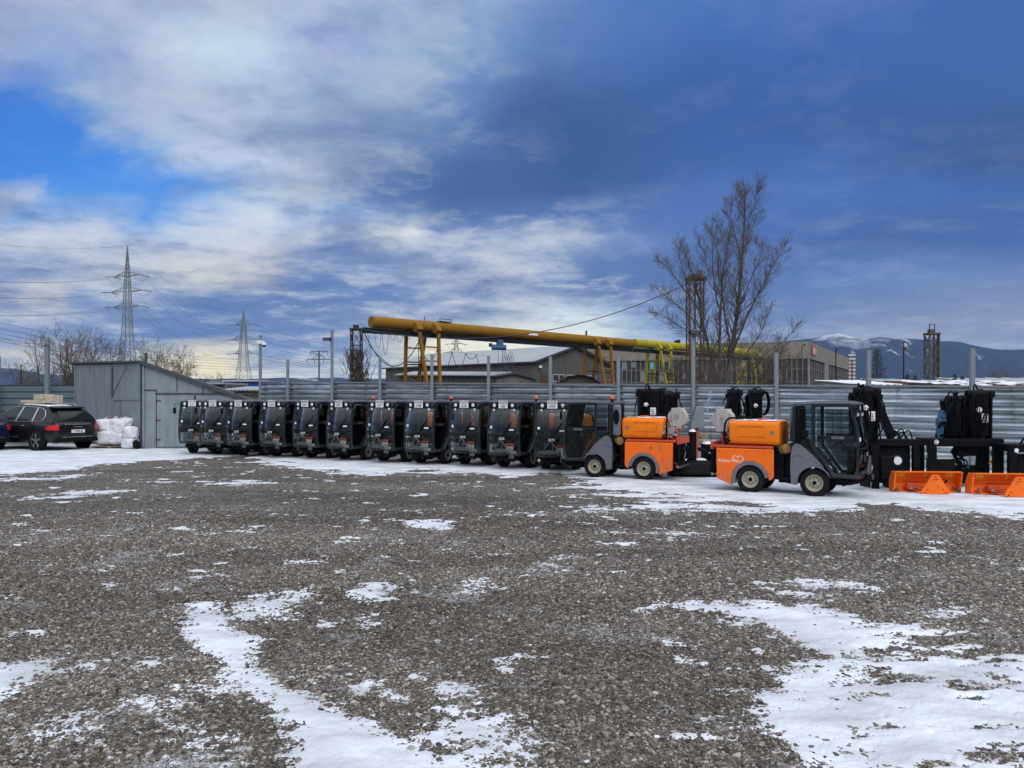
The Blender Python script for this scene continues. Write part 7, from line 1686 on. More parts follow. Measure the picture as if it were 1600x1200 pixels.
# spruce
D_ = 75; h = GZ(543, D_); e = thing('spruce_tree', 'dark green spruce standing behind the fence in front of the mountain', 'tree', (GX(1370, D_), D_, 0))
s = MB().cyl((0, 0, 0), (0, 0, h), 0.16, 0.02, 8); s.build('trunk', M['bark'], e)
M['needle'] = mat('spruce_needles', (0.022, 0.040, 0.030), 0.9, var=0.5, scale=1.5); s = MB(); rr = random.Random(9)
for k in range(150):
    f = (k / 150); z = 0.9 + (h - 1.0) * f; rad = 1.95 * (1 - f) ** 0.85 * rr.uniform(0.65, 1.1) + 0.08; a = k * 2.4
    tip = Vector((math.cos(a) * rad, math.sin(a) * rad, z - rad * 0.22 + rad * 0.12)); st_ = Vector((0, 0, z))
    for j in range(int(10 + rad * 14)):
        g_ = rr.uniform(0.12, 1.0); c = st_.lerp(tip, g_) + Vector((rr.gauss(0, 0.05), rr.gauss(0, 0.05), rr.gauss(0, .04))); d_ = Vector((math.cos(a + rr.uniform(-1, 1)), math.sin(a + rr.uniform(-1, 1)), rr.uniform(-0.8, 0.3))).normalized() * rr.uniform(0.12, 0.24)
        w_ = d_.orthogonal().normalized() * rr.uniform(0.02, 0.045)
        s.add([c - w_, c + w_, c + d_], [(0, 1, 2)])
s.build('crown', M['needle'], e, recalc=False, smooth=False)
for px, D_, yt_, lbl in ((1418, 34, 585, 'small dark green potted conifer on the roof edge left of the lattice mast'), (1430, 34, 586, 'second small dark conifer nearer the lattice mast'), (1492, 33, 585, 'small dark conifer right of the lattice mast'), (1503, 33, 588, 'smallest dark conifer beside the last fence post')):
    zb_ = GZ(601, D_); e = thing('small_conifer', lbl, 'conifer', (GX(px, D_), D_, 0), 0, 'small conifers behind the fence'); s = MB(); h = GZ(yt_, D_)
    MB().cyl((0, 0, 0), (0, 0, h * 0.9), 0.03, n=6).build('trunk', M['bark'], e)
    for k in range(420):
        f = rr.random(); z = zb_ - 0.5 + (h - zb_ + 0.5) * f; rad = 0.22 * (1 - f) ** 0.5; a = rr.uniform(0, 6.28); c = Vector((math.cos(a) * rad * rr.random() ** .5, math.sin(a) * rad * rr.random() ** .5, z)); d_ = Vector((rr.gauss(0, 1), rr.gauss(0, 1), rr.gauss(0.3, 1))).normalized() * 0.08; w_ = d_.orthogonal().normalized() * 0.02
        s.add([c - w_, c + w_, c + d_], [(0, 1, 2)])
    s.build('crown', M['needle'], e, recalc=False, smooth=False)

# ================================================================ numpy noise
def _h(ix, iy, seed):
    n = (ix.astype(np.int64) * 374761393 + iy.astype(np.int64) * 668265263 + seed * 69069) & 0xffffffff
    n = ((n ^ (n >> 13)) * 1274126177) & 0xffffffff
    return ((n ^ (n >> 16)) & 0xffffff) / float(0xffffff)
def vnoise(x, y, seed=0):
    ix, iy = np.floor(x), np.floor(y); fx, fy = x - ix, y - iy; fx = fx * fx * (3 - 2 * fx); fy = fy * fy * (3 - 2 * fy)
    a, b, c, d = _h(ix, iy, seed), _h(ix + 1, iy, seed), _h(ix, iy + 1, seed), _h(ix + 1, iy + 1, seed)
    return (a + (b - a) * fx) * (1 - fy) + (c + (d - c) * fx) * fy
def fbm(x, y, oct_=5, seed=0, gain=0.5):
    s_ = 0; a = 1; t = 0
    for o_ in range(oct_): s_ = s_ + a * vnoise(x, y, seed + o_ * 17); t += a; a *= gain; x = x * 2.03 + 7.1; y = y * 2.03 + 3.7
    return s_ / t

# ================================================================ mountain and hills
def ridge(name, prof, D_, depth, mtl, seed, lbl):
    xs_ = np.array([p_[0] for p_ in prof], float); ys_ = np.array([p_[1] for p_ in prof], float); nx, ny = 420, 60
    px = np.linspace(xs_[0], xs_[-1], nx); top = np.interp(px, xs_, ys_); X_ = (px - 800) / F * D_
    Ht = (HY - top) / F * D_
    Xg, Tg = np.meshgrid(X_, np.linspace(-1, 1, ny)); Hg = np.tile(Ht, (ny, 1)); Yg = D_ + Tg * depth
    rdg = 1 - np.abs(2 * fbm(Xg / 240, Yg / 240, 5, seed) - 1)
    k = np.clip(1 - np.abs(Tg) ** 1.15, 0, 1)
    Z_ = Hg * k * (1 + (rdg - 0.75) * 0.75 * (1 - k ** 3)) + H * k + (fbm(Xg / 50, Yg / 50, 4, seed + 5) - .5) * 12 * k
    # keep the crest at its seen height
    Xs = Xg * (Yg / D_) 
    vs = np.stack([Xs, Yg, Z_ - 5 * (1 - k)], -1).reshape(-1, 3)
    idx = np.arange(nx * ny).reshape(ny, nx); q_ = np.stack([idx[:-1, :-1], idx[:-1, 1:], idx[1:, 1:], idx[1:, :-1]], -1).reshape(-1, 4)
    me = bpy.data.meshes.new(name); me.from_pydata(vs.tolist(), [], q_.tolist()); me.polygons.foreach_set('use_smooth', [True] * len(me.polygons)); me.materials.append(mtl)
    o_ = bpy.data.objects.new(name, me); col.objects.link(o_); o_['kind'] = 'structure'; return o_
def mountain_mat():
    m, nt, b = nodes_of('forest_mountain_with_snow'); N, L = nt.nodes, nt.links
    g = N.new('ShaderNodeNewGeometry'); sx_ = N.new('ShaderNodeSeparateXYZ'); L.new(g.outputs['Position'], sx_.inputs[0])
    n1 = N.new('ShaderNodeTexNoise'); n1.inputs['Scale'].default_value = 0.014; n1.inputs['Detail'].default_value = 9; n1.inputs['Roughness'].default_value = 0.65; L.new(g.outputs['Position'], n1.inputs['Vector'])
    n2 = N.new('ShaderNodeTexNoise'); n2.inputs['Scale'].default_value = 0.006; n2.inputs['Detail'].default_value = 7; L.new(g.outputs['Position'], n2.inputs['Vector'])
    def mm(op, a, b_): 
        n = N.new('ShaderNodeMath'); n.operation = op
        for i, v in enumerate((a, b_)):
            if isinstance(v, (int, float)): n.inputs[i].default_value = v
            else: L.new(v, n.inputs[i])
        return n.outputs[0]
    # snow fields: high on the main summit, patches lower down
    hgt = mm('MULTIPLY', mm('SUBTRACT', sx_.outputs[2], 195.0), 1 / 90.0)
    dx = mm('MULTIPLY', mm('ABSOLUTE', mm('SUBTRACT', sx_.outputs[0], 1500.0), 0), 1 / 230.0)
    f = mm('ADD', mm('SUBTRACT', hgt, dx), mm('MULTIPLY', mm('SUBTRACT', n1.outputs['Fac'], 0.5), 3.2))
    f2 = mm('MULTIPLY', mm('SUBTRACT', mm('MULTIPLY', n2.outputs['Fac'], n1.outputs['Fac']), 0.335), 9.0)
    fm = N.new('ShaderNodeMath'); fm.operation = 'MAXIMUM'; fm.use_clamp = True; L.new(f, fm.inputs[0]); L.new(f2, fm.inputs[1])
    mx = N.new('ShaderNodeMix'); mx.data_type = 'RGBA'; mx.inputs[6].default_value = (0.010, 0.020, 0.042, 1); mx.inputs[7].default_value = (0.42, 0.45, 0.52, 1)
    L.new(fm.outputs[0], mx.inputs[0]); L.new(mx.outputs[2], b.inputs['Base Color']); b.inputs['Roughness'].default_value = 1; b.inputs['Specular IOR Level'].default_value = 0
    return m
MM = mountain_mat()
MD = 3500
ridge('mountain', [(900, 590), (1000, 572), (1100, 556), (1180, 541), (1240, 531), (1275, 527), (1298, 522), (1310, 520.5), (1325, 524.5), (1350, 528.5), (1375, 526), (1395, 528.5), (1420, 528.5), (1445, 531), (1475, 532.5), (1500, 534), (1530, 541), (1565, 546.5), (1600, 546), (1680, 549), (1800, 560), (2000, 575), (2300, 600)], MD, 700, MM, 3, '')
ridge('far_hills', [(-900, 588), (-400, 580), (-200, 574), (-60, 572), (0, 573), (30, 577), (60, 583), (110, 587), (200, 591), (340, 592), (500, 590), (640, 592), (800, 600)], 3700, 550, MM, 9, '')
# the air: thin haze, closed box, sky outside
hz = MB().box(-5200, 5200, -300, 4700, -12, 420).mesh('haze', MM, smooth=False)
hm = bpy.data.materials.new('thin_blue_haze'); hm.use_nodes = True; N_ = hm.node_tree.nodes; N_.clear(); ou = N_.new('ShaderNodeOutputMaterial'); pv = N_.new('ShaderNodeVolumePrincipled')
pv.inputs['Color'].default_value = (0.42, 0.62, 1.0, 1); pv.inputs['Density'].default_value = 8e-5; pv.inputs['Anisotropy'].default_value = 0.0
hm.node_tree.links.new(pv.outputs[0], ou.inputs['Volume']); hz.materials.clear(); hz.materials.append(hm)
ho_ = bpy.data.objects.new('haze', hz); col.objects.link(ho_); ho_['kind'] = 'stuff'; ho_['label'] = 'thin bluish haze over the far mountain'; 

# ================================================================ ground, snow, stones
def ground_mat():
    m, nt, b = nodes_of('gravel_yard'); N, L = nt.nodes, nt.links
    g = N.new('ShaderNodeNewGeometry')
    def vor(sc, feat='F1'):
        v = N.new('ShaderNodeTexVoronoi'); v.inputs['Scale'].default_value = sc; v.feature = feat; L.new(g.outputs['Position'], v.inputs['Vector']); return v
    def noi(sc, det=4, ro=0.55):
        v = N.new('ShaderNodeTexNoise'); v.inputs['Scale'].default_value = sc; v.inputs['Detail'].default_value = det; v.inputs['Roughness'].default_value = ro; L.new(g.outputs['Position'], v.inputs['Vector']); return v
    v1 = vor(30); v2 = vor(17)
    rp = N.new('ShaderNodeValToRGB'); cr = rp.color_ramp
    st = [(0.0, (0.04, 0.037, 0.034)), (0.22, (0.075, 0.068, 0.060)), (0.45, (0.125, 0.113, 0.10)), (0.62, (0.165, 0.148, 0.128)), (0.78, (0.22, 0.205, 0.185)), (0.92, (0.30, 0.282, 0.255)), (1.0, (0.42, 0.40, 0.365))]
    while len(cr.elements) < len(st): cr.elements.new(0.5)
    for el, (p_, c) in zip(cr.elements, st): el.position = p_; el.color = (*c, 1)
    sc = N.new('ShaderNodeSeparateColor'); L.new(v1.outputs['Color'], sc.inputs[0]); L.new(sc.outputs[0], rp.inputs['Fac'])
    # darker gaps between stones
    gp = N.new('ShaderNodeValToRGB'); gp.color_ramp.elements[0].position = 0.15; gp.color_ramp.elements[0].color = (1, 1, 1, 1); gp.color_ramp.elements[1].position = 0.75; gp.color_ramp.elements[1].color = (0.45, 0.45, 0.45, 1)
    L.new(v1.outputs['Distance'], gp.inputs['Fac'])
    mx = N.new('ShaderNodeMix'); mx.data_type = 'RGBA'; mx.blend_type = 'MULTIPLY'; mx.inputs[0].default_value = 1; L.new(rp.outputs[0], mx.inputs[6]); L.new(gp.outputs[0], mx.inputs[7])
    # broad dry and damp areas
    mpg = N.new('ShaderNodeMapping'); mpg.inputs['Rotation'].default_value = (0, 0, R(-14)); mpg.inputs['Scale'].default_value = (0.35, 1.5, 1); L.new(g.outputs['Position'], mpg.inputs['Vector'])
    n1 = noi(0.35, 6, 0.6); L.new(mpg.outputs[0], n1.inputs['Vector']); r2 = N.new('ShaderNodeValToRGB'); r2.color_ramp.elements[0].position = 0.36; r2.color_ramp.elements[0].color = (0.66, 0.63, 0.60, 1); r2.color_ramp.elements[1].position = 0.66; r2.color_ramp.elements[1].color = (1.30, 1.30, 1.31, 1)
    L.new(n1.outputs['Fac'], r2.inputs['Fac'])
    m2 = N.new('ShaderNodeMix'); m2.data_type = 'RGBA'; m2.blend_type = 'MULTIPLY'; m2.inputs[0].default_value = 1; L.new(mx.outputs[2], m2.inputs[6]); L.new(r2.outputs[0], m2.inputs[7])
    # thin frost dust caught between stones
    n3 = noi(2.2, 9, 0.7); r3 = N.new('ShaderNodeValToRGB'); r3.color_ramp.elements[0].position = 0.56; r3.color_ramp.elements[0].color = (0, 0, 0, 1); r3.color_ramp.elements[1].position = 0.78; r3.color_ramp.elements[1].color = (0.55, 0.55, 0.55, 1)
    L.new(n3.outputs['Fac'], r3.inputs['Fac'])
    m3 = N.new('ShaderNodeMix'); m3.data_type = 'RGBA'; L.new(r3.outputs[0], m3.inputs[0]); L.new(m2.outputs[2], m3.inputs[6]); m3.inputs[7].default_value = (0.5, 0.52, 0.56, 1)
    L.new(m3.outputs[2], b.inputs['Base Color']); b.inputs['Roughness'].default_value = 0.9; b.inputs['Specular IOR Level'].default_value = 0.25
    b1 = N.new('ShaderNodeBump'); b1.inputs['Strength'].default_value = 1.0; b1.inputs['Distance'].default_value = 0.016; b1.invert = True; L.new(v1.outputs['Distance'], b1.inputs['Height'])
    b2 = N.new('ShaderNodeBump'); b2.inputs['Strength'].default_value = 0.8; b2.inputs['Distance'].default_value = 0.02; b2.invert = True; L.new(v2.outputs['Distance'], b2.inputs['Height']); L.new(b1.outputs[0], b2.inputs['Normal']); L.new(b2.outputs[0], b.inputs['Normal'])
    return m
GM = ground_mat()
gd = MB()
gs = 4600
gd.add([(-gs, -250, 0), (gs, -250, 0), (gs, gs, 0), (-gs, gs, 0)], [(0, 1, 2, 3)])
go = gd.build('ground', GM, recalc=False); go['kind'] = 'structure'

# snow layer: height field that sinks below the gravel where it has melted
def seg_sdf(P_, poly):
    """signed distance (m, positive inside) to polygon in world plane"""
    x, y = P_; n = len(poly); d = np.full(x.shape, 1e9); ins = np.zeros(x.shape, bool)
    for i in range(n):
        ax, ay = poly[i]; bx, by = poly[(i + 1) % n]; ex, ey = bx - ax, by - ay
        t = np.clip(((x - ax) * ex + (y - ay) * ey) / (ex * ex + ey * ey + 1e-12), 0, 1)
        d = np.minimum(d, (x - ax - ex * t) ** 2 + (y - ay - ey * t) ** 2)
        c = ((ay > y) != (by > y)) & (x < (bx - ax) * (y - ay) / (by - ay + 1e-12) + ax); ins ^= c
    d = np.sqrt(d); return np.where(ins, d, -d)
def gp_(px, py): D_ = H * F / (py - HY); return ((px - 800) / F * D_, D_)
patches = [ # polygon in photo pixels, noise amplitude (m), thickness weight
 ([(286, 950), (300, 942), (345, 940), (352, 955), (350, 975), (378, 990), (400, 1002), (392, 1030), (400, 1050), (430, 1068), (470, 1082), (520, 1100), (570, 1118), (600, 1138), (640, 1160), (700, 1178), (770, 1192), (830, 1200), (830, 1260), (430, 1260), (440, 1200), (450, 1160), (430, 1120), (390, 1085), (345, 1060), (335, 1030), (305, 1010), (292, 985)], 0.075, 1.0),
 ([(345, 945), (400, 930), (440, 928), (480, 918), (492, 930), (455, 945), (450, 962), (400, 966), (370, 960)], 0.20, 0.55),
 ([(548, 925), (565, 912), (608, 910), (612, 930), (590, 940), (556, 938)], 0.14, 0.8),
 ([(630, 820), (660, 812), (700, 814), (712, 826), (690, 832), (650, 826)], 0.25, 0.8),
 ([(560, 968), (575, 962), (582, 976), (570, 982)], 0.08, 0.5), ([(500, 940), (525, 942), (520, 950), (502, 947)], 0.08, 0.5),
 ([(545, 1072), (575, 1068), (585, 1082), (560, 1085)], 0.07, 0.8), ([(590, 1078), (630, 1082), (628, 1092), (600, 1090)], 0.07, 0.8), ([(305, 1072), (360, 1070), (395, 1082), (350, 1084), (310, 1080)], 0.07, 0.8),
 ([(680, 1075), (700, 1070), (745, 1072), (750, 1085), (720, 1088), (700, 1082)], 0.09, 0.7),
 ([(630, 1150), (660, 1135), (700, 1130), (720, 1115), (760, 1110), (800, 1122), (830, 1140), (830, 1200), (760, 1195), (700, 1180), (660, 1165)], 0.16, 0.5),
 ([(-60, 1040), (0, 1035), (50, 1030), (85, 1030), (78, 1050), (40, 1060), (25, 1085), (0, 1095), (-60, 1100)], 0.12, 0.7),
 ([(205, 1095), (250, 1088), (282, 1100), (270, 1115), (225, 1118)], 0.13, 0.3), ([(60, 1140), (120, 1118), (150, 1128), (110, 1160), (70, 1168)], 0.15, 0.3), ([(270, 1140), (330, 1140), (350, 1170), (340, 1200), (290, 1190)], 0.2, 0.25), ([(800, 1130), (825, 1140), (835, 1180), (838, 1230), (790, 1230)], 0.10, 0.6),
 ([(1060, 948), (1100, 941), (1180, 938), (1250, 940), (1310, 944), (1360, 952), (1400, 962), (1450, 975), (1500, 982), (1600, 1010), (1760, 1040), (1760, 1260), (1230, 1260), (1225, 1200), (1190, 1160), (1170, 1110), (1185, 1075), (1200, 1045), (1240, 1030), (1235, 1005), (1210, 985), (1160, 970), (1130, 960)], 0.22, 0.95),
 ([(1225, 908), (1280, 904), (1340, 907), (1385, 920), (1340, 925), (1260, 918)], 0.22, 0.55), ([(1210, 924), (1250, 922), (1300, 930), (1260, 934), (1220, 930)], 0.16, 0.5), ([(990, 950), (1050, 942), (1060, 948), (1010, 956)], 0.15, 0.4), ([(1415, 952), (1460, 948), (1540, 960), (1530, 968), (1450, 964)], 0.2, 0.6),
 ([(1040, 995), (1080, 1000), (1100, 1012), (1080, 1012), (1050, 1004)], 0.12, 0.4), ([(1050, 1022), (1085, 1026), (1090, 1034), (1060, 1032)], 0.08, 0.5),
 ([(1140, 1065), (1180, 1075), (1190, 1085), (1150, 1082)], 0.09, 0.4), ([(1120, 1125), (1190, 1135), (1230, 1160), (1180, 1150)], 0.12, 0.5), ([(1230, 1175), (1290, 1180), (1360, 1200), (1360, 1230), (1250, 1230)], 0.15, 0.6),
 # the trampled band along the fence and vehicles
 ([(-200, 700), (-200, 745), (0, 741), (60, 738), (130, 729), (210, 722), (290, 716), (380, 713), (420, 720), (480, 734), (540, 741), (600, 738), (650, 735), (720, 739), (800, 742), (880, 737), (900, 748), (912, 760), (930, 767), (1000, 770), (1070, 774), (1140, 782), (1200, 795), (1250, 798), (1290, 793), (1400, 792), (1500, 799), (1600, 809), (1800, 830), (1800, 740), (1300, 700), (800, 690), (300, 690)], 0.9, 1.0),
 ([(235, 752), (300, 749), (400, 751), (420, 755), (330, 758), (250, 756)], 0.7, 0.35), ([(60, 775), (110, 770), (165, 768), (120, 776), (70, 779)], 0.6, 0.35), ([(330, 832), (370, 826), (415, 820), (400, 830), (350, 838)], 0.4, 0.35), ([(0, 746), (60, 745), (130, 742), (90, 749), (10, 752)], 0.5, 0.35),
 ([(830, 880), (880, 870), (890, 876), (850, 886)], 0.25, 0.35), ([(440, 875), (500, 872), (500, 882), (450, 882)], 0.25, 0.35), ([(1090, 1120), (1100, 1118), (1100, 1126), (1092, 1126)], 0.05, 0.5),
 ([(700, 915), (760, 905), (770, 915), (720, 925)], 0.25, 0.3), ([(950, 830), (1030, 826), (1130, 835), (1060, 840)], 0.4, 0.25), ([(860, 790), (960, 792), (1040, 800), (900, 800)], 0.5, 0.25), ([(930, 760), (1100, 775), (1180, 790), (1250, 800), (1150, 802), (1000, 788), (920, 775)], 0.8, 0.3),
]
def sst(v, a, b): t = np.clip((v - a) / (b - a), 0, 1); return t * t * (3 - 2 * t)
def snow_h(x, y):
    m = np.full(x.shape, -1.0)
    n_lo = fbm(x * 0.9 + 3, y * 1.5, 5, 5) - 0.5; n_mid = fbm(x * 4.2, y * 6.2 + 9, 5, 21, 0.6) - 0.5; n_hi = fbm(x * 17, y * 24, 4, 40, 0.6) - 0.5
    for poly, amp, wt_ in patches:
        P_ = [gp_(*q_) for q_ in poly]
        xs_ = [q_[0] for q_ in P_]; ys_ = [q_[1] for q_ in P_]; mg = 1.5 * amp + 0.4
        sel = (x > min(xs_) - mg) & (x < max(xs_) + mg) & (y > min(ys_) - mg) & (y < max(ys_) + mg)
        if not sel.any(): continue
        xx, yy = x[sel], y[sel]; d = seg_sdf((xx, yy), P_)
        d = d + amp * (n_lo[sel] * (2.6 if amp > 0.5 else 1.2) + n_mid[sel] * 2.2)
        v = np.clip(d / (0.16 + amp * 0.4), -1, 1) * wt_
        v = v - (1 - wt_) * 0.30
        m[sel] = np.maximum(m[sel], v)
    # wind-bared streaks inside the patches plus stray grains everywhere
    streak = fbm(x * 1.3 + 2, y * 3.4, 6, 61, 0.62)
    bare = np.clip((streak - 0.475) * 7.5, 0, 1.0) * (0.12 + 0.30 * sst(y, 8.5, 10.5) + (1 - sst(y, 8.0, 10.0)) * (0.35 * sst(x / y, 0.24, 0.34) + 0.85 * sst(x / y, 0.40, 0.52)))
    fine = np.clip((fbm(x * 3.6 + 9, y * 9.5, 5, 71, 0.6) - 0.505) * 8, 0, 1) * (1 - sst(y, 8.0, 10.0)) * (0.25 * sst(x / y, 0.24, 0.34) + 0.95 * sst(x / y, 0.38, 0.50))
    m = m - np.maximum(bare * 1.15, fine)
    stray = (fbm(x * 2.6 + 40, y * 3.6, 6, 91, 0.68) - 0.725) * 7
    stray = np.where(y > 26, -1, stray)
    m = np.maximum(m, np.clip(stray, -1, 0.30))
    return np.clip(m, -1, 1) * 0.0175 + n_hi * 0.019 + n_mid * 0.012 * (m > 0), m
nr, nc = 620, 980
Ds = 3.3 * (36.0 / 3.3) ** (np.linspace(0, 1, nr) ** 0.93); us = np.linspace(-0.86, 0.86, nc)
Dg, Ug = np.meshgrid(Ds, us, indexing='ij'); Xg = Dg * Ug
hh, mm_ = snow_h(Xg, Dg)
hh = hh + 0.004
keep = hh > -0.006
idx = np.arange(nr * nc).reshape(nr, nc); kq = keep[:-1, :-1] | keep[:-1, 1:] | keep[1:, 1:] | keep[1:, :-1]
quads = np.stack([idx[:-1, :-1], idx[:-1, 1:], idx[1:, 1:], idx[1:, :-1]], -1)[kq]
used = np.unique(quads); remap = np.zeros(nr * nc, np.int64); remap[used] = np.arange(len(used)); quads = remap[quads]
vv = np.stack([Xg, Dg, hh], -1).reshape(-1, 3)[used]
def np_mesh(name, verts, faces, material, smooth=True):
    me = bpy.data.meshes.new(name); k = faces.shape[1]
    me.vertices.add(len(verts)); me.vertices.foreach_set('co', verts.astype(np.float32).ravel())
    me.loops.add(faces.size); me.loops.foreach_set('vertex_index', faces.astype(np.int32).ravel())
    me.polygons.add(len(faces)); me.polygons.foreach_set('loop_start', (np.arange(len(faces)) * k).astype(np.int32)); me.polygons.foreach_set('loop_total', np.full(len(faces), k, np.int32))
    me.polygons.foreach_set('use_smooth', np.full(len(faces), smooth)); me.update(calc_edges=True); me.validate(); me.materials.append(material)
    o_ = bpy.data.objects.new(name, me); col.objects.link(o_); return o_
def snow_mat():
    m, nt, b = nodes_of('ground_snow'); N, L = nt.nodes, nt.links; g = N.new('ShaderNodeNewGeometry')
    n1 = N.new('ShaderNodeTexNoise'); n1.inputs['Scale'].default_value = 3.0; n1.inputs['Detail'].default_value = 8; n1.inputs['Roughness'].default_value = 0.62; L.new(g.outputs['Position'], n1.inputs['Vector'])
    mp = N.new('ShaderNodeMapping'); mp.inputs['Scale'].default_value = (1, 2.2, 1); L.new(g.outputs['Position'], mp.inputs['Vector'])
    n2 = N.new('ShaderNodeTexNoise'); n2.inputs['Scale'].default_value = 1.1; n2.inputs['Detail'].default_value = 6; n2.inputs['Roughness'].default_value = 0.6; L.new(mp.outputs[0], n2.inputs['Vector'])
    rp = N.new('ShaderNodeValToRGB'); cr = rp.color_ramp; cr.elements[0].position = 0.40; cr.elements[0].color = (0.64, 0.68, 0.745, 1); cr.elements[1].position = 0.66; cr.elements[1].color = (0.40, 0.425, 0.465, 1)
    L.new(n2.outputs['Fac'], rp.inputs['Fac']); L.new(rp.outputs[0], b.inputs['Base Color'])
    b.inputs['Roughness'].default_value = 0.6; b.inputs['Specular IOR Level'].default_value = 0.35
    n3 = N.new('ShaderNodeTexNoise'); n3.inputs['Scale'].default_value = 45; n3.inputs['Detail'].default_value = 3; L.new(g.outputs['Position'], n3.inputs['Vector'])
    ad = N.new('ShaderNodeMath'); ad.operation = 'MULTIPLY_ADD'; ad.inputs[1].default_value = 0.25; L.new(n3.outputs['Fac'], ad.inputs[0]); L.new(n1.outputs['Fac'], ad.inputs[2])
    bp = N.new('ShaderNodeBump'); bp.inputs['Strength'].default_value = 0.6; bp.inputs['Distance'].default_value = 0.035; L.new(ad.outputs[0], bp.inputs['Height']); L.new(bp.outputs[0], b.inputs['Normal'])
    return m
so_ = np_mesh('snow_patches', vv, quads, snow_mat()); tag(so_, 'thin melting snow lying in patches on the gravel yard', 'snow', kind='stuff')
# stones
prot = []
bmi = bmesh.new(); bmesh.ops.create_icosphere(bmi, subdivisions=1, radius=1.0); iv = np.array([v.co[:] for v in bmi.verts]); bmi.faces.ensure_lookup_table(); itf = np.array([[v.index for v in f.verts] for f in bmi.faces]); bmi.free()
NS = 300000
u01 = rng.random(NS); D0, D1_ = 3.5, 13.5
# density per square metre falls with distance
lnr = D0 * (D1_ / D0) ** (u01 ** 0.85); ang = rng.uniform(-0.80, 0.80, NS)
sx__ = lnr * ang; sy__ = lnr
size = np.exp(rng.normal(math.log(0.0080), 0.46, NS)) * np.clip(lnr / 6.5, 0.95, 1.15); size = np.clip(size, 0.0045, 0.030)
_, sm = snow_h(sx__, sy__)
ok = (sm < 0.5) | (rng.random(NS) < 0.10); sx__, sy__, size, sm = sx__[ok], sy__[ok], size[ok], sm[ok]; NS = len(sx__)
pv_ = [iv * (1 + rng.uniform(-0.28, 0.28, (12, 1))) * np.array([1, rng.uniform(0.6, 0.95), rng.uniform(0.32, 0.6)]) for _ in range(14)]
pv_ = np.array(pv_); pick = rng.integers(0, 14, NS); V_ = pv_[pick]                     # NS,12,3
a = rng.uniform(0, 6.283, NS); tl_ = rng.normal(0, 0.22, NS); ca, sa = np.cos(a), np.sin(a); ct, st_ = np.cos(tl_), np.sin(tl_)
x_, y_, z_ = V_[..., 0], V_[..., 1], V_[..., 2]
x2, z2 = x_ * ct[:, None] + z_ * st_[:, None], -x_ * st_[:, None] + z_ * ct[:, None]
x3, y3 = x2 * ca[:, None] - y_ * sa[:, None], x2 * sa[:, None] + y_ * ca[:, None]
V2 = np.stack([x3 * size[:, None] + sx__[:, None], y3 * size[:, None] + sy__[:, None], z2 * size[:, None] + (size * 0.12)[:, None]], -1).reshape(-1, 3)
F2 = (itf[None] + (np.arange(NS) * 12)[:, None, None]).reshape(-1, 3)
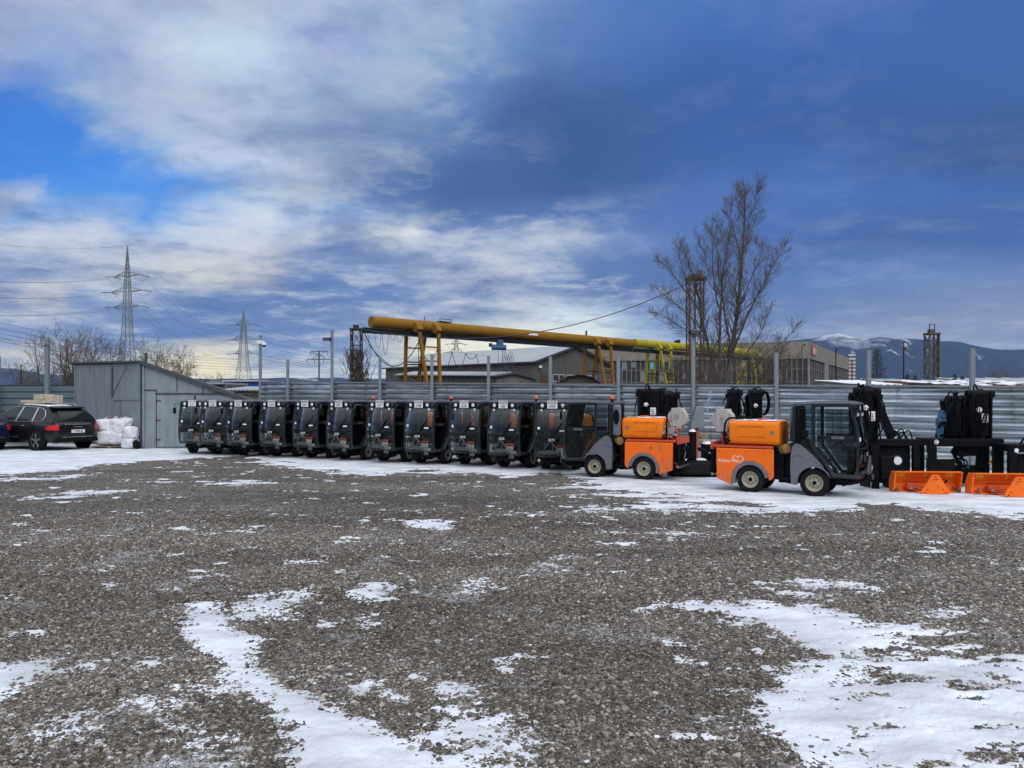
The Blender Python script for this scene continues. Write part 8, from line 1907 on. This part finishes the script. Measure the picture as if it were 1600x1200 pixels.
def stone_mat():
    m, nt, b = nodes_of('mixed_gravel_stones'); N, L = nt.nodes, nt.links; g = N.new('ShaderNodeNewGeometry')
    rp = N.new('ShaderNodeValToRGB'); cr = rp.color_ramp; cr.interpolation = 'LINEAR'
    st = [(0.0, (0.040, 0.037, 0.034)), (0.22, (0.075, 0.068, 0.061)), (0.38, (0.11, 0.102, 0.092)), (0.5, (0.09, 0.08, 0.066)), (0.6, (0.16, 0.15, 0.135)), (0.66, (0.13, 0.10, 0.08)), (0.70, (0.17, 0.16, 0.145)), (0.84, (0.23, 0.217, 0.197)), (0.94, (0.32, 0.302, 0.275)), (1.0, (0.45, 0.43, 0.39))]
    while len(cr.elements) < len(st): cr.elements.new(0.5)
    for el, (p_, c) in zip(cr.elements, st): el.position = p_; el.color = (*c, 1)
    L.new(g.outputs['Random Per Island'], rp.inputs['Fac'])
    n1 = N.new('ShaderNodeTexNoise'); n1.inputs['Scale'].default_value = 90; n1.inputs['Detail'].default_value = 4; L.new(g.outputs['Position'], n1.inputs['Vector'])
    m1 = N.new('ShaderNodeMix'); m1.data_type = 'RGBA'; m1.blend_type = 'OVERLAY'; m1.inputs[0].default_value = 0.45; L.new(rp.outputs[0], m1.inputs[6]); L.new(n1.outputs['Fac'], m1.inputs[7])
    mpg = N.new('ShaderNodeMapping'); mpg.inputs['Rotation'].default_value = (0, 0, R(-14)); mpg.inputs['Scale'].default_value = (0.35, 1.5, 1); L.new(g.outputs['Position'], mpg.inputs['Vector'])
    n2 = N.new('ShaderNodeTexNoise'); n2.inputs['Scale'].default_value = 0.35; n2.inputs['Detail'].default_value = 6; n2.inputs['Roughness'].default_value = 0.6; L.new(mpg.outputs[0], n2.inputs['Vector'])
    r2 = N.new('ShaderNodeValToRGB'); r2.color_ramp.elements[0].position = 0.36; r2.color_ramp.elements[0].color = (0.66, 0.63, 0.60, 1); r2.color_ramp.elements[1].position = 0.66; r2.color_ramp.elements[1].color = (1.30, 1.30, 1.31, 1); L.new(n2.outputs['Fac'], r2.inputs['Fac'])
    m2 = N.new('ShaderNodeMix'); m2.data_type = 'RGBA'; m2.blend_type = 'MULTIPLY'; m2.inputs[0].default_value = 1; L.new(m1.outputs[2], m2.inputs[6]); L.new(r2.outputs[0], m2.inputs[7])
    # frost and snow dust settled on the upward sides, in drifts
    n4 = N.new('ShaderNodeTexNoise'); n4.inputs['Scale'].default_value = 0.9; n4.inputs['Detail'].default_value = 9; n4.inputs['Roughness'].default_value = 0.72; L.new(g.outputs['Position'], n4.inputs['Vector'])
    sn = N.new('ShaderNodeSeparateXYZ'); L.new(g.outputs['Normal'], sn.inputs[0])
    r4 = N.new('ShaderNodeMapRange'); r4.inputs['From Min'].default_value = 0.555; r4.inputs['From Max'].default_value = 0.70; L.new(n4.outputs['Fac'], r4.inputs['Value'])
    r5 = N.new('ShaderNodeMapRange'); r5.inputs['From Min'].default_value = 0.35; r5.inputs['From Max'].default_value = 0.8; L.new(sn.outputs[2], r5.inputs['Value'])
    m5 = N.new('ShaderNodeMath'); m5.operation = 'MULTIPLY'; m5.use_clamp = True; L.new(r4.outputs[0], m5.inputs[0]); L.new(r5.outputs[0], m5.inputs[1])
    m6 = N.new('ShaderNodeMix'); m6.data_type = 'RGBA'; L.new(m5.outputs[0], m6.inputs[0]); L.new(m2.outputs[2], m6.inputs[6]); m6.inputs[7].default_value = (0.42, 0.44, 0.48, 1)
    L.new(m6.outputs[2], b.inputs['Base Color']); b.inputs['Roughness'].default_value = 0.85; b.inputs['Specular IOR Level'].default_value = 0.3
    return m
gv = np_mesh('gravel_stones', V2, F2, stone_mat(), smooth=False); tag(gv, 'loose mixed gravel stones covering the yard near the viewer', 'gravel', kind='stuff')
scene.cycles.max_bounces = 6; scene.cycles.transparent_max_bounces = 24; scene.cycles.volume_bounces = 0; scene.cycles.sample_clamp_indirect = 6
scene.cycles.caustics_reflective = False; scene.cycles.caustics_refractive = False
